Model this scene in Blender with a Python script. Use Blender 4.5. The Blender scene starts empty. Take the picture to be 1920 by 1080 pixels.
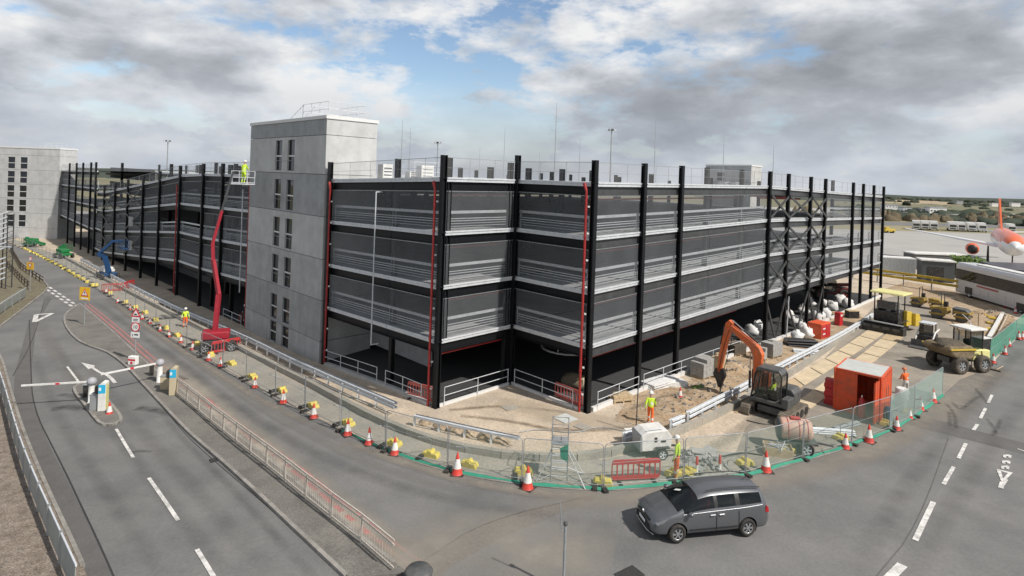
import bpy, bmesh, math, random
from mathutils import Vector, Matrix, noise
random.seed(7)
rad = math.radians
sc = bpy.context.scene
C = sc.collection

# ---------------------------------------------------------------- camera, sky, sun, exposure
FPX, HOR, ROLL, EYE = 1100.0, 334.0, math.atan(.034), 13.4
cam_d = bpy.data.cameras.new('camera'); cam = bpy.data.objects.new('camera', cam_d); C.objects.link(cam)
cam_d.sensor_width = 36; cam_d.lens = 36 * FPX / 1920
cam_d.shift_y = -(540 - HOR) / 1920
cam_d.clip_start = .5; cam_d.clip_end = 9000
cam.location = (0, 0, EYE)
cam.rotation_euler = (Matrix.Rotation(rad(90), 3, 'X') @ Matrix.Rotation(ROLL, 3, 'Z')).to_euler()
sc.camera = cam
SUN_AZ, SUN_EL = rad(-36), rad(47)          # direction towards the sun: to the right and a little behind the camera
sun_dir = Vector((math.cos(SUN_AZ) * math.cos(SUN_EL), math.sin(SUN_AZ) * math.cos(SUN_EL), math.sin(SUN_EL)))
sun_l = bpy.data.lights.new('sun', 'SUN'); sun_l.energy = 4.6; sun_l.angle = rad(1.2); sun_l.color = (1, .94, .86)
sun = bpy.data.objects.new('sun', sun_l); C.objects.link(sun)
sun.rotation_euler = sun_dir.to_track_quat('Z', 'Y').to_euler(); sun.location = (60, -40, 80)
sc.view_settings.view_transform = 'Standard'; sc.view_settings.look = 'None'
sc.view_settings.exposure = 0.0; sc.view_settings.gamma = 1; sc.view_settings.use_curve_mapping = False
sc.cycles.max_bounces = 8; sc.cycles.transparent_max_bounces = 24
sc.cycles.diffuse_bounces = 3; sc.cycles.glossy_bounces = 3

def world():
    w = bpy.data.worlds.new('World'); sc.world = w; w.use_nodes = True
    nt = w.node_tree; N = nt.nodes; L = nt.links; N.clear()
    out = N.new('ShaderNodeOutputWorld'); bg = N.new('ShaderNodeBackground'); L.new(bg.outputs[0], out.inputs[0])
    def node(t, **k):
        n = N.new(t)
        for a, b in k.items(): setattr(n, a, b)
        return n
    def val(n, s):
        for a, b in s.items(): n.inputs[a].default_value = b
        return n
    sky = node('ShaderNodeTexSky', sky_type='NISHITA', sun_disc=False)
    sky.sun_elevation = SUN_EL; sky.sun_rotation = math.pi / 2 - SUN_AZ
    sky.air_density = 1.0; sky.dust_density = .6; sky.ozone_density = 1.3
    skym = node('ShaderNodeVectorMath', operation='SCALE'); L.new(sky.outputs[0], skym.inputs[0]); skym.inputs[3].default_value = .135
    tc = node('ShaderNodeTexCoord'); sep = node('ShaderNodeSeparateXYZ'); L.new(tc.outputs['Generated'], sep.inputs[0])
    def math_(op, a, b=None, clamp=False):
        n = node('ShaderNodeMath', operation=op); n.use_clamp = clamp
        for i, q in enumerate((a, b)):
            if q is None: continue
            if isinstance(q, (int, float)): n.inputs[i].default_value = q
            else: L.new(q, n.inputs[i])
        return n.outputs[0]
    zc = math_('MAXIMUM', sep.outputs[2], 0.0)
    den = math_('ADD', zc, .13)
    u = math_('DIVIDE', sep.outputs[0], den); v = math_('DIVIDE', sep.outputs[1], den)
    comb = node('ShaderNodeCombineXYZ'); L.new(u, comb.inputs[0]); L.new(v, comb.inputs[1])
    def noise_(scale, detail, rough, off, dist=0.0, src=None, stretch=(1, 1, 1)):
        mp = node('ShaderNodeMapping'); L.new(src or comb.outputs[0], mp.inputs[0]); mp.inputs['Location'].default_value = off
        mp.inputs['Scale'].default_value = stretch
        n = node('ShaderNodeTexNoise'); L.new(mp.outputs[0], n.inputs[0])
        val(n, {'Scale': scale, 'Detail': detail, 'Roughness': rough, 'Distortion': dist}); return n.outputs[0]
    def ramp(fac, stops, interp='LINEAR'):
        r = node('ShaderNodeValToRGB'); r.color_ramp.interpolation = interp
        e = r.color_ramp.elements
        while len(e) < len(stops): e.new(.5)
        for q, (p, c) in zip(e, stops): q.position = p; q.color = (*c, 1) if len(c) == 3 else c
        L.new(fac, r.inputs[0]); return r.outputs[0]
    # a second, unflattened direction space keeps the clouds near the horizon lumpy instead of streaked
    dirn = node('ShaderNodeMapping'); L.new(tc.outputs['Generated'], dirn.inputs[0]); dirn.inputs['Scale'].default_value = (1, 1, 2.3)
    D3 = dirn.outputs[0]
    big = noise_(.50, 4, .5, (3.1, 7.7, 0), .2)
    mid = noise_(3.6, 8, .50, (1.3, 4.2, 2.0), .1, D3)
    puff = noise_(9.5, 10, .60, (9.1, 1.2, 5.0), .1, D3)
    dn = node('ShaderNodeVectorMath', operation='DOT_PRODUCT'); L.new(tc.outputs['Generated'], dn.inputs[0])
    g0 = Vector((-.04, 1, .15)).normalized(); dn.inputs[1].default_value = g0
    gap = math_('MULTIPLY', math_('SUBTRACT', dn.outputs['Value'], .93, True), 15.0, True)
    cover = math_('ADD', math_('MULTIPLY', big, .20), math_('MULTIPLY', mid, .40))
    cover = math_('ADD', cover, math_('MULTIPLY', puff, .58))
    cover = math_('SUBTRACT', cover, math_('MULTIPLY', gap, .075))
    mask = ramp(cover, [(.465, (0, 0, 0)), (.515, (.62, .62, .62)), (.575, (1, 1, 1))])
    tone = math_('ADD', math_('MULTIPLY', noise_(3.0, 6, .45, (1.35, 4.2, 2.06), .1, D3), .66), math_('MULTIPLY', noise_(8.5, 9, .57, (9.1, 1.2, 5.1), .1, D3), .34))
    tone = math_('SUBTRACT', math_('ADD', tone, math_('MULTIPLY', zc, .13)), math_('MULTIPLY', gap, .05))
    cloud = ramp(tone, [(.42, (.88, .88, .88)), (.48, (.66, .69, .73)), (.545, (.45, .475, .52)), (.64, (.30, .32, .355))])
    hz = ramp(zc, [(0.0, (1, 1, 1)), (.06, (.75, .75, .75)), (.16, (0, 0, 0))])
    low = ramp(mid, [(.40, (.64, .69, .76)), (.60, (.38, .42, .49))])
    m0 = node('ShaderNodeMixRGB'); L.new(math_('MULTIPLY', hz, .75), m0.inputs[0]); L.new(cloud, m0.inputs[1]); L.new(low, m0.inputs[2])
    m1 = node('ShaderNodeMixRGB'); L.new(math_('MAXIMUM', mask, math_('MULTIPLY', hz, .95)), m1.inputs[0]); L.new(skym.outputs[0], m1.inputs[1]); L.new(m0.outputs[0], m1.inputs[2])
    L.new(m1.outputs[0], bg.inputs[0]); bg.inputs[1].default_value = 1.0
world()

# ---------------------------------------------------------------- ground height and places
def sstep(a, b, x):
    t = min(1, max(0, (x - a) / (b - a))); return t * t * (3 - 2 * t)
def gz(X, Y):
    l = max(0, -X - 4); r = max(0, X - 6)
    return sstep(16, 34, Y) * (-1.0 * sstep(0, 14, l) - .03 * max(0, min(l, 90) - 14) - .9 * sstep(0, 30, r))
def ray(x, y):
    dx = x - 960; dy = y - HOR; c = math.cos(ROLL); s = math.sin(ROLL)
    return (dx * c + dy * s) / FPX, (-dx * s + dy * c) / FPX
def G(x, y, h=0.0):
    """the point of the ground (raised by h) seen at a place of the photograph"""
    u, v = ray(x, y); z = h
    for i in range(14):
        Y = (EYE - z) / v; z = gz(u * Y, Y) + h
    return Vector((u * Y, Y, z))
def D(x, y, Y):
    u, v = ray(x, y); return Vector((u * Y, Y, EYE - v * Y))
def onground(X, Y, h=0): return Vector((X, Y, gz(X, Y) + h))
def head(p, q): return math.atan2(q[1] - p[1], q[0] - p[0])

# ---------------------------------------------------------------- materials
MATS = {}
def mat(name, col, rough=.6, metal=0.0, var=.12, scale=6.0, bump=.0, spec=.5, dirt=None, dirt_amt=.5, dirt_scale=1.2,
        coat=0.0, alpha=1.0, trans=0.0, emit=0.0, fine=None, streak=False, detail=6):
    if name in MATS: return MATS[name]
    m = bpy.data.materials.new(name); m.use_nodes = True; nt = m.node_tree; N = nt.nodes; L = nt.links
    b = N['Principled BSDF']; MATS[name] = m
    b.inputs['Roughness'].default_value = rough; b.inputs['Metallic'].default_value = metal
    b.inputs['Specular IOR Level'].default_value = spec; b.inputs['Coat Weight'].default_value = coat
    tc = N.new('ShaderNodeTexCoord'); geo = N.new('ShaderNodeNewGeometry')
    src = geo.outputs['Position']
    n = N.new('ShaderNodeTexNoise'); n.inputs['Scale'].default_value = scale; n.inputs['Detail'].default_value = detail
    if streak:
        mp = N.new('ShaderNodeMapping'); mp.inputs['Scale'].default_value = (1, 1, .12); L.new(src, mp.inputs[0]); L.new(mp.outputs[0], n.inputs[0])
    else: L.new(src, n.inputs[0])
    mix = N.new('ShaderNodeMixRGB'); mix.blend_type = 'MULTIPLY'; mix.inputs[0].default_value = 1
    r = N.new('ShaderNodeMapRange'); L.new(n.outputs[0], r.inputs[0]); r.inputs[1].default_value = .25; r.inputs[2].default_value = .75
    r.inputs[3].default_value = 1 - var; r.inputs[4].default_value = 1 + var
    mix.inputs[1].default_value = (*col, 1); L.new(r.outputs[0], mix.inputs[2]); last = mix.outputs[0]
    if dirt:
        n2 = N.new('ShaderNodeTexNoise'); n2.inputs['Scale'].default_value = dirt_scale; n2.inputs['Detail'].default_value = 8; n2.inputs['Roughness'].default_value = .65
        L.new(src, n2.inputs[0])
        r2 = N.new('ShaderNodeMapRange'); L.new(n2.outputs[0], r2.inputs[0]); r2.inputs[1].default_value = .42; r2.inputs[2].default_value = .66
        r2.inputs[3].default_value = 0; r2.inputs[4].default_value = dirt_amt
        mx = N.new('ShaderNodeMixRGB'); L.new(r2.outputs[0], mx.inputs[0]); L.new(last, mx.inputs[1]); mx.inputs[2].default_value = (*dirt, 1); last = mx.outputs[0]
    if fine:
        n3 = N.new('ShaderNodeTexNoise'); n3.inputs['Scale'].default_value = fine[0]; n3.inputs['Detail'].default_value = 3; L.new(src, n3.inputs[0])
        r3 = N.new('ShaderNodeMapRange'); L.new(n3.outputs[0], r3.inputs[0]); r3.inputs[1].default_value = .3; r3.inputs[2].default_value = .7
        r3.inputs[3].default_value = 1 - fine[1]; r3.inputs[4].default_value = 1 + fine[1]
        m3 = N.new('ShaderNodeMixRGB'); m3.blend_type = 'MULTIPLY'; m3.inputs[0].default_value = 1; L.new(last, m3.inputs[1]); L.new(r3.outputs[0], m3.inputs[2]); last = m3.outputs[0]
    L.new(last, b.inputs['Base Color'])
    if bump:
        bp = N.new('ShaderNodeBump'); bp.inputs['Strength'].default_value = bump; bp.inputs['Distance'].default_value = .02
        n4 = N.new('ShaderNodeTexNoise'); n4.inputs['Scale'].default_value = 22; n4.inputs['Detail'].default_value = 5; L.new(src, n4.inputs[0])
        L.new(n4.outputs[0], bp.inputs['Height']); L.new(bp.outputs[0], b.inputs['Normal'])
    if alpha < 1: b.inputs['Alpha'].default_value = alpha
    if trans: b.inputs['Transmission Weight'].default_value = trans
    return m
M = {}
def dm(key, *a, **k): M[key] = mat(key, *a, **k)
dm('asphalt', (.150, .149, .147), .9, var=.18, scale=.35, dirt=(.205, .20, .195), dirt_amt=.75, dirt_scale=.22, fine=(9, .09), bump=.2)
dm('asphalt_patch', (.115, .111, .108), .92, var=.15, scale=.9, dirt=(.13, .125, .12), dirt_amt=.6, fine=(11, .1), bump=.2)
dm('asphalt_pale', (.25, .225, .19), .9, var=.18, scale=.7, dirt=(.36, .31, .25), dirt_amt=.6, dirt_scale=.5, fine=(10, .1), bump=.2)
dm('pavement', (.15, .142, .128), .9, var=.18, scale=.8, dirt=(.22, .205, .18), dirt_amt=.6, dirt_scale=.6, fine=(14, .25), bump=.3)
dm('sealant', (.035, .035, .035), .7, var=.3)
dm('kerb', (.30, .285, .26), .85, var=.2, scale=3, dirt=(.12, .11, .1), dirt_amt=.6)
dm('paint', (.72, .71, .68), .7, var=.10, scale=5, dirt=(.25, .24, .23), dirt_amt=.75, dirt_scale=3)
dm('red_line', (.38, .16, .145), .75, var=.2, scale=4, dirt=(.2, .18, .17), dirt_amt=.7, dirt_scale=1.5)
dm('yard', (.52, .43, .33), .95, var=.22, scale=.5, dirt=(.40, .345, .28), dirt_amt=.8, dirt_scale=.35, fine=(7, .2), bump=.6)
dm('yard_concrete', (.30, .285, .25), .92, var=.15, scale=.7, dirt=(.37, .335, .275), dirt_amt=.8, dirt_scale=.45, fine=(8, .14), bump=.3)
dm('sand', (.33, .235, .145), .97, var=.3, scale=1.2, dirt=(.46, .37, .27), dirt_amt=.8, dirt_scale=.9, fine=(6, .3), bump=1.0)
dm('gravel', (.19, .155, .125), .97, var=.3, scale=2.5, dirt=(.30, .26, .22), dirt_amt=.7, dirt_scale=2.2, fine=(18, .5), bump=1.0)
dm('verge', (.17, .14, .10), .97, var=.3, scale=1.2, dirt=(.13, .14, .07), dirt_amt=.7, fine=(9, .35), bump=.8)
dm('far_ground', (.19, .17, .11), .97, var=.25, scale=.02, dirt=(.13, .14, .07), dirt_amt=.8, dirt_scale=.008)
dm('apron', (.37, .36, .34), .9, var=.08, scale=.05, dirt=(.30, .29, .28), dirt_amt=.6, dirt_scale=.12)
dm('grass_dry', (.27, .235, .14), .97, var=.25, scale=.06, dirt=(.17, .18, .09), dirt_amt=.7, dirt_scale=.03)
dm('steel_black', (.007, .008, .010), .5, metal=0, var=.3, scale=3, spec=.3)
dm('steel_dark', (.055, .057, .060), .45, var=.25, scale=2)
dm('galv', (.62, .65, .68), .45, metal=.15, var=.14, scale=3.0)
dm('galv_dull', (.34, .36, .37), .5, metal=.3, var=.15, scale=4)
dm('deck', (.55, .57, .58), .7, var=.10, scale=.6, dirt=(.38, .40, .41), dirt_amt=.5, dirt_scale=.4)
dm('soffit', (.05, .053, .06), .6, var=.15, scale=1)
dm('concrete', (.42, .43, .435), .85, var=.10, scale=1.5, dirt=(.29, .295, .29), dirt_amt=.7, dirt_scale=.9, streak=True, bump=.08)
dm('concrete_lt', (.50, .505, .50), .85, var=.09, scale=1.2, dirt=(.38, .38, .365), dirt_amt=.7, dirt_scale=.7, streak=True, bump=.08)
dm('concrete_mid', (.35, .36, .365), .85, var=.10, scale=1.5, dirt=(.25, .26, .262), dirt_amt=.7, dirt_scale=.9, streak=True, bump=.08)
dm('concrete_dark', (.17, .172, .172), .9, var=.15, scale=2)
dm('white_cap', (.66, .66, .65), .6, var=.06)
dm('glass', (.012, .015, .018), .06, spec=.8, var=.2, scale=.8)
dm('frame_dark', (.03, .032, .035), .4, var=.1)
dm('pipe_red', (.36, .03, .028), .4, var=.15, scale=3)
dm('red_plastic', (.52, .025, .03), .45, var=.15, scale=4, dirt=(.3, .09, .08), dirt_amt=.4)
dm('red_faded', (.42, .10, .085), .6, var=.2, scale=4)
dm('cone_red', (.62, .05, .035), .5, var=.18, scale=9, dirt=(.3, .08, .06), dirt_amt=.5, dirt_scale=4)
dm('cone_white', (.74, .73, .70), .5, var=.1, scale=9, dirt=(.5, .47, .43), dirt_amt=.5, dirt_scale=4)
dm('rubber', (.025, .024, .023), .8, var=.3, scale=5, dirt=(.12, .10, .08), dirt_amt=.45, dirt_scale=3)
dm('yellow', (.62, .44, .035), .55, var=.15, scale=5, dirt=(.35, .28, .12), dirt_amt=.5, dirt_scale=3)
dm('yellow_block', (.66, .54, .10), .7, var=.18, scale=6, dirt=(.40, .36, .20), dirt_amt=.6, dirt_scale=4)
dm('yellow_pale', (.72, .68, .30), .5, var=.1, scale=4)
dm('orange', (.72, .13, .022), .5, var=.18, scale=4, dirt=(.30, .15, .09), dirt_amt=.6, dirt_scale=2.5, coat=.2)
dm('orange_box', (.74, .10, .03), .55, var=.15, scale=3, dirt=(.42, .12, .07), dirt_amt=.6, dirt_scale=2)
dm('machine_grey', (.075, .08, .085), .5, var=.2, scale=4, dirt=(.20, .18, .15), dirt_amt=.4, dirt_scale=3)
dm('machine_black', (.018, .018, .02), .5, var=.3, scale=4, dirt=(.11, .10, .085), dirt_amt=.45, dirt_scale=3)
dm('track_mud', (.17, .145, .115), .95, var=.3, scale=7, dirt=(.3, .26, .2), dirt_amt=.6, dirt_scale=5, bump=.6)
dm('white', (.76, .76, .74), .5, var=.08, dirt=(.52, .50, .46), dirt_amt=.6, dirt_scale=2)
dm('white_bag', (.74, .74, .73), .8, var=.12, scale=5, dirt=(.55, .54, .52), dirt_amt=.5, dirt_scale=3, bump=.6)
dm('chrome', (.7, .7, .72), .18, metal=1, var=.05)
dm('car_paint', (.14, .147, .158), .30, metal=.5, var=.03, coat=.8)
dm('car_trim', (.016, .016, .017), .5, var=.1)
dm('tail_red', (.45, .01, .015), .2, var=.1, coat=.6)
dm('lamp_clear', (.28, .29, .31), .12, metal=.5, var=.1)
dm('blue', (.015, .06, .16), .45, var=.15, scale=3)
dm('blue_sign', (.03, .42, .68), .45, var=.05)
dm('green', (.015, .17, .05), .5, var=.15, scale=3)
dm('teal', (.03, .24, .16), .7, var=.15, scale=4)
dm('boom_red', (.33, .02, .035), .45, var=.15, scale=3)
dm('timber', (.52, .40, .25), .85, var=.18, scale=4, dirt=(.36, .27, .17), dirt_amt=.5, dirt_scale=5)
dm('ply', (.60, .49, .33), .85, var=.12, scale=1.8, dirt=(.44, .36, .26), dirt_amt=.65, dirt_scale=1.3)
dm('blockwork', (.34, .335, .32), .92, var=.2, scale=5)
dm('stone', (.23, .23, .215), .9, var=.3, scale=5, bump=.5)
dm('skin', (.50, .29, .20), .6, var=.06)
dm('hiviz_yellow', (.58, .80, .05), .7, var=.1, scale=12)
dm('hiviz_orange', (.86, .16, .03), .7, var=.1, scale=12)
dm('reflect', (.72, .72, .68), .35, var=.05)
dm('navy', (.02, .025, .05), .8, var=.1)
dm('boot', (.03, .025, .02), .8, var=.1)
dm('hair', (.04, .025, .015), .8, var=.1)
dm('sign_yellow', (.82, .50, .02), .4, var=.04)
dm('sign_white', (.80, .80, .79), .4, var=.04)
dm('sign_red', (.62, .03, .04), .4, var=.04)
dm('ink', (.02, .02, .02), .6, var=.05)
dm('hills', (.035, .05, .032), .97, var=.3, scale=.01, dirt=(.06, .065, .04), dirt_amt=.7, dirt_scale=.006)
dm('foliage', (.05, .065, .028), .9, var=.35, scale=.6)
dm('foliage_far', (.04, .052, .035), .95, var=.35, scale=.05)
dm('bark', (.10, .08, .06), .9, var=.2)
dm('field', (.36, .29, .19), .97, var=.12, scale=.02)
dm('plane_white', (.76, .77, .78), .3, var=.03, coat=.3)
dm('plane_orange', (.78, .16, .06), .3, var=.03, coat=.3)
dm('coach_paint', (.60, .60, .61), .3, var=.05, scale=.5, coat=.3)
dm('roof_dark', (.035, .035, .045), .35, var=.2, scale=.5)
dm('cream', (.50, .43, .30), .7, var=.1, scale=3)
dm('pink_drum', (.60, .38, .30), .6, var=.15, scale=4, dirt=(.42, .32, .26), dirt_amt=.6, dirt_scale=3)
dm('black_pipe', (.02, .02, .022), .35, var=.2)
dm('soil', (.09, .075, .055), .97, var=.3, scale=4, dirt=(.15, .12, .09), dirt_amt=.6, dirt_scale=4, bump=1)
dm('slab_pale', (.50, .52, .50), .8, var=.1, scale=3)

dm('bank', (.13, .105, .065), .97, var=.3, scale=.3)
dm('grass_leaf', (.10, .16, .03), .8, var=.3)
dm('fence_dark', (.07, .08, .085), .6, var=.15)
dm('maroon', (.12, .02, .02), .5, var=.2); dm('skip_mud', (.16, .12, .07), .9, var=.3, scale=4, dirt=(.30, .24, .16), dirt_amt=.6, dirt_scale=3)
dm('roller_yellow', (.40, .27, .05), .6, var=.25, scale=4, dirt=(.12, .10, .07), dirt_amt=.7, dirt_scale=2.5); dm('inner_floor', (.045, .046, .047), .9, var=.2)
dm('rim_shadow', (.03, .03, .032), .6)
dm('tyre_mud', (.06, .052, .045), .9, var=.3, scale=6, dirt=(.17, .14, .11), dirt_amt=.6, dirt_scale=3)
dm('repair_brown', (.165, .155, .142), .9, var=.15, fine=(10, .1)); dm('car_bright', (.50, .51, .53), .35, metal=.3)
def net(name, col, opac, rough=.6, cell=None):
    """woven or punched mesh sheet: part of the light passes through its holes"""
    m = bpy.data.materials.new(name); m.use_nodes = True; nt = m.node_tree; N = nt.nodes; L = nt.links
    b = N['Principled BSDF']; b.inputs['Base Color'].default_value = (*col, 1); b.inputs['Roughness'].default_value = rough
    tr = N.new('ShaderNodeBsdfTransparent'); mx = N.new('ShaderNodeMixShader'); out = N['Material Output']
    geo = N.new('ShaderNodeNewGeometry'); n = N.new('ShaderNodeTexNoise'); n.inputs['Scale'].default_value = .7; n.inputs['Detail'].default_value = 4
    L.new(geo.outputs['Position'], n.inputs[0])
    r = N.new('ShaderNodeMapRange'); L.new(n.outputs[0], r.inputs[0]); r.inputs[1].default_value = .3; r.inputs[2].default_value = .7
    r.inputs[3].default_value = opac * .88; r.inputs[4].default_value = min(1, opac * 1.12)
    L.new(r.outputs[0], mx.inputs[0]); L.new(tr.outputs[0], mx.inputs[1]); L.new(b.outputs[0], mx.inputs[2]); L.new(mx.outputs[0], out.inputs[0])
    M[name] = m
net('facade_mesh', (.19, .205, .22), .34)
net('roof_mesh', (.42, .43, .44), .16)
net('fence_mesh', (.36, .37, .36), .13)
net('fence_green', (.24, .38, .32), .17)
net('net_green', (.05, .30, .21), .72)
net('net_grey', (.25, .36, .33), .62)
net('cab_glass', (.03, .05, .04), .35, .05)
net('car_glass', (.012, .016, .018), .62, .03)

# ---------------------------------------------------------------- mesh builder
class MB:
    def __init__(s): s.v = []; s.f = []; s.m = []; s.s = []; s.cm = 0
    def face(s, idx, smooth=False): s.f.append(tuple(idx)); s.m.append(s.cm); s.s.append(smooth)
    def mat(s, i): s.cm = i; return s
    def quad(s, *p):
        b = len(s.v); s.v += [tuple(q) for q in p]; s.face(range(b, b + len(p))); return s
    def hexa(s, p):
        b = len(s.v); s.v += [tuple(q) for q in p]
        for q in ((3, 2, 1, 0), (4, 5, 6, 7), (0, 1, 5, 4), (1, 2, 6, 5), (2, 3, 7, 6), (3, 0, 4, 7)): s.face([b + i for i in q])
        return s
    def box(s, c, d, rz=0.0, tilt=0.0):
        x, y, z = d[0] / 2, d[1] / 2, d[2] / 2
        R = Matrix.Rotation(rz, 3, 'Z') @ Matrix.Rotation(tilt, 3, 'Y') if (rz or tilt) else None
        P = []
        for sz in (-1, 1):
            for sx, sy in ((-1, -1), (1, -1), (1, 1), (-1, 1)):
                q = Vector((sx * x, sy * y, sz * z))
                if R: q = R @ q
                P.append((q.x + c[0], q.y + c[1], q.z + c[2]))
        return s.hexa(P)
    def bar(s, p, q, w, h, up=(0, 0, 1)):
        p = Vector(p); q = Vector(q); d = (q - p)
        if d.length < 1e-6: return s
        d.normalize(); u = Vector(up)
        if abs(d.dot(u)) > .99: u = Vector((1, 0, 0))
        r = d.cross(u).normalized(); u = r.cross(d)
        P = []
        for e in (p, q):
            for a, b in ((-1, -1), (1, -1), (1, 1), (-1, 1)): P.append(e + r * a * w / 2 + u * b * h / 2)
        return s.hexa([P[i] for i in (0, 1, 2, 3, 4, 5, 6, 7)])
    def tube(s, pts, r, n=8, caps=True, closed=False):
        pts = [Vector(p) for p in pts]; k = len(pts); rr = r if isinstance(r, (list, tuple)) else [r] * k
        b0 = len(s.v); prev = None; rings = []
        for i, p in enumerate(pts):
            if closed: t = pts[(i + 1) % k] - pts[i - 1]
            else: t = pts[min(i + 1, k - 1)] - pts[max(i - 1, 0)]
            t.normalize()
            if prev is None:
                u = Vector((0, 0, 1)) if abs(t.z) < .9 else Vector((1, 0, 0)); a = t.cross(u).normalized()
            else: a = (prev - t * prev.dot(t)).normalized()
            prev = a; c = t.cross(a); ring = []
            for j in range(n):
                an = 2 * math.pi * j / n; q = p + (a * math.cos(an) + c * math.sin(an)) * rr[i]
                ring.append(len(s.v)); s.v.append(tuple(q))
            rings.append(ring)
        m = k if closed else k - 1
        for i in range(m):
            A = rings[i]; B = rings[(i + 1) % k]
            for j in range(n): s.face((A[j], A[(j + 1) % n], B[(j + 1) % n], B[j]), True)
        if caps and not closed:
            for ring, fl in ((rings[0], True), (rings[-1], False)):
                b = len(s.v); s.v += [s.v[i] for i in ring]; idx = list(range(b, b + n)); s.face(idx[::-1] if fl else idx)
        return s
    def lathe(s, prof, n=16, o=(0, 0, 0), axis='Z', caps=True):
        rings = []
        for r, z in prof:
            ring = []
            for j in range(n):
                a = 2 * math.pi * j / n; x, y = r * math.cos(a), r * math.sin(a)
                q = (x, y, z) if axis == 'Z' else ((z, x, y) if axis == 'X' else (y, z, x))
                ring.append(len(s.v)); s.v.append((q[0] + o[0], q[1] + o[1], q[2] + o[2]))
            rings.append(ring)
        for A, B in zip(rings, rings[1:]):
            for j in range(n): s.face((A[j], A[(j + 1) % n], B[(j + 1) % n], B[j]), True)
        for ring, fl in ((rings[0], True), (rings[-1], False)) if caps else ():
            b = len(s.v); s.v += [s.v[i] for i in ring]; idx = list(range(b, b + n)); s.face(idx[::-1] if fl else idx)
        return s
    def extr(s, pts, o, U, V, W, smooth=False):
        """a polygon in the U,V plane at o, extruded by W"""
        o = Vector(o); U = Vector(U); V = Vector(V); W = Vector(W); n = len(pts)
        A = [o + U * a + V * b for a, b in pts]; b = len(s.v)
        s.v += [tuple(q) for q in A] + [tuple(q + W) for q in A]
        s.face(range(b, b + n)); s.face(range(b + 2 * n - 1, b + n - 1, -1))
        for i in range(n): s.face((b + (i + 1) % n, b + i, b + n + i, b + n + (i + 1) % n), smooth)
        return s
    def side(s, pts, y0, y1):
        """outline in the x,z plane given thickness along y"""
        return s.extr(pts, (0, y0, 0), (1, 0, 0), (0, 0, 1), (0, y1 - y0, 0))
    def blob(s, c, r, seed=0, n=10, m=7, amp=.25, flat=-1):
        rnd = Vector((seed * 3.7, seed * 1.3, seed * .7)); rings = []
        for i in range(m + 1):
            t = math.pi * i / m; ring = []
            for j in range(n):
                a = 2 * math.pi * j / n; d = Vector((math.sin(t) * math.cos(a), math.sin(t) * math.sin(a), math.cos(t)))
                k = 1 + amp * noise.noise(d * 1.7 + rnd); z = max(flat, d.z * k)
                ring.append(len(s.v)); s.v.append((c[0] + d.x * k * r[0], c[1] + d.y * k * r[1], c[2] + z * r[2]))
            rings.append(ring)
        for A, B in zip(rings, rings[1:]):
            for j in range(n): s.face((A[j], B[j], B[(j + 1) % n], A[(j + 1) % n]), True)
        return s
    def mesh(s, name, mats):
        me = bpy.data.meshes.new(name); me.from_pydata(s.v, [], s.f)
        for q in (mats if isinstance(mats, (list, tuple)) else [mats]): me.materials.append(q if not isinstance(q, str) else M[q])
        me.polygons.foreach_set('material_index', s.m); me.polygons.foreach_set('use_smooth', s.s); me.update(); return me
    def build(s, name, mats, parent=None, bevel=0, label=None, **k):
        o = bpy.data.objects.new(name, s.mesh(name, mats)); C.objects.link(o)
        if parent: o.parent = parent
        if bevel:
            md = o.modifiers.new('bevel', 'BEVEL'); md.width = bevel; md.segments = 2; md.limit_method = 'ANGLE'
        if label: o['label'] = label
        for a, b in k.items(): o[a] = b
        return o
def inst(name, me, parent, loc=(0, 0, 0), rz=0):
    o = bpy.data.objects.new(name, me); C.objects.link(o); o.parent = parent; o.location = loc; o.rotation_euler = (0, 0, rz); return o
def thing(name, label, cat, loc=(0, 0, 0), rz=0, group=None):
    o = bpy.data.objects.new(name, None); C.objects.link(o); o.location = loc; o.rotation_euler = (0, 0, rz)
    o.empty_display_size = .2
    return tag(o, label, cat, group)
def tag(o, label, cat, group=None):
    o['label'] = label; o['category'] = cat
    if group: o['group'] = group
    return o
def structure(o): o['kind'] = 'structure'; return o
def kids(o): return [q for q in o_children.get(o.name, ())]
def dup(root, loc, rz, label=None, group=None, scale=None):
    """a copy of a thing with copies of its parts and sub-parts (mesh data shared)"""
    r = root.copy(); C.objects.link(r); r.location = loc; r.rotation_euler = (0, 0, rz)
    if label: r['label'] = label
    if group: r['group'] = group
    if scale: r.scale = (scale,) * 3
    for ch in TREE[root.name]:
        c = ch.copy(); C.objects.link(c); c.parent = r
        for g in TREE.get(ch.name, ()):
            d = g.copy(); C.objects.link(d); d.parent = c
    return r
TREE = {}
def learn(root):
    """remember a finished thing's parts, so that copies need not search the scene"""
    allo = list(C.objects)
    TREE[root.name] = [o for o in allo if o.parent is root]
    for ch in TREE[root.name]: TREE[ch.name] = [o for o in allo if o.parent is ch]
ORD = ['first', 'second', 'third', 'fourth', 'fifth', 'sixth', 'seventh', 'eighth', 'ninth', 'tenth', 'eleventh', 'twelfth', 'thirteenth', 'fourteenth',
       'fifteenth', 'sixteenth', 'seventeenth', 'eighteenth', 'nineteenth', 'twentieth', 'twenty-first', 'twenty-second', 'twenty-third', 'twenty-fourth', 'twenty-fifth',
       'twenty-sixth', 'twenty-seventh', 'twenty-eighth', 'twenty-ninth', 'thirtieth', 'thirty-first', 'thirty-second', 'thirty-third', 'thirty-fourth', 'thirty-fifth',
       'thirty-sixth', 'thirty-seventh', 'thirty-eighth', 'thirty-ninth', 'fortieth', 'forty-first', 'forty-second', 'forty-third', 'forty-fourth', 'forty-fifth']
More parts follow.
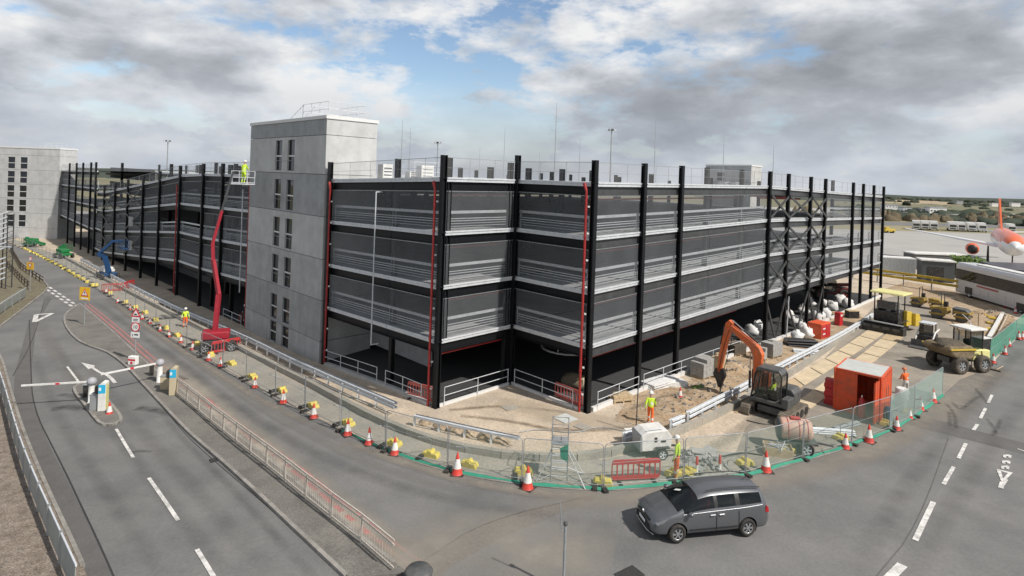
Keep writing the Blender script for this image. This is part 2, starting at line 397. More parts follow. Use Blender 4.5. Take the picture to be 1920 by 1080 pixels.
def text_mesh(name, body, size, m, parent, loc, rot, label=None, extr=.004, align='CENTER'):
    cu = bpy.data.curves.new(name, 'FONT'); cu.body = body; cu.size = size; cu.extrude = extr; cu.align_x = align; cu.align_y = 'CENTER'; cu.resolution_u = 2
    t = bpy.data.objects.new(name + '_curve', cu); C.objects.link(t); bpy.context.view_layer.update()
    me = bpy.data.meshes.new_from_object(t.evaluated_get(bpy.context.evaluated_depsgraph_get()))
    bpy.data.objects.remove(t); me.materials.clear(); me.materials.append(M[m]); me.name = name
    o = bpy.data.objects.new(name, me); C.objects.link(o); o.parent = parent; o.location = loc; o.rotation_euler = rot
    return o

# ---------------------------------------------------------------- sheets lying on the ground
XC = [x for x in range(-18, -3)] + [x for x in range(6, 37)] + [x for x in range(-98, -18, 5)] + [-94]
YC = list(range(15, 36))
def drape(name, poly, off, m, parent=None, thick=0.0, **k):
    """a flat sheet following the ground; thick > 0 gives it a raised body with sides"""
    bm = bmesh.new(); vs = [bm.verts.new((p[0], p[1], 0)) for p in poly]; f = bm.faces.new(vs)
    if f.normal.z < 0 or f.calc_area() < 0: pass
    bm.normal_update()
    if f.normal.z < 0: f.normal_flip()
    bmesh.ops.triangulate(bm, faces=bm.faces[:])
    xs = [p[0] for p in poly]; ys = [p[1] for p in poly]
    for cuts, ax in ((XC, 0), (YC, 1)):
        lo, hi = (min(xs), max(xs)) if ax == 0 else (min(ys), max(ys))
        if ax == 0 and max(ys) < 15: continue
        for c in cuts:
            if lo < c < hi:
                bmesh.ops.bisect_plane(bm, geom=bm.verts[:] + bm.edges[:] + bm.faces[:], plane_co=(c, 0, 0) if ax == 0 else (0, c, 0), plane_no=(1, 0, 0) if ax == 0 else (0, 1, 0), dist=1e-5)
    if thick:
        r = bmesh.ops.extrude_face_region(bm, geom=bm.faces[:])
        top = set(v for v in r['geom'] if isinstance(v, bmesh.types.BMVert))
        for v in bm.verts: v.co.z = gz(v.co.x, v.co.y) + (off + thick if v in top else off - .05)
        bmesh.ops.recalc_face_normals(bm, faces=bm.faces[:])
    else:
        for v in bm.verts: v.co.z = gz(v.co.x, v.co.y) + off
    me = bpy.data.meshes.new(name); bm.to_mesh(me); bm.free(); me.materials.append(M[m])
    o = bpy.data.objects.new(name, me); C.objects.link(o)
    if parent: o.parent = parent
    for a, b in k.items(): o[a] = b
    return o
def W2(pts): return [tuple(G(*p)[:2]) for p in pts]
def densify(pts, step):
    out = []
    for a, b in zip(pts, pts[1:]):
        a = Vector(a[:2]); b = Vector(b[:2]); n = max(1, int((b - a).length / step + .5))
        out += [a.lerp(b, i / n) for i in range(n)]
    return out + [Vector(pts[-1][:2])]
def smooth_line(pts, it=2):
    pts = [Vector(p[:2]) for p in pts]
    for _ in range(it):
        q = [pts[0]]
        for a, b in zip(pts, pts[1:]): q += [a.lerp(b, .25), a.lerp(b, .75)]
        pts = q + [pts[-1]]
    return pts
def walk(pts, step):
    """equal steps along a line"""
    pts = [Vector(p[:2]) for p in pts]; out = [pts[0]]; need = step
    for a, b in zip(pts, pts[1:]):
        d = (b - a).length; t = 0
        while d - t >= need: t += need; out.append(a.lerp(b, t / d)); need = step
        need -= d - t
    return out
def ribbon(pts, w):
    L_, R_ = [], []
    for i, p in enumerate(pts):
        t = (pts[min(i + 1, len(pts) - 1)] - pts[max(i - 1, 0)]).normalized(); n = Vector((-t.y, t.x)) * w / 2
        L_.append(p + n); R_.append(p - n)
    return L_ + R_[::-1]

def wear(px, w, col, k=.6, name='tyre_track', scale=.8, world=False):
    """a worn or dusty band on the road: thin film, densest along its middle, broken up by noise"""
    line = smooth_line([Vector(p) for p in px] if world else [G(*p) for p in px]); line = densify(line, 1.0); vs, fs, uv = [], [], []
    n = 6
    for i, p in enumerate(line):
        t = (line[min(i + 1, len(line) - 1)] - line[max(i - 1, 0)]).normalized(); nn = Vector((-t.y, t.x))
        for j in range(n + 1):
            q = p + nn * w * (j / n - .5); vs.append((q.x, q.y, gz(q.x, q.y) + OFF[0])); uv.append((j / n, i / (len(line) - 1)))
    for i in range(len(line) - 1):
        for j in range(n): a = i * (n + 1) + j; fs.append((a, a + 1, a + n + 2, a + n + 1))
    OFF[0] += .0002
    me = bpy.data.meshes.new(name); me.from_pydata(vs, [], fs); ul = me.uv_layers.new(name='UVMap')
    for l in me.loops: ul.data[l.index].uv = uv[l.vertex_index]
    key = 'wear%s%s%s' % (col, k, scale)
    if key not in M:
        m = bpy.data.materials.new('worn_film'); m.use_nodes = True; nt = m.node_tree; N = nt.nodes; L = nt.links
        b = N['Principled BSDF']; b.inputs['Base Color'].default_value = (*col, 1); b.inputs['Roughness'].default_value = .9
        tr = N.new('ShaderNodeBsdfTransparent'); mx = N.new('ShaderNodeMixShader'); u_ = N.new('ShaderNodeUVMap'); sp = N.new('ShaderNodeSeparateXYZ'); L.new(u_.outputs[0], sp.inputs[0])
        def mth(op, a, b_=None, cl=False):
            q = N.new('ShaderNodeMath'); q.operation = op; q.use_clamp = cl
            for i_, v_ in enumerate((a, b_)):
                if v_ is None: continue
                if isinstance(v_, (int, float)): q.inputs[i_].default_value = v_
                else: L.new(v_, q.inputs[i_])
            return q.outputs[0]
        def hump(s_, p_): c_ = mth('SUBTRACT', mth('MULTIPLY', s_, 2.0), 1.0); return mth('SUBTRACT', 1.0, mth('POWER', mth('ABSOLUTE', c_), p_), True)
        g_ = N.new('ShaderNodeNewGeometry'); ns = N.new('ShaderNodeTexNoise'); ns.inputs['Scale'].default_value = scale; ns.inputs['Detail'].default_value = 9; ns.inputs['Roughness'].default_value = .65; L.new(g_.outputs['Position'], ns.inputs[0])
        mr = N.new('ShaderNodeMapRange'); L.new(ns.outputs[0], mr.inputs[0]); mr.inputs[1].default_value = .2; mr.inputs[2].default_value = .75; mr.inputs[3].default_value = 0; mr.inputs[4].default_value = 1
        f_ = mth('MULTIPLY', mth('MULTIPLY', mth('MULTIPLY', hump(sp.outputs[0], 1.6), hump(sp.outputs[1], 6.0)), mr.outputs[0]), k, True)
        L.new(f_, mx.inputs[0]); L.new(tr.outputs[0], mx.inputs[1]); L.new(b.outputs[0], mx.inputs[2]); L.new(mx.outputs[0], N['Material Output'].inputs[0]); M[key] = m
    me.materials.append(M[key]); o = bpy.data.objects.new(name, me); C.objects.link(o); return structure(o)
OFF = [.0165]
# ================================================================ GROUND, ROADS
FAR = 700
structure(drape('ground', [(-FAR, -60), (FAR + 700, -60), (FAR + 700, FAR), (-FAR, FAR)], -.03, 'far_ground'))
road = structure(drape('road', [(-150, -4), (140, -4), (140, 105), (60, 150), (-135, 150), (-150, 120)], .0, 'asphalt'))

fence_px = [(8, 452), (60, 472), (110, 498), (160, 527), (185, 541), (240, 576), (290, 610), (345, 648), (400, 678), (465, 716), (517, 742), (573, 772), (640, 808),
            (724, 846), (785, 866), (840, 883), (910, 897), (980, 907), (1060, 915), (1132, 919), (1210, 914), (1280, 905), (1398, 892), (1505, 862), (1597, 834), (1668, 808), (1714, 782), (1767, 741)]
yard_w = W2(fence_px) + W2([(1800, 712), (1850, 692), (1878, 662), (1925, 618), (1990, 560)]) + [(100, 92), (60, 150), (-115, 150)]
yard = structure(drape('construction_yard', yard_w, .012, 'yard'))
strip = W2([(8, 450), (60, 470), (110, 495), (160, 524), (240, 574), (345, 645), (465, 714), (573, 770), (724, 843), (840, 880), (980, 903), (1132, 914), (1280, 902), (1398, 890),
            (1390, 850), (1240, 840), (1130, 862), (1000, 862), (870, 850), (770, 820), (640, 758), (450, 656), (240, 548), (110, 478), (30, 450)])
structure(drape('site_footway', strip, .024, 'yard_concrete'))
structure(drape('dug_sand', W2([(1150, 790), (1180, 745), (1210, 720), (1290, 716), (1320, 690), (1345, 655), (1440, 610), (1520, 598), (1600, 590), (1630, 600), (1560, 640), (1480, 690), (1400, 728), (1300, 785), (1230, 805)]), .024, 'sand'))
structure(drape('dug_sand', W2([(1650, 545), (1700, 528), (1790, 546), (1880, 580), (1905, 600), (1885, 640), (1840, 655), (1800, 628), (1760, 590), (1700, 565)]), .024, 'sand'))
structure(drape('site_road', W2([(1400, 800), (1500, 720), (1595, 620), (1655, 560), (1700, 552), (1760, 590), (1800, 628), (1842, 668), (1800, 712), (1767, 741), (1714, 780), (1668, 806), (1597, 832), (1500, 862), (1400, 888), (1380, 850)]), .030, 'asphalt_pale'))
structure(drape('verge', W2([(0, 462), (14, 462), (50, 500), (90, 533), (86, 546), (60, 566), (0, 612), (-60, 650), (-60, 462)]), .012, 'verge'))
structure(drape('gravel_bed', W2([(-120, 640), (-8, 655), (3, 710), (28, 800), (62, 905), (100, 1000), (140, 1090), (-160, 1090)]), .012, 'gravel'))
structure(drape('apron', [(62, 108), (230, 96), (420, 150), (420, 235), (60, 205), (-260, 205), (-260, 175), (40, 140)], .02, 'apron'))
structure(drape('dry_grass', [(60, 205), (420, 235), (900, 330), (900, 420), (60, 330)], .02, 'grass_dry'))
structure(drape('taxiway', [(60, 232), (600, 300), (600, 330), (60, 256)], .06, 'asphalt'))
structure(drape('taxiway', [(60, 330), (900, 420), (900, 520), (60, 400)], .05, 'apron'))

# road repairs and marks
for pts in ([(55, 600), (75, 596), (97, 560), (88, 556), (78, 580), (68, 610), (58, 700), (62, 760), (100, 850), (150, 950), (215, 1085), (160, 1085), (120, 1000), (78, 915), (48, 840), (25, 760), (28, 700)],):
    structure(drape('road_repair', W2(pts), .012, 'asphalt_patch'))
structure(drape('road_repair', W2([(1700, 783), (1712, 776), (1925, 832), (1925, 852), (1690, 792)]), .010, 'asphalt_patch'))
structure(drape('road_repair', W2([(795, 1052), (910, 975), (1108, 929), (1120, 932), (935, 1010), (850, 1060), (820, 1085), (770, 1085)]), .010, 'repair_brown'))
def seam(px, w=.05, m='sealant'):
    structure(drape('road_seam', ribbon(smooth_line([G(*p) for p in px]), w), .016, m))
seam([(55, 600), (58, 700), (62, 762), (108, 855), (160, 965), (216, 1088)], .06)
seam([(84, 560), (62, 640), (24, 705)], .05)
seam([(795, 1052), (905, 978), (1108, 930)], .035)
seam([(640, 1070), (540, 985), (430, 890), (330, 795), (280, 730)], .03)
seam([(1762, 850), (1778, 822), (1720, 990), (1640, 1085)][1:], .03, 'asphalt_patch')

# skid marks: thin dark rubber films
for a, b in (((1780, 765), (1798, 800)), ((1840, 790), (1868, 800)), ((1826, 728), (1850, 755)), ((1790, 745), (1779, 785))):
    pass
# iron covers
for i, p in enumerate([(1180, 1078), (408, 862)]):
    q = G(*p); w = .45 if i else .6
    o = MB().box((0, 0, .008), (w * 1.5, w, .03)).build('road_drain_cover', 'sealant'); o.location = q; o.rotation_euler[2] = .6
    structure(o)

# ---- kerbed islands
def kerb_stones(parent, line, w=.15, h=.13, step=.95, m='kerb', off=.0):
    pts = walk(line, step); cache = {}
    for a, b in zip(pts, pts[1:]):
        d = (b - a).length; key = round(d, 2)
        if key not in cache: cache[key] = MB().box((d / 2, 0, h / 2 - .03), (d - .012, w, h + .06)).mesh('kerb_stone', m)
        o = inst('kerb_stone', cache[key], parent, (a.x, a.y, gz(a.x, a.y) + off), head(a, b))
        o.rotation_euler[1] = -math.atan2(gz(b.x, b.y) - gz(a.x, a.y), d)
back_edge = [(150, 571), (200, 613), (245, 655), (283, 690), (332, 728), (400, 782), (470, 838), (540, 895), (610, 955), (680, 1015), (765, 1080)]
front_edge = [(150, 571), (128, 584), (119, 597), (124, 616), (145, 640), (172, 652), (205, 662), (240, 690), (262, 715), (290, 745), (330, 788), (400, 852), (470, 916), (540, 982), (600, 1038), (655, 1090)]
fe = smooth_line([G(*p) for p in front_edge]); be = smooth_line([G(*p) for p in back_edge])
isl = structure(drape('pavement_island', [tuple(p) for p in fe[1:]] + [tuple(p) for p in be[1:][::-1]], 0, 'pavement', thick=.12))
kerb_stones(isl, fe); kerb_stones(isl, be, w=.12)
ref = smooth_line([G(*p) for p in [(150, 722), (138, 727), (140, 738), (160, 762), (183, 793), (194, 799), (208, 800), (226, 794), (228, 786), (215, 768), (190, 740), (166, 722), (150, 722)]], 1)
isl2 = structure(drape('pavement_island', [tuple(p) for p in ref[:-1]], 0, 'pavement', thick=.12)); kerb_stones(isl2, ref, step=.6)
lk = smooth_line([G(*p) for p in [(-20, 640), (2, 668), (20, 735), (48, 822), (88, 920), (135, 1020), (165, 1090)]])
lpath = W2([(-30, 650), (-8, 672), (8, 740), (33, 820), (66, 905), (106, 1000), (144, 1090)])
lp = structure(drape('gravel_footpath', [tuple(p) for p in lk] + lpath[::-1], 0, 'gravel', thick=.10)); kerb_stones(lp, lk, w=.14)
vk = [G(*p) for p in [(0, 613), (60, 567), (86, 547), (92, 535), (50, 502), (14, 464)]]
kerb_stones([o for o in C.objects if o.name == 'verge'][0], smooth_line(vk, 1), step=1.4)
# the low concrete upstand that divides the footway from the building plot
ups_px = [(110, 478), (170, 511), (240, 549), (350, 605), (450, 656), (560, 711), (640, 757), (720, 800), (800, 830), (870, 848), (960, 862), (1050, 866), (1130, 860), (1225, 834), (1330, 790), (1400, 752), (1480, 706), (1545, 662), (1603, 618)]
ups = structure(MB().build('kerb_line', 'kerb')); line = smooth_line([G(*p) for p in ups_px])
kerb_stones(ups, line, w=.3, h=.36, step=1.8, m='yard_concrete')
ed = structure(drape('footway_edge', ribbon(smooth_line([G(*p) for p in [(240, 579), (345, 651), (465, 719), (573, 775), (724, 849), (840, 886), (980, 910), (1132, 922), (1280, 908), (1398, 895), (1505, 865), (1597, 838)]]), .14), .028, 'kerb'))

# ---- painted markings
def dash(a, b, w, m='paint'):
    a = G(*a); b = G(*b); structure(drape('road_marking', ribbon([Vector(a[:2]), Vector(b[:2])], w), .027, m))
for a, b, w in (((218, 805), (250, 859), .14), ((279, 897), (334, 977), .15), ((369, 1031), (404, 1088), .15), ((126, 688), (150, 720), .13)): dash(a, b, w)
for a, b in (((1860, 741), (1853, 756)), ((1848, 766), (1838, 785)), ((1833, 796), (1825, 807)), ((1811, 832), (1797, 860)), ((1788, 876), (1769, 909))): dash(a, b, .17)
dash((1750, 942), (1716, 1014), .2); dash((1692, 1060), (1662, 1090), .32)
for i in range(8):
    for r in (0, 1):
        x0, y0 = 92 + i * 8.3 - r * 3.5, 538.5 + i * 5.6 + r * 4.3
        if r == 1: x0 -= .5; y0 += .6
        a = G(x0, y0); b = G(x0 + 5.5, y0 + 3.4); dash((x0, y0), (x0 + 5.2, y0 + 3.2), .28)
tri = W2([(98, 588), (68, 590), (65, 604)]); tri = [Vector(p) for p in tri]
for i in range(3):
    structure(drape('road_marking', ribbon([tri[i], tri[(i + 1) % 3]], .38), .020 + .003 * i, 'paint'))
structure(drape('road_marking', W2([(152, 680), (178, 686), (176, 689), (189, 698), (191, 703), (171, 691), (166, 693)]), .022, 'paint'))
structure(drape('road_marking', ribbon(smooth_line([G(*p) for p in [(189, 699), (200, 703), (210, 711), (216, 719)]]), .22), .027, 'paint'))
structure(drape('red_road_line', ribbon([p + Vector((.33, .22)) for p in be], .2), .016, 'red_line'))
structure(drape('red_road_line', ribbon([p + Vector((.62, .44)) for p in be], .16), .016, 'red_line'))
# lettering and arrow in the right-hand lane
structure(drape('road_marking', W2([(1868, 880), (1899, 887), (1879, 907)]), .022, 'paint'))
structure(drape('road_marking', W2([(1877, 884), (1890, 888), (1881, 898)]), .030, 'asphalt'))
for x, y in ((1886, 855), (1884, 866), (1882, 876)):
    dash((x - 3, y), (x + 9, y - 1), .16); dash((x - 2, y + 4), (x - 3, y - 1), .12); dash((x + 7, y + 4), (x + 8, y), .12)
dash((1880, 905), (1876, 916), .2); dash((1888, 900), (1881, 911), .1)
dash((1908, 842), (1925, 848), .12)

# ---- boards laid on the site road
def boards():
    root = thing('road_board', '', 'boards'); C.objects.unlink(root)
c1 = [Vector(G(*p)[:2]) for p in ((1629, 618), (1483, 713))]; e1 = [Vector(G(*p)[:2]) for p in ((1659, 625), (1502, 728))]
c2 = [Vector(G(*p)[:2]) for p in ((1665, 624), (1535, 725))]; e2 = [Vector(G(*p)[:2]) for p in ((1698, 630), (1562, 737))]
sr = [o for o in C.objects if o.name == 'site_road'][0]
k = 0
def board_row(A, Bv, n, t0=0.0, t1=1.0):
    for i in range(n):
        ta, tb = t0 + (t1 - t0) * i / n, t0 + (t1 - t0) * (i + 1) / n
        a0 = A[0].lerp(A[1], ta); a1 = A[0].lerp(A[1], tb); b0 = Bv[0].lerp(Bv[1], ta); b1 = Bv[0].lerp(Bv[1], tb)
        g = .018; q = [a0.lerp(b0, g).lerp(a1, .03), b0.lerp(a0, g).lerp(b1, .03), b1.lerp(a1, g).lerp(b0, .03), a1.lerp(b1, g).lerp(a0, .03)]
        dz = random.uniform(0, .012)
        mb = MB().hexa([(p.x, p.y, gz(p.x, p.y) + .02) for p in q] + [(p.x, p.y, gz(p.x, p.y) + .07 + dz) for p in q])
        mb.build('timber_board', 'ply' if random.random() < .8 else 'timber', sr)
ext = lambda P0, t: P0[0].lerp(P0[1], t)
board_row(c1, e1, 8, 0, 1.3); board_row(c2, e2, 8, 0, 1.2)

# wear of the tarmac: dust along the kerbs, darker wheel paths, rubber marks, spills
PALE, DARK, TAN, RUB = (.25, .24, .22), (.08, .078, .075), (.31, .275, .23), (.03, .03, .03)
wear([(290, 670), (380, 748), (480, 835), (580, 920), (680, 1000), (790, 1085)], 2.4, (.40, .36, .30), 1.1, 'kerb_dust', .5)
wear([(170, 560), (250, 618), (350, 690), (470, 780), (600, 860), (760, 920), (960, 960), (1180, 985)], .9, DARK, 0.32)
wear([(190, 552), (280, 612), (390, 680), (520, 762), (660, 838), (830, 893), (1000, 925)], .8, DARK, 0.25)
wear([(210, 570), (310, 640), (430, 722), (560, 806), (700, 878), (900, 930)], .7, PALE, .8, 'worn_centre', .4)
wear([(720, 1085), (800, 1030), (900, 1010), (1020, 1030), (1150, 1060)], 4.5, (.36, .33, .28), .8, 'kerb_dust', .4)
wear([(960, 945), (1130, 935), (1300, 920), (1450, 900), (1600, 858), (1720, 800), (1790, 740)], 2.2, TAN, .9, 'site_dust', .5)
wear([(1760, 790), (1790, 745), (1830, 712), (1880, 690)], 3.2, TAN, 1.0, 'site_dust', .7)
wear([(1600, 1080), (1680, 940), (1760, 830), (1840, 735), (1920, 650)], 1.0, DARK, 0.25); wear([(1700, 1085), (1790, 940), (1860, 830), (1925, 740)], 1.1, DARK, 0.22)
for ln in ([(1772, 756), (1790, 775), (1793, 805)], [(1784, 752), (1800, 772), (1822, 752), (1838, 742)], [(1828, 728), (1840, 742), (1852, 757)], [(1850, 785), (1862, 800), (1868, 815)], [(1876, 786), (1872, 800), (1860, 818)], [(1780, 772), (1781, 800)]):
    wear(ln, .30, RUB, .45, 'skid_mark', 3)
wear([(100, 640), (150, 720), (230, 830), (330, 960), (430, 1085)], .8, DARK, 0.27); wear([(60, 660), (100, 760), (170, 880), (260, 1010), (310, 1085)], .8, DARK, 0.22)
wear([(150, 670), (230, 760), (330, 880), (440, 1000), (520, 1085)], .9, DARK, 0.22)
wear([(300, 770), (400, 880), (510, 1000), (590, 1085)], .5, DARK, 0.29); wear([(70, 590), (90, 640), (150, 730), (220, 810)], 1.2, PALE, .5, 'worn_centre', .4)
for ln, w_ in (([(95, 768), (130, 762), (160, 768)], 1.0), ([(255, 765), (300, 770), (330, 778)], .9), ([(240, 850), (262, 846), (285, 848)], .4), ([(110, 740), (135, 742), (150, 748)], .7), ([(300, 700), (330, 705), (350, 712)], .5)): wear(ln, w_, RUB, .55, 'oil_stain', 2)
OFF[0] = .0345
wear([(640, 830), (800, 885), (980, 925), (1120, 930)], .9, TAN, 1.0, 'site_dust', .9); wear([(200, 560), (330, 650), (480, 745), (640, 825)], .7, TAN, .9, 'site_dust', .9)
wear([(1420, 800), (1480, 790), (1560, 800), (1640, 790)], 2.5, TAN, .9, 'site_dust', .8); wear([(1560, 690), (1640, 660), (1720, 670), (1800, 690)], 2.2, TAN, .7, 'site_dust', .8)
wear([(1300, 870), (1400, 800), (1520, 705), (1640, 610)], 1.0, TAN, 1.0, 'wheel_rut', 1.0)
for ln in ([(860, 780), (960, 790), (1060, 812), (1200, 800)], [(840, 770), (950, 760), (1070, 775)], [(1180, 770), (1240, 745), (1300, 735)]): wear(ln, .5, (.22, .17, .12), .9, 'wheel_rut', 1.4)
wear([(930, 755), (1010, 770), (1080, 790), (1190, 800)], 2.5, (.50, .42, .32), .9, 'wheel_rut', .8)
# ================================================================ THE MULTI-STOREY CAR PARK
S2 = math.sqrt(.5); CX, CY = 4.70, 34.0
def AB(a, b, z=0.0): return Vector((CX + (a - b) * S2, CY + (a + b) * S2, z))
R2 = math.sqrt(2)
LV = [3.83, 6.98, 10.13, 13.28]
TR = [(0, 0, 0, 0, 0), (26, .2, .42, .36, .18), (64.6, -.1, -.28, -.38, -.62)]          # right facade: a, offsets of the levels
TL = [(0, 0, 0, 0, 0), (6.15, 0, 0, 0, 0), (19.3, -.37, -.38, -.35, -.45), (33.7, -.6, -.5, -.5, -.42), (47.2, -1.2, -1.0, -.8, -.55), (55.2, -1.35, -1.15, -.95, -.85),
      (95.8, -4.9, -4.6, -4.4, -4.5), (102.9, -5.0, -4.7, -4.6, -4.7), (103.0, -1.9, -.8, -.95, -1.05), (141, -1.75, -1.45, -1.45, -1.55)]
def tab(T, x, i):
    if x <= T[0][0]: return T[0][i + 1]
    for p, q in zip(T, T[1:]):
        if x <= q[0]: t = (x - p[0]) / (q[0] - p[0]); return p[i + 1] + (q[i + 1] - p[i + 1]) * t
    return T[-1][i + 1]
def zR(a, i): return LV[i] + tab(TR, a, i)
def zL(b, i): return LV[i] + tab(TL, b, i)
def zdeck(a, b, i):
    if b > 55.2 and a > 3: return LV[i] - 1.0
    wl = max(0, 1 - (a + 6.15) / 24); wr = max(0, 1 - b / 24)
    if b > 55.2: wl = 1
    return LV[i] + tab(TL, b, i) * wl + tab(TR, a, i) * wr

park = thing('multi_storey_car_park', 'long four-level black steel car park under construction with galvanised deck edges and mesh-clad sides', 'car park', AB(0, 0))
PK = park.location.copy()
def pb(mb, name, m, **k):
    mb.v = [(x - PK.x, y - PK.y, z - PK.z) for x, y, z in mb.v]; return mb.build(name, m, park, **k)
NAV = Vector((S2, -S2, 0)); NLV = Vector((-S2, -S2, 0))          # outward normals: right-hand faces, left-hand faces

def column(p, z0, z1, ux, w=.30, cap=True):
    """H section: two flanges across ux, one web"""
    ux = Vector((*ux[:2], 0)); uy = Vector((-ux.y, ux.x, 0)); mb = MB(); p = Vector((p[0], p[1], 0)); h = Vector((0, 0, z1 - z0))
    for sgn in (-1, 1):
        c = p + ux * sgn * (w / 2 - .02)
        mb.bar((c.x, c.y, z0), (c.x, c.y, z1), .04, w, up=uy) if False else mb.hexa([tuple(c + ux * a * .02 + uy * b * w / 2 + Vector((0, 0, z))) for z in (z0, z1) for a, b in ((-1, -1), (1, -1), (1, 1), (-1, 1))])
    mb.hexa([tuple(p + ux * a * (w / 2 - .04) + uy * b * .012 + Vector((0, 0, z))) for z in (z0, z1) for a, b in ((-1, -1), (1, -1), (1, 1), (-1, 1))])
    for z in [z0 + .02] + [q for q in (zz for zz in LV) if z0 < q < z1]:
        mb.hexa([tuple(p + ux * a * (w / 2 + .03) + uy * b * (w / 2 + .03) + Vector((0, 0, z + dz))) for dz in (-.02, .02) for a, b in ((-1, -1), (1, -1), (1, 1), (-1, 1))])
    return pb(mb, 'column', 'steel_black')

def edge_run(P0, P1, nrm, z0, z1, top, mesh=True, beam=.52, rails=True, znext=None, dark=False, beam_m='steel_black'):
    """one bay of one level between two columns: deck edge, beam under it, safety rails, mesh sheet up to the beam above"""
    n = Vector(nrm); d = (P1 - P0); L_ = Vector((d.x, d.y, 0)).normalized()
    a = Vector((P0.x, P0.y, z0)) + L_ * .02; b = Vector((P1.x, P1.y, z1)) - L_ * .02; up = Vector((0, 0, 1))
    eh = .21
    mb = MB(); mb.hexa([tuple(q) for q in (a + n * .02 - up * eh, b + n * .02 - up * eh, b - n * .22 - up * eh, a - n * .22 - up * eh,
                                           a + n * .02, b + n * .02, b - n * .22, a - n * .22)])
    mb.hexa([tuple(q) for q in (a + n * .06 - up * .05, b + n * .06 - up * .05, b + n * .021 - up * .05, a + n * .021 - up * .05,
                                a + n * .06 + up * .05, b + n * .06 + up * .05, b + n * .021 + up * .05, a + n * .021 + up * .05)])
    pb(mb, 'deck_edge', 'galv')
    mb = MB(); w0 = eh + .004
    for t, zz in ((.30, w0), (.30, beam + w0)): pass
    ins = .10
    mb.hexa([tuple(q) for q in (a - n * (ins + .03) - up * (w0 + beam), b - n * (ins + .03) - up * (w0 + beam), b - n * (ins + .05) - up * (w0 + beam), a - n * (ins + .05) - up * (w0 + beam),
                                a - n * (ins + .03) - up * w0, b - n * (ins + .03) - up * w0, b - n * (ins + .05) - up * w0, a - n * (ins + .05) - up * w0)])
    for zz in (w0 + beam, w0 + .03):
        mb.hexa([tuple(q) for q in (a + n * .0 - up * (zz), b + n * .0 - up * zz, b - n * .2 - up * zz, a - n * .2 - up * zz,
                                    a + n * .0 - up * (zz - .03), b + n * .0 - up * (zz - .03), b - n * .2 - up * (zz - .03), a - n * .2 - up * (zz - .03))])
    pb(mb, 'edge_beam', beam_m)
    if rails and not top:
        for zz, r, w in ((1.15, .13, .05), (.72, .035, .035), (.60, .035, .035)):
            pass
        mb = MB().bar(a - n * .26 + up * 1.12, b - n * .26 + up * 1.12, .05, .17)
        mb.bar(a - n * .24 + up * .74, b - n * .24 + up * .74, .03, .05).bar(a - n * .24 + up * .60, b - n * .24 + up * .60, .03, .05).bar(a - n * .24 + up * .44, b - n * .24 + up * .44, .03, .03).bar(a - n * .24 + up * .28, b - n * .24 + up * .28, .03, .03)
        k = 1
        for i in range(k + 1):
            q = a.lerp(b, min(.98, max(.02, i / k))) - n * .30; mb.bar(q + up * .01, q + up * 1.18, .05, .05)
        pb(mb, 'barrier_rail', 'galv')
    if mesh:
        if top:
            mb = MB().quad(a + up * .02, b + up * .02, b + up * 1.18, a + up * 1.18); pb(mb, 'roof_mesh', 'roof_mesh')
            mb = MB().bar(a + up * 1.2, b + up * 1.2, .03, .03).bar(a + up * .6, b + up * .6, .015, .015)
            for t in (.33, .67): q = a.lerp(b, t); mb.bar(q, q + up * 1.2, .02, .02)
            pb(mb, 'roof_rail', 'galv_dull')
        else:
            za, zb = znext; ta = Vector((a.x, a.y, za - w0 - beam - .03)); tb = Vector((b.x, b.y, zb - w0 - beam - .03))
            nn = n * .045
            mb = MB().quad(a + up * .05 - nn, b + up * .05 - nn, tb - nn, ta - nn); pb(mb, 'mesh_sheet', 'facade_mesh')
            mb = MB().bar(ta - nn, tb - nn, .045, .05); pb(mb, 'mesh_rail', 'galv_dull')

def bays(stations, pos, zf, nrm, nomesh=(), full=None, top_open=False, lv=4, stub=1.32, cols=True, beam_m='steel_black'):
    for j, (s0, s1) in enumerate(zip(stations, stations[1:])):
        P0, P1 = pos(s0), pos(s1)
        for i in range(lv):
            nx = (zf(s0, i + 1), zf(s1, i + 1)) if i < 3 else None
            edge_run(P0, P1, nrm, zf(s0, i), zf(s1, i), i == 3, mesh=(j, i) not in nomesh, znext=nx, rails=(j, i) not in nomesh or nrm[0] < 0, beam_m=beam_m)
    if cols:
        for j, s0 in enumerate(stations):
            P0 = pos(s0) + Vector(nrm) * (.12 if full is None or j in full else -.42); g = gz(P0.x, P0.y) if (full is None or j in full) else zf(s0, 0) - .8
            column(P0, g, zf(s0, 3) + stub, (nrm[0], nrm[1]) if True else None)

As = [0, 3.69, 7.06, 10.46, 14.83, 18.07, 21.2, 25.5, 28.7, 31.7, 35.8, 38.8, 42.2, 45.7]; As = [s * R2 for s in As]
nm = {(5, 2), (6, 2), (7, 2)}
bays(As, lambda s: AB(s, 0), zR, NAV, nomesh=nm, full={0, 1, 2, 5, 6, 7, 8, 10, 11, 12, 13}, beam_m='steel_dark')  # beams in paler steel: the sunlit look of this side is put into the colour
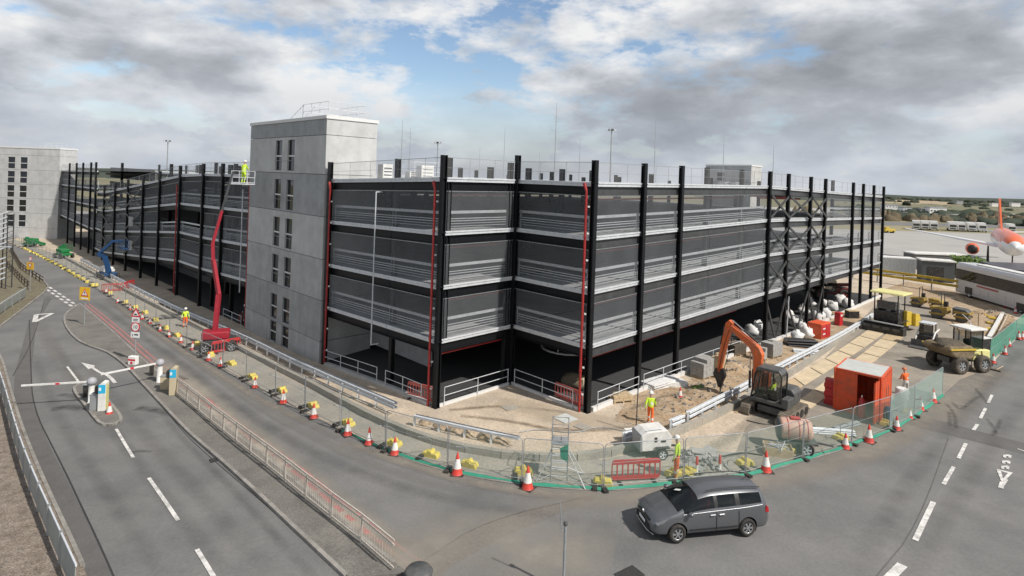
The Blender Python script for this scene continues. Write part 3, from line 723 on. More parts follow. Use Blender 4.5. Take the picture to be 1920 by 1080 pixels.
# notch: C to N is a left-hand face, B to N a right-hand face
bays([0, 6.15], lambda s: AB(0, s), lambda s, i: LV[i], NLV, cols=False)
bays([-6.15, 0], lambda s: AB(s, 6.15), lambda s, i: LV[i], NAV, cols=False)
column(AB(0, 6.15) + Vector((0, -.1, 0)), 0, 14.9, (S2, S2), w=.30); column(AB(-.5, 6.3), 0, 14.4, (S2, S2), w=.30)
column(AB(-6.15, 6.15) + Vector((.05, -.15, 0)), 0, 14.6, (S2, S2), w=.31); column(AB(-5.6, 6.3), LV[0], 14.5, (S2, S2), w=.30)
Bs = [6.15, 6.15 + 3.71 * R2, 6.15 + 9.3 * R2]
bays(Bs, lambda s: AB(-6.15, s), zL, NLV, cols=False)
for s in Bs[1:]: P = AB(-6.15, s) + NLV * (.12 if s == Bs[2] else -.42); column(P, gz(P.x, P.y), zL(s, 3) + 1.3, (S2, S2))
LSs = [19.5, 24.9, 29, 34.7, 40.6, 46.2, 52.2, 57.9, 63.4, 68.4]; LSb = [6.15 + s * R2 for s in LSs]
bays(LSb, lambda s: AB(-6.15, s), zL, NLV, nomesh={(3, 1), (2, 1)}, stub=1.1, beam_m='steel_black')
LEs = [68.6, 71.7, 77, 81.8, 87.4, 95.3]; LEb = [6.16 + s * R2 for s in LEs]
bays(LEb, lambda s: AB(-6.15, s), zL, NLV, stub=1.5)
# wider second columns just inside the corner of the left wing
column(AB(-5.4, LSb[2] - 1.2), -2, 14.0, (S2, S2)); column(AB(-5.4, LSb[1] - 1.0), -2, 13.9, (S2, S2), w=.34)
# edge of the upper decks behind the ramp
bays([55.3, 63, 71, 79, 87, 95, 103], lambda s: AB(3, s), lambda s, i: LV[i] - 1.0, NLV, nomesh={(j, i) for j in range(6) for i in (1, 2)}, stub=1.4, cols=True, full=set())

# decks
def deck(i, cells, name='deck'):
    mb = MB()
    for a0, a1, b0, b1 in cells:
        na = max(1, int((a1 - a0) / 8 + .5)); nb = max(1, int((b1 - b0) / 8 + .5))
        for p in range(na):
            for q in range(nb):
                aa = [a0 + (a1 - a0) * (p + e) / na for e in (0, 1)]; bb = [b0 + (b1 - b0) * (q + e) / nb for e in (0, 1)]
                cs = [(aa[0], bb[0]), (aa[1], bb[0]), (aa[1], bb[1]), (aa[0], bb[1])]
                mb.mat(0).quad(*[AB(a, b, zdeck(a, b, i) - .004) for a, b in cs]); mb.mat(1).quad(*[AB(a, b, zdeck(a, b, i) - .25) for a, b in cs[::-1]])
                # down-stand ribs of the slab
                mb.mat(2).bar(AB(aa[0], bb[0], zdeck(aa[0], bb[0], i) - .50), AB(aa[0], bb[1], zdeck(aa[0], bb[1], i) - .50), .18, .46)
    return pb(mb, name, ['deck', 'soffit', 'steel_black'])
G_ = .24
cells = [(0.0 + G_, 64.4, G_, 6.15), (-6.15 + G_, 64.4, 6.15 + G_, 33), (-6.15 + G_, 64.4, 33, 55.2)]
for i in range(4): deck(i, cells)
for i in range(4): deck(i, [(-6.15 + G_, 2.7, 55.2, 102.85)], 'ramp')
for i in range(4): deck(i, [(3.25, 50, 55.2, 103), (-6.15 + G_, 50, 103.1, 141)])
# painted bay lines on the decks
mb = MB()
for i in range(3):
    a = 1.0
    while a < 63: 
        mb.bar(AB(a, .7, zdeck(a, .7, i) + .004), AB(a, 5.3, zdeck(a, 5.3, i) + .004), .10, .006); a += 2.5
    mb.bar(AB(1, 5.35, zR(1, i) + .004), AB(26, 5.35, zdeck(26, 5.35, i) + .004), .1, .006)
    b = 1.2
    while b < 6: mb.bar(AB(.7, b, LV[i] + .005), AB(5, b, LV[i] + .005), .1, .006); b += 2.4
    b = 7.2
    while b < 19: mb.bar(AB(-5.4, b, zdeck(-5.4, b, i) + .006), AB(-.8, b, zdeck(-.8, b, i) + .006), .1, .006); b += 2.4
pb(mb, 'bay_lines', 'paint', kind='stuff')
# inner columns and roof stubs
for a in (2.5, 7.2, 12, 16.8, 21.6, 26.4, 33, 40, 48, 56, 64):
    for b in (16.5, 32, 47.5):
        p = AB(a, b); column((p.x, p.y), 0, zdeck(a, b, 3) + (1.15 if (a * 7 + b) % 3 > .8 else .6), (S2, S2), w=.42)
for a, b in ((-3, 27), (-2, 41), (-2.5, 50), (12, 70), (12, 90), (12, 110), (2, 125), (20, 76), (22, 100), (2, 60), (2, 75), (2, 90), (30, 60)):
    p = AB(a, b); column((p.x, p.y), -1, LV[3] + .55, (S2, S2), w=.45)
# cross bracing of three bays, with V struts at the ground
for j in (5, 6, 7):
    for i in range(3):
        z00, z01 = zR(As[j], i), zR(As[j + 1], i); z10, z11 = zR(As[j], i + 1) - .8, zR(As[j + 1], i + 1) - .8
        for p, q in (((As[j], z00 + .1), (As[j + 1], z11)), ((As[j + 1], z01 + .1), (As[j], z10))):
            A_ = AB(p[0], -.22, p[1]); B_ = AB(q[0], -.22, q[1])
            if p[0] > q[0]: A_ += NAV * .14; B_ += NAV * .14
            pb(MB().bar(A_, B_, .10, .2), 'brace', 'steel_dark')
    md = (As[j] + As[j + 1]) / 2; m0 = AB(md, -.2); m0.z = gz(m0.x, m0.y) + .1
    for s_ in (As[j], As[j + 1]): pb(MB().bar(m0 + Vector((0, 0, .0)), AB(s_, -.2, zR(s_, 0) - .9), .1, .2), 'brace', 'steel_dark')
for j in (5, 7):
    for i in range(3):
        b0, b1 = LSb[j], LSb[j + 1]
        for p, q in (((b0, zL(b0, i) + .1), (b1, zL(b1, i + 1) - .8)), ((b1, zL(b1, i) + .1), (b0, zL(b0, i + 1) - .8))):
            off = -6.40 if p[0] < q[0] else -6.55
            pb(MB().bar(AB(off, p[0], p[1]), AB(off, q[0], q[1]), .08, .2), 'brace', 'steel_dark')
        c = AB(-6.66, (b0 + b1) / 2, (zL(b0, i) + zL(b1, i + 1)) / 2 - .3)
        if j == 5 and i < 2: pb(MB().box(c + Vector((-.35, .35, 0)), (.08, .35, 1.3), rz=rad(-45)).box(c + Vector((.25, -.25, 0)), (.08, .35, 1.3), rz=rad(-45)), 'gusset_plate', 'white')
# red downpipes with brackets and hopper
def downpipe(a, b, z0, z1, hop=True):
    p = AB(a, b); mb = MB().tube([(p.x, p.y, z0), (p.x, p.y, z1)], .075, 8)
    z = z0 + .8
    while z < z1: mb.lathe([(.1, -.04), (.1, .04)], 8, (p.x, p.y, z)); z += 1.55
    if hop: mb.tube([(p.x, p.y, z1 - .02), (p.x - .12, p.y + .15, z1 + .45)], [.075, .11], 8)
    pb(mb, 'downpipe', 'pipe_red')
    mb = MB(); z = z0 + 1
    while z < z1: mb.box((p.x + .16, p.y - .02, z), (.12, .1, .1)); z += 1.55
    pb(mb, 'pipe_bracket', 'white')
downpipe(-.30, .22, .05, 12.8); downpipe(-6.42, 6.5, .05, 12.6); downpipe(-6.40, 19.0, -.6, 12.2)
downpipe(-6.42, 34.0, -1.0, 11.9); downpipe(-6.45, LSb[3] + .4, -1.5, 10.8)
def hpipe(a0, b0, a1, b1, z0, z1, r=.06):
    pb(MB().tube([AB(a0, b0, z0), AB(a1, b1, z1)], r, 6), 'fire_main', 'pipe_red')
for i in range(4):
    hpipe(.5, .55, 21, .55, zR(.5, i) - 1.0, zR(21, i) - 1.0); hpipe(-5.8, 6.7, -.3, 6.7, LV[i] - 1.0, LV[i] - 1.0)
hpipe(26.0, .9, 36, .9, zR(30, 3) - 1.0, zR(36, 3) - 1.0, .1); hpipe(26, 1.8, 36, 1.8, zR(30, 3) - .85, zR(36, 3) - .85, .1)
hpipe(21, .8, 44, .8, 3.0, 3.2, .08)
# hoist post hung on the left bay, grey
p = AB(-6.5, 12.1); pb(MB().tube([(p.x - .3, p.y, 2.3), (p.x - .3, p.y, 12.2)], .045, 6).tube([(p.x - .32, p.y, 2.32), (p.x + .1, p.y + .3, 2.32)], .045, 6).tube([(p.x - .32, p.y, 12.2), (p.x - .02, p.y + .5, 12.2)], .045, 6), 'rain_pipe', 'galv')
p = AB(-6.6, 35.1); pb(MB().tube([(p.x, p.y, 2.0), (p.x, p.y, 11.5)], .05, 6), 'rain_pipe', 'galv')
# ground floor: slab, edge kerb, handrails, inner core wall, lights
pb(MB().quad(*[AB(a, b, -.0) for a, b in ((0, 6.15), (0, 0), (64, 0), (64, 60), (-6.15, 60), (-6.15, 6.15))]), 'ground_floor', 'concrete_dark') if False else None
cw = W2([]) or [tuple(AB(a, b)[:2]) for a, b in ((-6.15, 6.2), (.05, 6.2), (.05, .05), (64, .05), (64, 60), (-6.1, 60), (-6.1, 6.2))][:-1]
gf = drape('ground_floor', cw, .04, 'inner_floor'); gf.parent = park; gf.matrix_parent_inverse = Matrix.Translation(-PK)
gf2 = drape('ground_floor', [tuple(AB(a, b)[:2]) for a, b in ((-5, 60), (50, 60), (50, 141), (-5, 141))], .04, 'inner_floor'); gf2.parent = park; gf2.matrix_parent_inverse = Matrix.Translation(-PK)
def upstand(P, Q, h=.22, w=.2, m='white_cap'):
    n = max(1, int((Q - P).length / 3)); 
    for i in range(n):
        a = P.lerp(Q, i / n); b = P.lerp(Q, (i + 1) / n); a.z = gz(a.x, a.y) + h / 2; b.z = gz(b.x, b.y) + h / 2
        pb(MB().bar(a, b.lerp(a, .005), w, h + .1), 'edge_kerb', m)
upstand(AB(.3, -.25), AB(64, -.25)); upstand(AB(-.1, .3), AB(-.1, 6), .12, .14); upstand(AB(-6, 6.0), AB(-.3, 6.0), .12, .14)
upstand(AB(-6.3, 6.6), AB(-6.3, 19), .15, .3, 'concrete_lt')
def handrail(P, Q, m='galv', gaps=()):
    P = P.copy(); Q = Q.copy(); L_ = (Q - P).length; n = max(1, round(L_ / 2.3)); pts = [P.lerp(Q, i / n) for i in range(n + 1)]
    mb = MB()
    for p in pts: g = gz(p.x, p.y); mb.tube([(p.x, p.y, g), (p.x, p.y, g + 1.12)], .028, 6)
    for h in (1.1, .62):
        mb.tube([(p.x, p.y, gz(p.x, p.y) + h) for p in pts], .024, 6)
    pb(mb, 'handrail', m)
handrail(AB(-5.7, 5.9), AB(-.5, 5.9)); handrail(AB(-.2, 5.6), AB(-.2, .8)); handrail(AB(.7, -.35), AB(5.0, -.35)); handrail(AB(5.6, -.35), AB(20, -.35))
handrail(AB(-6.4, 7.2), AB(-6.4, 11)); handrail(AB(-6.4, 12), AB(-6.4, 19)); handrail(AB(-6.6, 34.5), AB(-6.6, 39))
pb(MB().extr([(0, 0), (9, 0), (9, 3.5), (0, 3.5)], AB(-2.2, 12, .02), (-S2, S2, 0), (0, 0, 1), (S2 * .25, S2 * .25, 0)), 'core_wall', 'concrete')
pb(MB().extr([(0, 0), (6, 0), (6, 3.5), (0, 3.5)], AB(1.5, 19, .02), (S2, S2, 0), (0, 0, 1), (-S2 * .25, S2 * .25, 0)), 'core_wall', 'concrete')
# added walls, put in to block light through the open ground storey
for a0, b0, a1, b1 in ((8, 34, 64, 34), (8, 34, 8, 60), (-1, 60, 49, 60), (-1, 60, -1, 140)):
    P, Q = AB(a0, b0, -3.4), AB(a1, b1, -3.4); pb(MB().hexa([tuple(q) for q in (P, Q, Q + Vector((.1, .2, 0)), P + Vector((.1, .2, 0)), P + Vector((0, 0, 6.2)), Q + Vector((0, 0, 6.2)), Q + Vector((.1, .2, 6.2)), P + Vector((.1, .2, 6.2)))]), 'added_back_wall', 'concrete_dark')
for i in (0, 1, 2):  # more added walls, keeping the see-through upper storeys dark
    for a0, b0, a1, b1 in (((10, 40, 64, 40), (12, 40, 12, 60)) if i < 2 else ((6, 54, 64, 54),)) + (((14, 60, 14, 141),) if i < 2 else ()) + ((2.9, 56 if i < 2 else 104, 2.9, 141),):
        P, Q = AB(a0, b0, LV[i] + .3), AB(a1, b1, LV[i] + .3); pb(MB().hexa([tuple(q) for q in (P, Q, Q + Vector((.1, .2, 0)), P + Vector((.1, .2, 0)), P + Vector((0, 0, 2.3)), Q + Vector((0, 0, 2.3)), Q + Vector((.1, .2, 2.3)), P + Vector((.1, .2, 2.3)))]), 'added_back_wall', 'concrete_dark')
# helical ramp seen under the deck by the corner
mb = MB(); c = AB(3.6, 4.2)
pts = [(c.x + 1.9 * math.cos(t), c.y + 1.9 * math.sin(t), 2.1 + .02 * t) for t in [i * .35 for i in range(18)]]
mb.tube(pts, .07, 6, closed=True)
for p in pts[::3]: mb.tube([p, (p[0], p[1], 2.9)], .03, 5)
pb(mb, 'ceiling_cable_ring', 'galv_dull')

# ---------------------------------------------------------------- concrete stair towers
def wall_holes(mb, w, z0, z1, holes, o, U, Nn, th):
    """a slab of wall w wide from z0 to z1 with rectangular holes (x0,x1,za,zb), front face at o, thickness th inwards"""
    xs = sorted({0, w} | {q for h in holes for q in h[:2]}); zs = sorted({z0, z1} | {min(z1, max(z0, q)) for h in holes for q in h[2:]})
    o = Vector(o); U = Vector(U); Nn = Vector(Nn)
    def inh(x, z): return any(h[0] < x < h[1] and h[2] < z < h[3] for h in holes) or not (0 < x < w and z0 < z < z1)
    pt = lambda x, z, d: tuple(o + U * x - Nn * d + Vector((0, 0, z)))
    for i, (xa, xb) in enumerate(zip(xs, xs[1:])):
        for j, (za, zb) in enumerate(zip(zs, zs[1:])):
            if zb - za < 1e-5: continue
            cx, cz = (xa + xb) / 2, (za + zb) / 2
            if inh(cx, cz): continue
            mb.quad(pt(xa, za, 0), pt(xb, za, 0), pt(xb, zb, 0), pt(xa, zb, 0))
            if xa > 0 and inh(xa - 1e-3, cz): mb.quad(pt(xa, za, th), pt(xa, za, 0), pt(xa, zb, 0), pt(xa, zb, th))
            if xb < w and inh(xb + 1e-3, cz): mb.quad(pt(xb, za, 0), pt(xb, za, th), pt(xb, zb, th), pt(xb, zb, 0))
            if inh(cx, za - 1e-3): mb.quad(pt(xa, za, th), pt(xb, za, th), pt(xb, za, 0), pt(xa, za, 0))
            if inh(cx, zb + 1e-3): mb.quad(pt(xa, zb, 0), pt(xb, zb, 0), pt(xb, zb, th), pt(xa, zb, th))
def stair_tower(label, P, U, w, dep, zt, joints, zbase, wins, mlist, cap=.25):
    """P: near corner of the window face; U runs along it; window columns given by their centre"""
    U = Vector(U); n = U.cross(Vector((0, 0, 1))); n = n if n.y < 0 else -n; Dn = -n
    root = thing('stair_tower', label, 'stair tower', (P.x, P.y, zbase)); off = Vector((P.x, P.y, zbase))
    def part(mb, name, m, parent=root, **k):
        mb.v = [tuple(Vector(v) - off) for v in mb.v]; return mb.build(name, m, parent, **k)
    P = Vector((P.x, P.y, 0))
    js = [zbase] + joints + [zt]
    for k, (za, zb) in enumerate(zip(js, js[1:])):
        hs = [(c - hw, c + hw, a, b) for (c, hw, a, b) in wins if a >= za - .01 and b <= zb + .01]
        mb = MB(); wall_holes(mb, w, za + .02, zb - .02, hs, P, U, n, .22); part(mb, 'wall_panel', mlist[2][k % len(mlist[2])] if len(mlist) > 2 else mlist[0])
        mb = MB(); wall_holes(mb, dep, za + .02, zb - .02, [], P + U * 0 + Dn * 0, Dn, -U, .2); part(mb, 'wall_panel', mlist[1])  # sunward side takes the paler concrete, its brightness painted into the material
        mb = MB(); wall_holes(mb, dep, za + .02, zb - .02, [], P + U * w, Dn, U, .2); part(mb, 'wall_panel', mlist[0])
    core = MB(); q = .10; A_ = P + U * q + Dn * .24; 
    core.hexa([tuple(A_ + U * a + Dn * b + Vector((0, 0, z))) for z in (zbase, zt - .05) for a, b in ((0, 0), (w - 2 * q, 0), (w - 2 * q, dep - .4), (0, dep - .4))])
    part(core, 'core', 'concrete_dark')
    e = .08
    part(MB().hexa([tuple(P + U * a + Dn * b + Vector((0, 0, z))) for z in (zt, zt + cap) for a, b in ((-e, -e), (w + e, -e), (w + e, dep + e), (-e, dep + e))]), 'roof_cap', 'white_cap')
    for (c, hw, a, b) in wins:
        o = P + U * (c - hw) + Dn * .14; W_ = 2 * hw; h = b - a
        fr = MB()
        for x0, x1, z0, z1 in ((0, .05, 0, h), (W_ - .05, W_, 0, h), (.05, W_ - .05, 0, .05), (.05, W_ - .05, h - .05, h), (.05, W_ - .05, h * .47, h * .51)):
            fr.hexa([tuple(o + U * x + Dn * d + Vector((0, 0, a + z))) for z in (z0, z1) for x, d in ((x0, 0), (x1, 0), (x1, .06), (x0, .06))])
        f = part(fr, 'window_frame', 'frame_dark')
        g = MB().quad(*[tuple(o + U * x + Dn * .035 + Vector((0, 0, a + z))) for x, z in ((.05, .05), (W_ - .05, .05), (W_ - .05, h - .05), (.05, h - .05))]); part(g, 'pane', 'glass', f)
        t = MB().hexa([tuple(o + U * x + Dn * d + Vector((0, 0, a + z))) for z in (h * .455, h * .50) for x, d in ((0, -.06), (W_, -.06), (W_, -.01), (0, -.01))]); part(t, 'transom', 'white', f)
    return root, part
win = []
for za, zb in ((13.35, 15.9), (10.15, 12.65), (7.0, 9.5), (3.9, 6.35), (.95, 3.05), (-1.0, .75)):
    for c in (5.85, 8.2): win.append((c, .64, za + .05, zb))
P = AB(-6.45, 19.75)
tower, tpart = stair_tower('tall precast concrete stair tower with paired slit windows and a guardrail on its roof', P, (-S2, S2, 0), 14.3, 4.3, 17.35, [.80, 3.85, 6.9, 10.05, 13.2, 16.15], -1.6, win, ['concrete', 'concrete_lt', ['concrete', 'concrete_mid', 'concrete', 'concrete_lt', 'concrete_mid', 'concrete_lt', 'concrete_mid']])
mb = MB()
def rail_box(mb, c, U, V, a, b, z, h, step=1.0):
    U = Vector(U); V = Vector(V); cs = [c, c + U * a, c + U * a + V * b, c + V * b, c]
    for p, q in zip(cs, cs[1:]):
        n = max(1, round((q - p).length / step))
        for i in range(n): r = p.lerp(q, i / n); mb.tube([(r.x, r.y, z), (r.x, r.y, z + h)], .025, 5)
        for hh in (h, h * .5, .12): mb.tube([(p.x, p.y, z + hh), (q.x, q.y, z + hh)], .022, 5)
rail_box(mb, AB(-5.9, 20.6), (-S2, S2, 0), (S2, S2, 0), 4.2, 3.2, 17.6, 1.15, 1.4)
for i in range(5): q = AB(-5.9, 24.9 + i * .45); mb.tube([(q.x, q.y, 18.75 - i * .22), (q.x, q.y, 17.6)], .02, 5)
tpart(mb.tube([AB(-5.9, 24.8, 18.75), AB(-5.9, 27.4, 17.6)], .022, 5).tube([AB(-4.9, 24.8, 18.75), AB(-4.9, 27.4, 17.6)], .022, 5), 'roof_guardrail', 'galv')
# window grilles crossing the slits
mb = MB()
for za in (14.2, 11.0, 7.9, 4.8):
    q = AB(-6.52, 25.0, za); r = AB(-6.52, 28.9, za); mb.bar(q, r, .02, .03)
tpart(mb, 'window_bar', 'galv_dull')

fy = 128.0; win = []
for k, (za, zb) in enumerate(((12.0, 14.6), (8.9, 11.5), (5.8, 8.4), (2.7, 5.3), (-.6, 2.0))):
    win += [(4.6, .8, za, zb), (7.3, .8, za, zb)]
P = Vector((D(112, 300, fy).x, fy, 0))
# here the face looks straight at the camera; its first column of windows is the louvred one
wins2 = [(w_[0] + 3.2, .78, w_[2] - .15, w_[3] - .25) for w_ in win]
far_tower, fpart = stair_tower('broad light concrete tower with dark windows at the far left end of the street', P, (-1, 0, 0), 17, 5.2, 16.3, [-1.0, 2.2, 5.35, 8.5, 11.6, 14.8], -3.4, wins2, ['concrete_lt', 'concrete_lt'], cap=.35)
mb = MB(); q = D(108, 278, fy + 2); rail_box(mb, Vector((q.x - 3, fy + 1, 0)), (1, 0, 0), (0, 1, 0), 3.5, 3, 16.6, 1.1, 1.2); fpart(mb, 'roof_guardrail', 'galv')
P = D(1409, 310, 97); t3, p3 = stair_tower('small concrete stair tower standing above the roof at the far back of the car park', P, (-S2, S2, 0), 8, 4.2, 16.7, [2, 6, 10, 14.0], -.9, [(5.2, .7, 14.2, 15.6)], ['concrete', 'concrete_lt'])
# ================================================================ STREET FURNITURE
# ---- white guard railing on the island
def railing_panels(line, label_root, pitch, h, bar_gap, infill=True, m='cream_rail', rail2=True):
    pts = walk(line, pitch); root = thing('guard_railing', label_root, 'railing', onground(pts[0].x, pts[0].y)); o0 = root.location.copy()
    def V(x, y, z): return (x - o0.x, y - o0.y, z - o0.z)
    nb = 0
    for i, (a, b) in enumerate(zip(pts, pts[1:])):
        ga, gb = gz(a.x, a.y) + .12, gz(b.x, b.y) + .12
        MB().bar(V(a.x, a.y, ga - .1), V(a.x, a.y, ga + h), .055, .055).build('post', m, root)
        mb = MB()
        for z in ((h, h - .16, .14) if rail2 else (h, .14)): mb.bar(V(a.x, a.y, ga + z), V(b.x, b.y, gb + z), .04, .045)
        mb.build('rail', m, root)
        if infill:
            n = int((b - a).length / bar_gap); mb = MB()
            for k in range(1, n):
                t = k / n; x, y, g = a.x + (b.x - a.x) * t, a.y + (b.y - a.y) * t, ga + (gb - ga) * t
                mb.bar(V(x, y, g + .14), V(x, y, g + h - .16), .009, .009)
            mb.build('infill_bars', m, root, kind='stuff')
    return root
dm('cream_rail', (.56, .52, .46), .5, var=.15, scale=5, dirt=(.35, .27, .22), dirt_amt=.4, dirt_scale=3)
rl = smooth_line([G(*p) for p in [(330, 742), (400, 798), (470, 857), (540, 914), (600, 965), (660, 1010), (712, 1056), (752, 1092)]], 1)
railing_panels(rl, 'long pale metal guard railing along the kerbed island between the two roads', 2.05, 1.05, .16)
# ---- panelled barrier at the left bottom edge of the picture
dm('fence_grey', (.33, .36, .345), .6, var=.12, scale=3, dirt=(.24, .25, .23), dirt_amt=.5)
pts = walk(smooth_line([G(*p) for p in [(-20, 680), (3, 740), (20, 805), (42, 885), (72, 965), (100, 1030), (126, 1095), (172, 1200)]], 1), 2.4)
root = thing('site_fence', 'grey sheet-panel fence between the brown gravel bed and the gravel path at bottom left', 'fence', onground(pts[0].x, pts[0].y)); o0 = root.location.copy()
for a, b in zip(pts, pts[1:]):
    ga, gb = gz(a.x, a.y) + .05, gz(b.x, b.y) + .05; A_ = Vector((a.x, a.y, ga)) - o0; B_ = Vector((b.x, b.y, gb)) - o0; up = Vector((0, 0, 1))
    MB().bar(A_, A_ + up * 1.15, .08, .08).build('post', 'galv_dull', root)
    MB().bar(A_.lerp(B_, .03) + up * .52, B_.lerp(A_, .03) + up * .52, .02, .86).build('panel', 'fence_grey', root)
    mb = MB().bar(A_ + up * 1.05, B_ + up * 1.05, .05, .06); mb.bar(A_.lerp(B_, .05) + up * .1 + Vector((.03, 0, 0)), B_.lerp(A_, .05) + up * .95 + Vector((.03, 0, 0)), .02, .03); mb.build('rail', 'galv', root)
pts = walk(smooth_line([G(*p) for p in [(-40, 628), (0, 590), (30, 570), (58, 552)]], 0), 2.6)
root = thing('site_fence', 'pale panel fence behind the left kerb near the give way lines', 'fence', onground(pts[0].x, pts[0].y)); o0 = root.location.copy()
for a, b in zip(pts, pts[1:]):
    A_ = onground(a.x, a.y) - o0; B_ = onground(b.x, b.y) - o0; up = Vector((0, 0, 1))
    MB().bar(A_, A_ + up * 1.3, .08, .08).build('post', 'galv_dull', root)
    MB().bar(A_.lerp(B_, .03) + up * .6, B_.lerp(A_, .03) + up * .6, .03, .85).build('panel', 'fence_grey', root); MB().bar(A_ + up * 1.15, B_ + up * 1.15, .05, .05).build('rail', 'galv', root)
for k, line in enumerate(([(20, 470), (40, 505), (86, 535)], [(14, 500), (40, 528), (62, 548)])):
    pts = walk([Vector(G(*p)[:2]) for p in line], 2.6); root = thing('low_fence', ['low brown rail fence along the verge beside the far road', 'low brown rail fence further back on the verge'][k], 'fence', onground(pts[0].x, pts[0].y)); o0 = root.location.copy()
    for a, b in zip(pts, pts[1:]):
        A_ = onground(a.x, a.y) - o0; B_ = onground(b.x, b.y) - o0; up = Vector((0, 0, 1))
        MB().bar(A_, A_ + up * .9, .1, .1).build('post', 'timber_old', root) if 'timber_old' in M else MB().bar(A_, A_ + up * .9, .1, .1).build('post', 'bark', root)
        mb = MB().bar(A_ + up * .8, B_ + up * .8, .05, .1).bar(A_ + up * .45, B_ + up * .45, .05, .1); mb.build('rail', 'bark', root)
# ---- crash barriers
def crash_barrier(label, px, h=.72, spacing=2.0, double=True, m='galv', hoff=.72, endw=False, beams=(.70, .46)):
    line = smooth_line([G(x, y, hoff) for x, y in px], 1) if len(px) > 2 else [Vector(G(x, y, hoff)[:2]) for x, y in px]
    root = thing('crash_barrier', label, 'crash barrier', onground(line[0].x, line[0].y)); o0 = root.location.copy()
    pts = walk(line, spacing)
    for a, b in zip(pts, pts[1:]):
        t = (b - a).normalized(); n = Vector((-t.y, t.x))
        g0, g1 = gz(a.x, a.y), gz(b.x, b.y)
        for z in beams:
            A_ = Vector((a.x, a.y, g0 + z)) - o0; B_ = Vector((b.x, b.y, g1 + z)) - o0; nn = Vector((n.x, n.y, 0))
            for s_ in ((1, -1) if double else (-1,)):
                prof = [(-.09, 0), (-.05, .05), (-.015, .05), (0, .02), (.015, .05), (.05, .05), (.09, 0)]; mb = MB()
                L1 = [A_ + nn * s_ * (.07 + w) + Vector((0, 0, zz)) for zz, w in prof]; L2 = [B_ + nn * s_ * (.07 + w) + Vector((0, 0, zz)) for zz, w in prof]
                for q in range(6): mb.quad(L1[q], L2[q], L2[q + 1], L1[q + 1])
                mb.build('beam', m, root)
        mb = MB().bar(Vector((a.x, a.y, g0)) - o0, Vector((a.x, a.y, g0 + beams[0] + .02)) - o0, .11, .12); mb.build('post', m, root)
    return root
crash_barrier('long straight double-beam galvanised crash barrier running past the foot of the stair tower', [(152, 484), (250, 536), (350, 584), (450, 624), (560, 676), (660, 722), (768, 768)])
crash_barrier('short curved low crash barrier with timber posts beside the tan yard', [(778, 778), (840, 792), (905, 806), (974, 820)], hoff=.6, beams=(.56,), spacing=1.5)
crash_barrier('galvanised crash barrier passing behind the orange digger up to the asphalt paver', [(1290, 773), (1344, 746), (1398, 719), (1457, 684), (1565, 630), (1638, 587)], spacing=1.7)
crash_barrier('short end length of crash barrier by the worker and the white trailer', [(1170, 812), (1210, 803), (1246, 795)], spacing=1.6)
crash_barrier('short stepped length of crash barrier just right of the white trailer', [(1258, 788), (1288, 776)], spacing=1.2)
q0 = G(1598, 521); q1 = G(1802, 553); r = thing('pipe_barrier', 'barrier of two thick yellow bars across the far side of the site', 'barrier', q0, head(q0, q1)); L_ = (q1 - q0).length
for k in range(4):
    for z in (1.15, 1.85): MB().bar((L_ * k / 4 + .03, 0, z), (L_ * (k + 1) / 4 - .03, 0, z), .2, .34).build('bar', 'yellow', r)
    MB().bar((L_ * k / 4, .2, 0), (L_ * k / 4, .2, 2.0), .15, .15).build('post', 'galv_dull', r)
# ---- temporary mesh fence, panel by panel
def fence_panel(w, h=2.0, green=False, m='fence_mesh'):
    root = thing('mesh_fence', 'x', 'fence panel')
    mb = MB(); r = .12
    pts = [(0, 0, .05), (0, 0, h - r), (r * .3, 0, h - r * .3), (r, 0, h), (w - r, 0, h), (w - r * .3, 0, h - r * .3), (w, 0, h - r), (w, 0, .05)]
    mb.tube(pts, .02, 6); mb.tube([(0, 0, .22), (w, 0, .22)], .014, 6); mb.tube([(0, 0, 1.15), (w, 0, 1.15)], .008, 4); mb.build('frame', 'galv_dull', root)
    MB().quad((.03, 0, .1), (w - .03, 0, .1), (w - .03, 0, h - .05), (.03, 0, h - .05)).build('mesh_sheet', m, root)
    MB().box((0, 0, .06), (.22, .6, .12)).build('foot', 'rubber', root)
    return root
panels = {}
posts_px = [(179, 539), (207, 556), (235, 572), (254, 584), (271, 597), (292, 611), (318, 630), (350, 652), (378, 670), (418, 690), (462, 715), (517, 742), (573, 772), (640, 808),
            (724, 846), (840, 883), (980, 907), (1132, 919), (1282, 905), (1398, 892), (1505, 862), (1597, 834), (1668, 808), (1714, 782), (1767, 741)]
far_pts = walk([Vector(G(*p)[:2]) for p in [(14, 454), (60, 472), (110, 498), (160, 527), (179, 539)]], 3.4)
seg = [(a, b) for a, b in zip(far_pts, far_pts[1:])]
pp = [Vector(G(*p)[:2]) for p in posts_px]
main = list(zip(pp, pp[1:]))
rg = [Vector(G(*p)[:2]) for p in [(1853, 684), (1880, 660), (1905, 637), (1935, 610)]]
names_done = set(); learned = {}
def put_panel(a, b, kind, label, group):
    d = (b - a).length - .06; key = (round(d, 1), kind)
    g0, g1 = gz(a.x, a.y), gz(b.x, b.y)
    if key not in learned:
        r = fence_panel(d, 2.0, m={'plain': 'fence_mesh', 'green': 'fence_green', 'net': 'net_green', 'grey': 'net_grey'}[kind]); learn(r); learned[key] = r
        r.location = (a.x, a.y, g0); r.rotation_euler = (0, -math.atan2(g1 - g0, d), head(a, b))
    else:
        r = dup(learned[key], (a.x, a.y, g0), 0); r.rotation_euler = (0, -math.atan2(g1 - g0, d), head(a, b))
    r['label'] = label; r['group'] = group
    return r
for i, (a, b) in enumerate(seg): put_panel(a, b, 'plain', ORD[i] + ' wire mesh fence panel from the distant end of the roadworks fence', 'temporary fence panels')
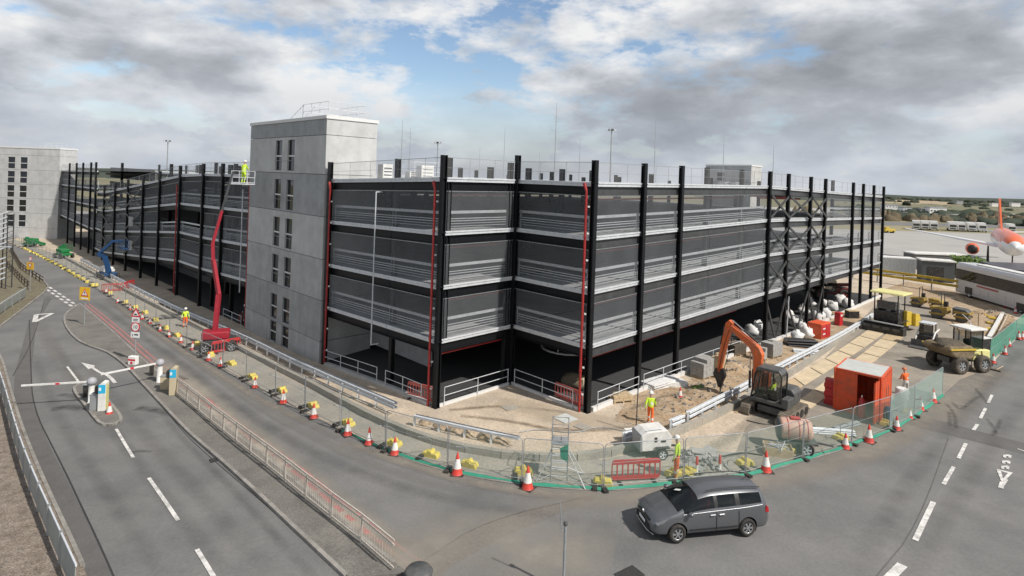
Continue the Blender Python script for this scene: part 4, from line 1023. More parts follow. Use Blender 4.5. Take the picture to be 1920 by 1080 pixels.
for i, (a, b) in enumerate(main):
    kind = 'plain' if i < 13 else ('green' if i < 22 else 'grey')
    what = {'plain': 'clear wire mesh fence panel', 'green': 'green-tinted wire mesh fence panel', 'grey': 'grey-green netted fence panel'}[kind]
    where = ORD[i] + ' rightwards from the blue boom lift' if i < 13 else (ORD[i - 13] + ' from the left round the curve of the yard' if i < 22 else ORD[i - 22] + ' beside the orange container towards the gap')
    put_panel(a, b, kind, what + ', ' + where, 'temporary fence panels')
for i, (a, b) in enumerate(zip(rg, rg[1:])): put_panel(a, b, 'net', ['bright green netted fence panel nearest the dumper', 'bright green netted fence panel in the middle of the right-hand run', 'bright green netted fence panel at the right picture edge'][i], 'green netted panels')
# green debris netting fallen along the foot of the panels
for i, (k0, k1) in enumerate(((13, 17), (17, 21), (21, 24))):
    q = [pp[j] for j in range(k0, k1 + 1)]; q = densify(q, .5); mb = MB(); o0 = onground(q[0].x, q[0].y)
    top = [Vector((p.x, p.y, gz(p.x, p.y) + .11 + .07 * noise.noise(Vector((p.x * .9, p.y * .9, i))))) - o0 for p in q]
    lo = [Vector((p.x + .05, p.y - .12 + .05 * math.sin(j), gz(p.x, p.y) + .04)) - o0 for j, p in enumerate(q)]
    up_ = [t + Vector((0, .05, -.07)) for t in top]
    for j in range(len(q) - 1): mb.quad(lo[j], lo[j + 1], top[j + 1], top[j]); mb.quad(top[j], top[j + 1], up_[j + 1] , up_[j])
    o = mb.build('debris_netting', 'teal'); o.location = o0; tag(o, ['green netting rolled along the fence foot left of the red pedestrian barrier', 'green netting rolled along the fence foot behind the parked grey car', 'green netting rolled along the fence foot in front of the orange container'][i], 'netting', 'rolled netting at the fence foot')
# ---- yellow counterweights with their stays
def brace_block():
    root = thing('fence_weight', 'x', 'fence weight')
    mb = MB(); mb.extr([(-.42, 0), (.42, 0), (.42, .10), (.34, .24), (.12, .24), (.08, .34), (-.08, .34), (-.12, .24), (-.34, .24), (-.42, .10)], (0, -.2, 0), (1, 0, 0), (0, 0, 1), (0, .4, 0))
    mb.build('block', 'yellow_block', root, bevel=.02)
    MB().tube([(0, 0, .3), (0, .05, .75), (-.1, -.25, 1.0), (-.32, -.75, 1.18)], .018, 6).build('stay', 'galv_dull', root)
    MB().box((-.36, -.45, .07), (.2, .5, .14)).build('foot', 'rubber', root)
    learn(root); return root
wpx = [(180, 536), (207, 551), (236, 568), (254, 578), (272, 588), (292, 602), (311, 617), (333, 631), (370, 647), (395, 668), (434, 684), (473, 709), (529, 735), (587, 764), (653, 797), (738, 835), (808, 856), (879, 875),
       (981, 888), (1130, 908), (1264, 893), (1291, 889), (1397, 872), (1478, 850), (1576, 824), (1660, 797), (1702, 775)]
wb = brace_block()
for i, p in enumerate(wpx):
    q = G(*p); t = Vector(G(*wpx[min(i + 1, len(wpx) - 1)])[:2]) - Vector(G(*wpx[max(i - 1, 0)])[:2]); rz = math.atan2(t.y, t.x) + random.uniform(-.2, .2)
    lab = ('yellow plastic fence weight, %s from the left along the fence foot' % ORD[i])
    if i == 0: wb.location = q; wb.rotation_euler[2] = rz; wb['label'] = lab; wb['group'] = 'yellow fence weights'
    else: dup(wb, q, rz, lab, 'yellow fence weights')
# small blocks of the far run
k = 0
for i, p in enumerate(walk([Vector(G(*p)[:2]) for p in [(40, 464), (72, 480), (110, 499), (160, 528), (176, 538)]], 3.2)[1:]):
    dup(wb, onground(p.x + .2, p.y - .2), random.uniform(-.5, .5) + 2.4, 'small yellow fence weight, %s from the far end of the street fence' % ORD[i], 'distant fence weights')
# ---- cones
def cone(h=.75):
    root = thing('traffic_cone', 'x', 'traffic cone'); r0 = .165 * h / .75 * 1.05
    rr = lambda z: r0 * (1 - z / h) + .028
    mb = MB(); mb.box((0, 0, .02), (.46 * h / .75, .46 * h / .75, .04)); mb.build('base', 'rubber', root)
    z1, z2, z3 = .30 * h, .72 * h, h
    MB().lathe([(rr(.04) + .02, .04), (rr(.06), .07), (rr(z1), z1)], 14).build('lower_body', 'cone_red', root)
    MB().lathe([(rr(z1) + .001, z1), (rr(z2), z2)], 14).build('sleeve', 'cone_white', root)
    MB().lathe([(rr(z2), z2), (rr(z3), z3), (.02, z3 + .01)], 14).build('tip', 'cone_red', root)
    learn(root); return root
cb = cone(.98); cs_ = cone(.74)
big = [(857, 889), (989, 916), (1436, 884), (1629, 829), (1725, 769), (1749, 754)]
bl = ['large cone on the road below the low curved barrier', 'large cone left of the scaffold access tower', 'cone standing on the road behind the roof of the grey car', 'tallest cone, in front of the orange container doors', 'large cone at the road side right of the orange container', 'large cone furthest right by the end of the netted panels']
for i, p in enumerate(big):
    lab = 'red and white traffic ' + bl[i]
    if i == 0: cb.location = G(*p); cb['label'] = lab; cb['group'] = 'cones along the fence'
    else: dup(cb, G(*p), random.uniform(0, 1.5), lab, 'cones along the fence')
small = [(199, 550), (221, 568), (244, 581), (267, 599), (281, 607), (300, 621), (317, 632), (339, 643), (361, 656), (391, 676), (413, 687), (478, 727)] + [(531, 756), (588, 784), (652, 816), (692, 833), (740, 852)]
for i, p in enumerate(small):
    lab = 'red and white traffic cone, %s from the left in the road-side row' % ORD[i]
    if i == 0: cs_.location = G(*p); cs_['label'] = lab; cs_['group'] = 'cones along the fence'
    else: dup(cs_, G(*p), random.uniform(0, 1.5), lab, 'cones along the fence', scale=1.12 if i > 11 else .82 if i < 7 else .95)
oth = [((1585, 841), 'traffic cone beside the yellow fence weight left of the tallest cone', 1.1), ((1681, 806), 'traffic cone at the right front corner of the orange container', 1.1), ((1705, 785), 'small traffic cone right behind the end of the container fence', 1.0),
       ((1275, 747), 'lone traffic cone on the sand between the worker and the digger', .95), ((205, 779), 'traffic cone on the small kerbed island beside the ticket machine', 1.05), ((1740, 648), 'traffic cone in front of the skid steer loader', 1.1),
       ((1862, 681), 'traffic cone at the near end of the bright green netting', 1.15), ((1884, 665), 'traffic cone, nearest of the trio halfway along the green netting', 1.1), ((1885, 650), 'traffic cone, furthest of the trio halfway along the green netting', 1.0),
       ((1892, 649), 'traffic cone, rightmost of the trio halfway along the green netting', 1.0), ((1910, 637), 'traffic cone, left one of the pair at the right picture edge', 1.2), ((1917, 636), 'traffic cone, right one of the pair at the right picture edge', 1.1),
       ((1884, 577), 'pale traffic cone on the road in front of the coach', 1.0), ((1904, 588), 'pale red traffic cone by the front wheel of the coach', 1.1)]
for p, lab, s_ in oth: dup(cs_, G(*p), random.uniform(0, 1.5), lab, 'cones about the site', scale=s_)
def bollard(p, lab, red=.5):
    root = thing('cone_cylinder', lab, 'traffic cylinder', G(*p)); MB().lathe([(.12, 0), (.1, .05), (.075, .08), (.07, .45)], 12).build('lower_body', 'cone_white', root); MB().lathe([(.068, .451), (.06, .8), (.03, .85)], 12).build('upper_body', 'cone_red', root)
    MB().box((0, 0, .015), (.4, .4, .03)).build('base', 'rubber', root)
bollard((1306, 889), 'slim red and white traffic cylinder behind the grey car, left one of two'); bollard((1349, 887), 'slim red and white traffic cylinder behind the grey car, right one of two')
# ---- red plastic pedestrian barriers
def ped_barrier(p, q, lab, m='red_plastic', w=None, h=1.0, z=0.0, hoff=0):
    a = Vector(G(*p)); b = Vector(G(*q)); L_ = (b - a).length; root = thing('pedestrian_barrier', lab, 'pedestrian barrier', a, head(a, b), 'red plastic barriers'); L_ = min(L_, 2.3)
    mb = MB(); r = .12
    mb.tube([(r, 0, .12), (.02, 0, .12 + r), (.02, 0, h - r), (r, 0, h - .02), (L_ - r, 0, h - .02), (L_ - .02, 0, h - r), (L_ - .02, 0, .12 + r), (L_ - r, 0, .12)], .03, 8, closed=True)
    mb.box((L_ / 2, 0, h - .12), (L_ - .12, .045, .18)).box((L_ / 2, 0, .22), (L_ - .12, .045, .14)); mb.build('frame', m, root)
    n = 9
    bar = MB().box((0, 0, (h + .07) / 2), (.06, .035, h - .50)).mesh('bar', m)
    for i in range(1, n): inst('bar', bar, root, (L_ * i / n, 0, .0))
    for x in (.35, L_ - .35): MB().box((x, 0, .05), (.12, .75, .08)).build('foot', 'rubber', root)
    return root
ped_barrier((1146, 905), (1240, 900), 'red plastic pedestrian barrier standing behind the mesh fence near the grey car')
ped_barrier((396, 665), (450, 654), 'red plastic pedestrian barrier beside the base of the red boom lift')
ped_barrier((190, 548), (230, 545), 'faded red pedestrian barrier in front of the blue boom lift', 'red_faded'); ped_barrier((232, 545), (262, 535), 'bright red pedestrian barrier right of the blue boom lift')
ped_barrier((764, 744), (812, 756), 'rust red barrier leaning by the left bay near the corner column', 'red_faded')
ped_barrier((448, 608), (466, 600), 'small orange red barrier under the deck left of the tower', 'red_faded')
ped_barrier((1040, 745), (1102, 772), 'red pipe barrier in front of the green and white object at the corner', 'red_faded')
# ---- signs
def post(root, h, r=.045, m='galv_dull', h0=0.0): MB().tube([(0, 0, h0), (0, 0, h)], r, 8).build('post', m, root)
FACE = rad(90)
def board(root, name, w, h, z, m, y=-.06, th=.02): return MB().box((0, y, z), (w, th, h)).build(name, m, root, bevel=.004)
def tri_pts(s, z, up=True): k = s * .5; return [(-k, z - k * .85), (k, z - k * .85), (0, z + k * .85)] if up else [(-k, z + k * .85), (k, z + k * .85), (0, z - k * .85)]
q = G(158, 611); r = thing('road_sign', 'square yellow road sign with a red warning triangle at the island nose', 'road sign', q, rad(-12))
post(r, 3.4); b = board(r, 'sign_board', 1.16, 1.2, 3.0, 'sign_yellow')
MB().extr(tri_pts(.84, 3.12), (0, -.075, 0), (1, 0, 0), (0, 0, 1), (0, -.008, 0)).build('red_triangle', 'sign_red', b); MB().extr(tri_pts(.56, 3.10), (0, -.086, 0), (1, 0, 0), (0, 0, 1), (0, -.006, 0)).build('white_triangle', 'sign_white', b)
MB().box((0, -.096, 3.14), (.07, .006, .22)).box((0, -.096, 2.95), (.07, .006, .06)).box((.06, -.096, 3.08), (.12, .006, .04)).build('symbol', 'ink', b)
MB().box((0, -.075, 2.56), (.8, .006, .13)).build('text_plate', 'sign_white', b)
q = G(56, 545); r = thing('road_sign', 'yellow board with a give way triangle under a small round sign by the verge', 'road sign', q, rad(-20))
post(r, 4.0); b = board(r, 'sign_board', 1.3, .85, 3.0, 'sign_yellow')
MB().extr(tri_pts(.72, 3.0, False), (0, -.075, 0), (1, 0, 0), (0, 0, 1), (0, -.008, 0)).build('red_triangle', 'sign_red', b); MB().extr(tri_pts(.46, 3.03, False), (0, -.086, 0), (1, 0, 0), (0, 0, 1), (0, -.006, 0)).build('white_triangle', 'sign_white', b)
d = MB().lathe([(.30, -.01), (.30, .01)], 20, (0, -.06, 3.85), 'Y').build('round_plate', 'sign_red', r); MB().lathe([(.22, -.005), (.22, .005)], 20, (0, -.075, 3.85), 'Y').build('white_disc', 'sign_white', r)
q = G(253, 676, .12); r = thing('road_sign', 'post with a hump triangle, a white plate, a round 10 sign and an arrow plate', 'road sign', q, rad(-8))
post(r, 3.9)
MB().extr(tri_pts(.8, 3.62), (0, -.05, 0), (1, 0, 0), (0, 0, 1), (0, -.02, 0)).build('red_triangle', 'sign_red', r); MB().extr(tri_pts(.5, 3.58), (0, -.075, 0), (1, 0, 0), (0, 0, 1), (0, -.006, 0)).build('white_triangle', 'sign_white', r)
MB().extr([(-.16, 3.42), (.16, 3.42), (.08, 3.50), (0, 3.54), (-.08, 3.50)], (0, -.084, 0), (1, 0, 0), (0, 0, 1), (0, -.005, 0)).build('symbol', 'ink', r)
board(r, 'text_plate', .62, .38, 3.05, 'sign_white'); MB().box((0, -.074, 3.1), (.4, .005, .05)).box((0, -.074, 2.99), (.36, .005, .05)).build('text_lines', 'ink', r)
MB().lathe([(.36, -.01), (.36, .01)], 24, (0, -.06, 2.52), 'Y').build('red_rim', 'sign_red', r); MB().lathe([(.28, -.005), (.28, .005)], 24, (0, -.077, 2.52), 'Y').build('white_disc', 'sign_white', r)
text_mesh('numeral', '10', .40, 'ink', r, (0, -.087, 2.52), (FACE, 0, 0))
board(r, 'arrow_plate', .72, .42, 1.93, 'sign_white'); MB().extr([(-.26, 1.93), (-.20, 2.0), (-.14, 1.93), (-.18, 1.93), (-.18, 1.82), (-.22, 1.82), (-.22, 1.93)], (0, -.075, 0), (1, 0, 0), (0, 0, 1), (0, -.005, 0)).box((.1, -.076, 1.95), (.3, .005, .10)).build('symbol', 'ink', r)
q = G(253, 680, .12); r = thing('kerb_marker_box', 'small white box with a red band at the foot of the sign stack', 'marker box', q + Vector((.1, -.35, 0)), rad(-8))
MB().box((0, 0, .3), (.6, .35, .6)).build('box', 'sign_white', r, bevel=.02); MB().box((0, -.178, .36), (.6, .008, .13)).build('band', 'sign_red', r); MB().lathe([(.1, -.004), (.1, .004)], 14, (0, -.181, .15), 'Y').build('dot', 'sign_red', r)
# ---- barriers and ticket machines of the car park entrance
def gate(p, tip, lab, dirty=False, armz=1.28):
    o = G(*p, .12); t = G(tip[0], tip[1], armz + .12); root = thing('barrier_gate', lab, 'barrier', o, head(o, t))
    MB().lathe([(.21, 0), (.21, .05), (.17, .06), (.165, 1.12)], 16).build('pedestal', 'white', root)
    MB().box((0, -.165, .82), (.2, .03, .42)).build('label_plate', 'sign_white', root)
    MB().lathe([(.17, 1.12), (.25, 1.16), (.27, 1.3), (.22, 1.45), (.1, 1.53), (.01, 1.54)], 16).build('domed_head', 'dome_grey', root)
    L_ = (Vector(t[:2]) - Vector(o[:2])).length
    arm = MB().bar((.2, 0, armz), (L_, 0, t.z - o.z), .07, .10).build('arm', 'white', root)
    MB().bar((L_ * .46, 0, armz + (t.z - o.z - armz) * .46), (L_ * .52, 0, armz + (t.z - o.z - armz) * .52), .075, .105).build('red_band', 'sign_red', arm)
dm('dome_grey', (.36, .36, .39), .5, var=.08)
gate((171, 755), (40, 723), 'parking barrier on the small kerbed island with its white arm lowered to the left')
gate((299, 716), (189, 702), 'parking barrier on the long island with its white arm lowered towards the small island')
def ticket(p, rz, lab, base_m, side_m='galv', h=1.55):
    root = thing('ticket_machine', lab, 'ticket machine', G(*p, .12), rz)
    MB().side([(-.2, 0), (.2, 0), (.2, h), (.0, h + .06), (-.2, h - .1)], -.24, .24).build('cabinet', base_m, root, bevel=.015)
    MB().side([(-.24, h - .62), (-.205, h - .62), (-.205, h - .1), (-.24, h - .13)], -.25, .25).build('front_panel', 'machine_black', root)
    MB().box((.0, -.246, h - .33), (.36, .012, .5)).build('blue_sign', 'blue_sign', root); MB().box((-.1, -.256, h - .33), (.12, .008, .18)).build('white_mark', 'sign_white', root)
    MB().side([(-.42, h - .58), (-.25, h - .64), (-.25, h - .12), (-.40, h - .18)], -.18, .18).build('hood', 'machine_black', root, bevel=.02)
    return root
t = ticket((193, 768), rad(15), 'tall ticket machine with a blue panel and yellow side on the small kerbed island', 'white', h=1.62)
MB().box((.206, 0, .78), (.012, .40, 1.45)).build('yellow_side', 'yellow_pale', t)
ticket((325, 739), rad(15), 'cream ticket machine with a blue panel at the end of the guard railing', 'cream', h=1.7)
def cabinet(p, d, m, lab, rz=.2):
    r = thing('control_cabinet', lab, 'cabinet', G(*p, .12), rz); MB().box((0, 0, d[2] / 2), d).build('body', m, r, bevel=.02); MB().box((0, 0, d[2] + .015), (d[0] + .05, d[1] + .05, .03)).build('lid', 'galv_dull', r)
cabinet((179, 767), (.45, .5, .9), 'galv_dull', 'grey steel cabinet between the barrier and the ticket machine on the small island'); cabinet((311, 729), (.6, .4, .85), 'cream', 'tan cabinet between the barrier and the cream ticket machine')
cabinet((160, 744), (.22, .22, .75), 'machine_black', 'low dark post box left of the small-island barrier'); cabinet((284, 704), (.22, .22, .8), 'machine_black', 'low dark post box left of the long-island barrier')
# ---- lamp post whose top reaches the bottom edge of the picture
b = G(1056, 1110); r = thing('sign_post', 'pale grey metal post with a thin rod, cut by the bottom picture edge', 'post', b)
MB().tube([(0, 0, 0), (0, 0, 2.2)], .045, 10).build("tube", "galv_dull", r); MB().tube([(-.2, 0, 2.9), (-.12, 0, 2.0)], .02, 6).tube([(-.12, 0, 2.0), (0, 0, 2.0)], .02, 6).build('rod', 'galv_dull', r); MB().lathe([(.07, 2.18), (.07, 2.26), (.03, 2.28)], 10).build('cap', 'steel_dark', r)
b = G(784, 1106); r = thing('litter_bin', 'dark grey ringed bin lid at the end of the guard railing', 'bin', b); MB().lathe([(.42, 0), (.45, .3), (.4, .55)], 20).build('bin', 'steel_dark', r); MB().lathe([(.44, .551), (.46, .6), (.4, .68), (.02, .72)], 20).build('lid', 'machine_grey', r)
# ---- lattice gantry at the left picture edge
b = G(6, 542); r = thing('lattice_mast', 'dark lattice mast with pale angled louvres at the left picture edge', 'mast', b, .1)
H_ = 9.2
for x, y in ((.25, 0), (-.9, 0), (.25, 1), (-.9, 1)): MB().bar((x, y, 0), (x, y, H_), .09, .09).build('leg', 'steel_dark', r)
for i in range(14):
    z = 1 + i * .62
    if i != 5: MB().bar((-.9, -.03, z), (.25, -.03, z + .45), .03, .16).build('louvre', 'galv', r)
    MB().bar((-.9, 1, z), (.25, 1, z + .5), .05, .05).build('lattice_bar', 'steel_dark', r)
MB().bar((-.95, -.05, 5.2), (.8, -.05, 5.2), .08, .1).build('arm', 'galv', r)
# ---- tall flagless mast by the corner, pole between the columns
b = G(1192, 812); r = thing('steel_pole', 'thin dark steel pole standing between the corner column and the worker', 'pole', b); MB().tube([(0, 0, 0), (.05, 0, 2.6)], .03, 8).build('tube', 'steel_dark', r)
b = G(1474, 637); r = thing('steel_pole', 'pale upright steel prop standing on the sand under the braced bays', 'pole', b); MB().tube([(0, 0, 0), (.12, 0, 4.0)], .05, 8).build('tube', 'galv', r); MB().box((0, 0, .02), (.3, .3, .04)).build('foot_plate', 'galv_dull', r)
# ---- masts on and beyond the roof
masts = [(755, 225, 70, 0), (947, 240, 85, 0), (1044, 193, 62, 0), (1088, 262, 90, 0), (1230, 224, 80, 0), (1358, 254, 95, 0), (1451, 272, 105, 0), (900, 275, 110, 0), (1012, 285, 120, 0), (770, 240, 92, 0)]
for i, (x, y, Y, t) in enumerate(masts):
    top = D(x, y, Y); r = thing('roof_pole', ['slender lightning rod over the roof left of the middle', 'faint thin rod rising above the notch corner', 'tallest rod above the roof, left of the corner column', 'short thin rod just left of the corner column', 'tall rod above the right part of the roof', 'thin rod in front of the small far tower', 'faint rod right of the small far tower', 'faint short rod left of the notch', 'faint short rod right of the notch', 'faint rod beside the white roof cabinets'][i], 'roof pole', (top.x, top.y, 12.6)); MB().tube([(0, 0, 0), (0, 0, (top.z - 12.6) * .6), (0, 0, top.z - 12.6)], [.06, .045, .02], 6).build('tube', 'galv_dull', r)
for i, (x, y, Y) in enumerate(((1147, 243, 150), (315, 264, 170), (821, 267, 160), (1695, 478, 135))):
    top = D(x, y, Y); z0 = -1.0; r = thing('floodlight_mast', ['tall airfield floodlight mast behind the middle of the roof', 'distant airfield floodlight mast above the left wing', 'small airfield floodlight mast behind the roof left of the corner', 'x'][i], 'floodlight mast', (top.x, top.y, z0))
    if i == 3: bpy.data.objects.remove(r); continue
    MB().tube([(0, 0, 0), (0, 0, top.z - z0)], [.22, .12], 8).build('tube', 'galv_dull', r); h = top.z - z0
    MB().lathe([(.9, h - .2), (.95, h), (.7, h + .15)], 10).build('ring', 'steel_dark', r)
    for k in range(6): an = k * math.pi / 3; MB().box((1.0 * math.cos(an), 1.0 * math.sin(an), h - .1), (.5, .3, .35), rz=an).build('lamp', 'galv', r)
# ---- things on the roof deck
for i, (x, y, Y, w, h) in enumerate(((722, 322, 52, 1.0, 1.5), (776, 322, 60, 1.6, 1.0), (797, 322, 58, 1.5, 1.6), (1360, 330, 75, 1.6, 1.1), (1378, 330, 75, 1.4, 1.1))):
    p = D(x, y, Y); r = thing('roof_plant', ['white plant box on the roof right of the tower', 'white plant cabinet on the roof', 'white slatted plant unit on the roof next to the cabinet', 'left one of two grey units on the far roof', 'right one of two grey units on the far roof'][i], 'roof unit', (p.x, p.y, 12.75), rad(45))
    MB().box((0, 0, h / 2), (w, .9, h)).build('casing', 'white' if i < 3 else 'galv_dull', r, bevel=.03)
    for k in range(4): MB().box((0, -.46, .25 + k * h / 5), (w * .8, .03, .08)).build('louvre', 'steel_dark' if i != 2 else 'galv_dull', r)
p = D(800, 300, 60); r = thing('roof_handrail', 'galvanised hatch guardrail on the roof beside the white cabinets', 'guardrail', (p.x, p.y, 12.7), rad(45)); mb = MB(); rail_box(mb, Vector((-2.2, -1, 0)), (1, 0, 0), (0, 1, 0), 4.4, 2, 0, 2.0, 1.5); mb.build('rails', 'galv', r)
# ================================================================ VEHICLES, MACHINES, PEOPLE
def split_by_material(me, names, mats, root):
    """cut one evaluated mesh into parts by material index"""
    out = {}
    for k, (nm_, m_) in enumerate(zip(names, mats)):
        bm = bmesh.new(); bm.from_mesh(me); bmesh.ops.delete(bm, geom=[f for f in bm.faces if f.material_index != k], context='FACES')
        if not bm.faces: bm.free(); continue
        for f in bm.faces: f.material_index = 0
        m2 = bpy.data.meshes.new(nm_); bm.to_mesh(m2); bm.free(); m2.materials.append(M[m_])
        o = bpy.data.objects.new(nm_, m2); C.objects.link(o); o.parent = root; out[nm_] = o
    return out
def lerp_tab(T, x):
    if x <= T[0][0]: return T[0][1]
    for p, q in zip(T, T[1:]):
        if x <= q[0]: return p[1] + (q[1] - p[1]) * (x - p[0]) / (q[0] - p[0])
    return T[-1][1]
def wheel(root, c, r, w, side, rim_m='chrome', spokes=5, tyre_m='rubber', hub=.62):
    """side: +1 rim faces +y"""
    t = MB().lathe([(r * hub, 0), (r * hub, -w / 2), (r * .93, -w / 2), (r, -w * .33), (r, w * .33), (r * .93, w / 2), (r * hub, w / 2), (r * hub, 0)], 28, (0, 0, 0), 'Y', caps=False).build('wheel', tyre_m, root, ); t.location = c
    mb = MB().lathe([(r * hub, -.02), (r * hub, .02)], 24, (0, side * w * .10, 0), 'Y'); mb.build('rim_back', 'rim_shadow', t)
    mb = MB()
    for k in range(spokes):
        a = 2 * math.pi * k / spokes; a2 = a + .16
        for aa in (a - .14, a + .14):
            mb.bar((math.cos(a) * r * .12, side * w * .42, math.sin(a) * r * .12), (math.cos(aa) * r * hub * .97, side * w * .40, math.sin(aa) * r * hub * .97), .03, .035 * r / .33)
    mb.lathe([(r * .16, -.015), (r * .16, .015)], 12, (0, side * w * .44, 0), 'Y'); mb.lathe([(r * hub, -.012), (r * hub * .9, -.012), (r * hub * .9, .012), (r * hub, .012)], 28, (0, side * w * .42, 0), 'Y', caps=False)
    mb.build('rim', rim_m, t); return t

# ---- the grey people carrier
def people_carrier():
    a = G(1264, 1018); b_ = G(1405, 1005); rz = head(a, b_)
    ctr = (a + b_) / 2 + Vector((-math.sin(rz), math.cos(rz), 0)) * .86
    root = thing('car', 'dark grey metallic people carrier driving on the road in front of the roadworks', 'car', (0, 0, 0))
    Zc = [(-2.42, .60), (-2.38, .78), (-2.2, .92), (-1.8, 1.02), (-1.6, 1.08), (-1.42, 1.12), (-.95, 1.38), (-.55, 1.60), (-.1, 1.69), (.8, 1.72), (1.5, 1.70), (2.0, 1.66), (2.2, 1.62), (2.30, 1.38), (2.38, 1.05), (2.42, .8)]
    Zb = [(-2.42, .50), (-2.38, .66), (-2.2, .80), (-1.8, .93), (-1.6, .97), (-1.42, .99), (0, 1.06), (1.5, 1.11), (2.1, 1.14), (2.30, 1.06), (2.42, .74)]
    HW = [(-2.42, .62), (-2.38, .74), (-2.2, .85), (-1.8, .91), (-1.2, .94), (1.6, .94), (2.1, .91), (2.3, .86), (2.42, .76)]
    TW = [(-2.42, .55), (-2.2, .70), (-1.6, .80), (-1.42, .84), (-.55, .71), (-.1, .68), (1.6, .67), (2.2, .62), (2.3, .68), (2.42, .62)]
    xs = [-2.42, -2.38, -2.2, -2.0, -1.8, -1.6, -1.42, -1.2, -.95, -.75, -.55, -.35, -.1, .1, .14, .6, 1.02, 1.08, 1.5, 1.9, 2.08, 2.2, 2.30, 2.38, 2.42]
    v = []; n = 17
    for x in xs:
        zc = lerp_tab(Zc, x); zb = lerp_tab(Zb, x); hw = lerp_tab(HW, x); tw = lerp_tab(TW, x)
        hood = x <= -1.42 or x > 2.32
        zt = zc - .05 if hood else max(zb + .03, zc - (.10 if x > -.6 else .06)); low = .22 + max(0, abs(x) - 2.2) * .45
        half = [(0, low), (hw * .88, low), (hw * .97, low + .10), (hw, .50 if x > -2.3 else .45), (hw * .995, .5 * (.5 + zb)), (hw * .965, zb - .04), (hw * .94, zb + .0), (tw, zt), (0, zc)]
        half.insert(8, (tw * .55, zc - .015))
        ring = half + [(-y, z) for y, z in half[-2:0:-1]]
        v.append([(x, y, z) for y, z in ring])
    n = len(v[0]); verts = [p for r_ in v for p in r_]; faces = []; mi = []
    for i in range(len(xs) - 1):
        for j in range(n):
            k = (j + 1) % n; faces.append((i * n + j, (i + 1) * n + j, (i + 1) * n + k, i * n + k))
            x0, x1 = xs[i], xs[i + 1]; xm = (x0 + x1) / 2; jj = j if j < n / 2 else n - 1 - j
            m_ = 0
            if jj <= 1: m_ = 3
            if jj == 6 and -1.2 < xm < 2.08:
                m_ = 1
                if .1 < xm < .14 or 1.02 < xm < 1.08: m_ = 3
            if jj in (7, 8) and -1.42 < xm < -.55: m_ = 2
            if jj in (7, 8) and 2.2 < xm < 2.30: m_ = 4
            mi.append(m_)
    faces.append(tuple(range(n - 1, -1, -1))); mi.append(0); faces.append(tuple(range((len(xs) - 1) * n, len(xs) * n))); mi.append(0)
    me = bpy.data.meshes.new('shell'); me.from_pydata(verts, [], faces); me.update()
    for k in range(11): me.materials.append(M['car_paint'])
    me.polygons.foreach_set('material_index', mi)
    for p in me.polygons: p.use_smooth = True
    tmp = bpy.data.objects.new('shell', me); C.objects.link(tmp)
    sb = tmp.modifiers.new('s', 'SUBSURF'); sb.levels = 2; sb.render_levels = 2
    ck = MB()
    for x in (-1.46, 1.44):
        for s_ in (-1, 1): ck.lathe([(.40, -.17), (.40, .17)], 28, (x, s_ * .87, .35), 'Y')
    cut = ck.build('cutter', 'rubber'); bo = tmp.modifiers.new('b', 'BOOLEAN'); bo.object = cut; bo.operation = 'DIFFERENCE'; bo.solver = 'EXACT'
    bpy.context.view_layer.update(); ev = bpy.data.meshes.new_from_object(tmp.evaluated_get(bpy.context.evaluated_depsgraph_get()))
    bpy.data.objects.remove(tmp); bpy.data.objects.remove(cut)
    for p in ev.polygons:
        if p.material_index == 1:
            k = 0 if p.center.x < .12 else (1 if p.center.x < 1.05 else 2); p.material_index = 5 + k * 2 + (p.center.y > 0)
    split_by_material(ev, ['body', 'x', 'windscreen', 'trim', 'rear_window'] + ['side_window'] * 6, ['car_paint', 'car_glass', 'car_glass', 'car_trim', 'car_glass'] + ['car_glass'] * 6, root)
    MB().box((.25, 0, .62), (2.7, 1.5, .5)).build('cabin_floor', 'car_trim', root)
    for x, m_ in ((-.1, 'seat_red'), (.85, 'seat_grey')):
        for y in (-.4, .4): MB().box((x, y, .95), (.14, .5, .75), tilt=.2).box((x - .25, y, .72), (.5, .5, .16)).build('seat', m_, root, bevel=.04)
    for x in (-1.46, 1.44):
        for s_ in (-1, 1): wheel(root, (x, s_ * .845, .335), .335, .22, s_, 'alloy', 6)
    for s_ in (-1, 1):
        MB().side([(-2.30, .72), (-1.86, .90), (-1.84, .86), (-1.98, .74), (-2.26, .66)], s_ * .74, s_ * .875).build('headlight', 'lamp_clear', root, bevel=.01)
        MB().side([(2.20, .84), (2.36, .84), (2.33, 1.04), (2.26, 1.08), (2.21, .98)], s_ * .72, s_ * .885).build('tail_light', 'tail_red', root, bevel=.015)
        mr = MB(); mr.blob((-1.0, s_ * 1.03, 1.08), (.10, .12, .085), amp=.05); mr.bar((-.97, s_ * .9, 1.03), (-.99, s_ * 1.0, 1.05), .05, .04); mr.build('door_mirror', 'car_paint', root)
        for x in (-.05, .32): MB().bar((x - .1, s_ * .965, .94), (x + .1, s_ * .965, .945), .025, .04).build('door_handle', 'chrome', root)
        MB().tube([(-1.25, s_ * .93, 1.03), (0, s_ * .93, 1.075), (1.3, s_ * .925, 1.115), (2.05, s_ * .89, 1.155)], .016, 5).build('window_trim', 'car_bright', root)
        MB().tube([(-.2, s_ * .62, 1.70), (.3, s_ * .60, 1.74), (1.5, s_ * .60, 1.735), (2.1, s_ * .57, 1.67)], .018, 6).build('roof_bar', 'car_trim', root)
        for x in (.115, 1.05): MB().bar((x, s_ * .951, .34), (x, s_ * .948, 1.02), .012, .012).build('door_gap', 'car_trim', root)
        MB().bar((-1.0, s_ * .955, .45), (1.0, s_ * .955, .45), .012, .03).build('side_strip', 'car_trim', root)
    MB().box((-2.42, 0, .70), (.03, .95, .09)).box((-2.43, 0, .40), (.05, 1.2, .16)).build('grille', 'car_trim', root, bevel=.01)
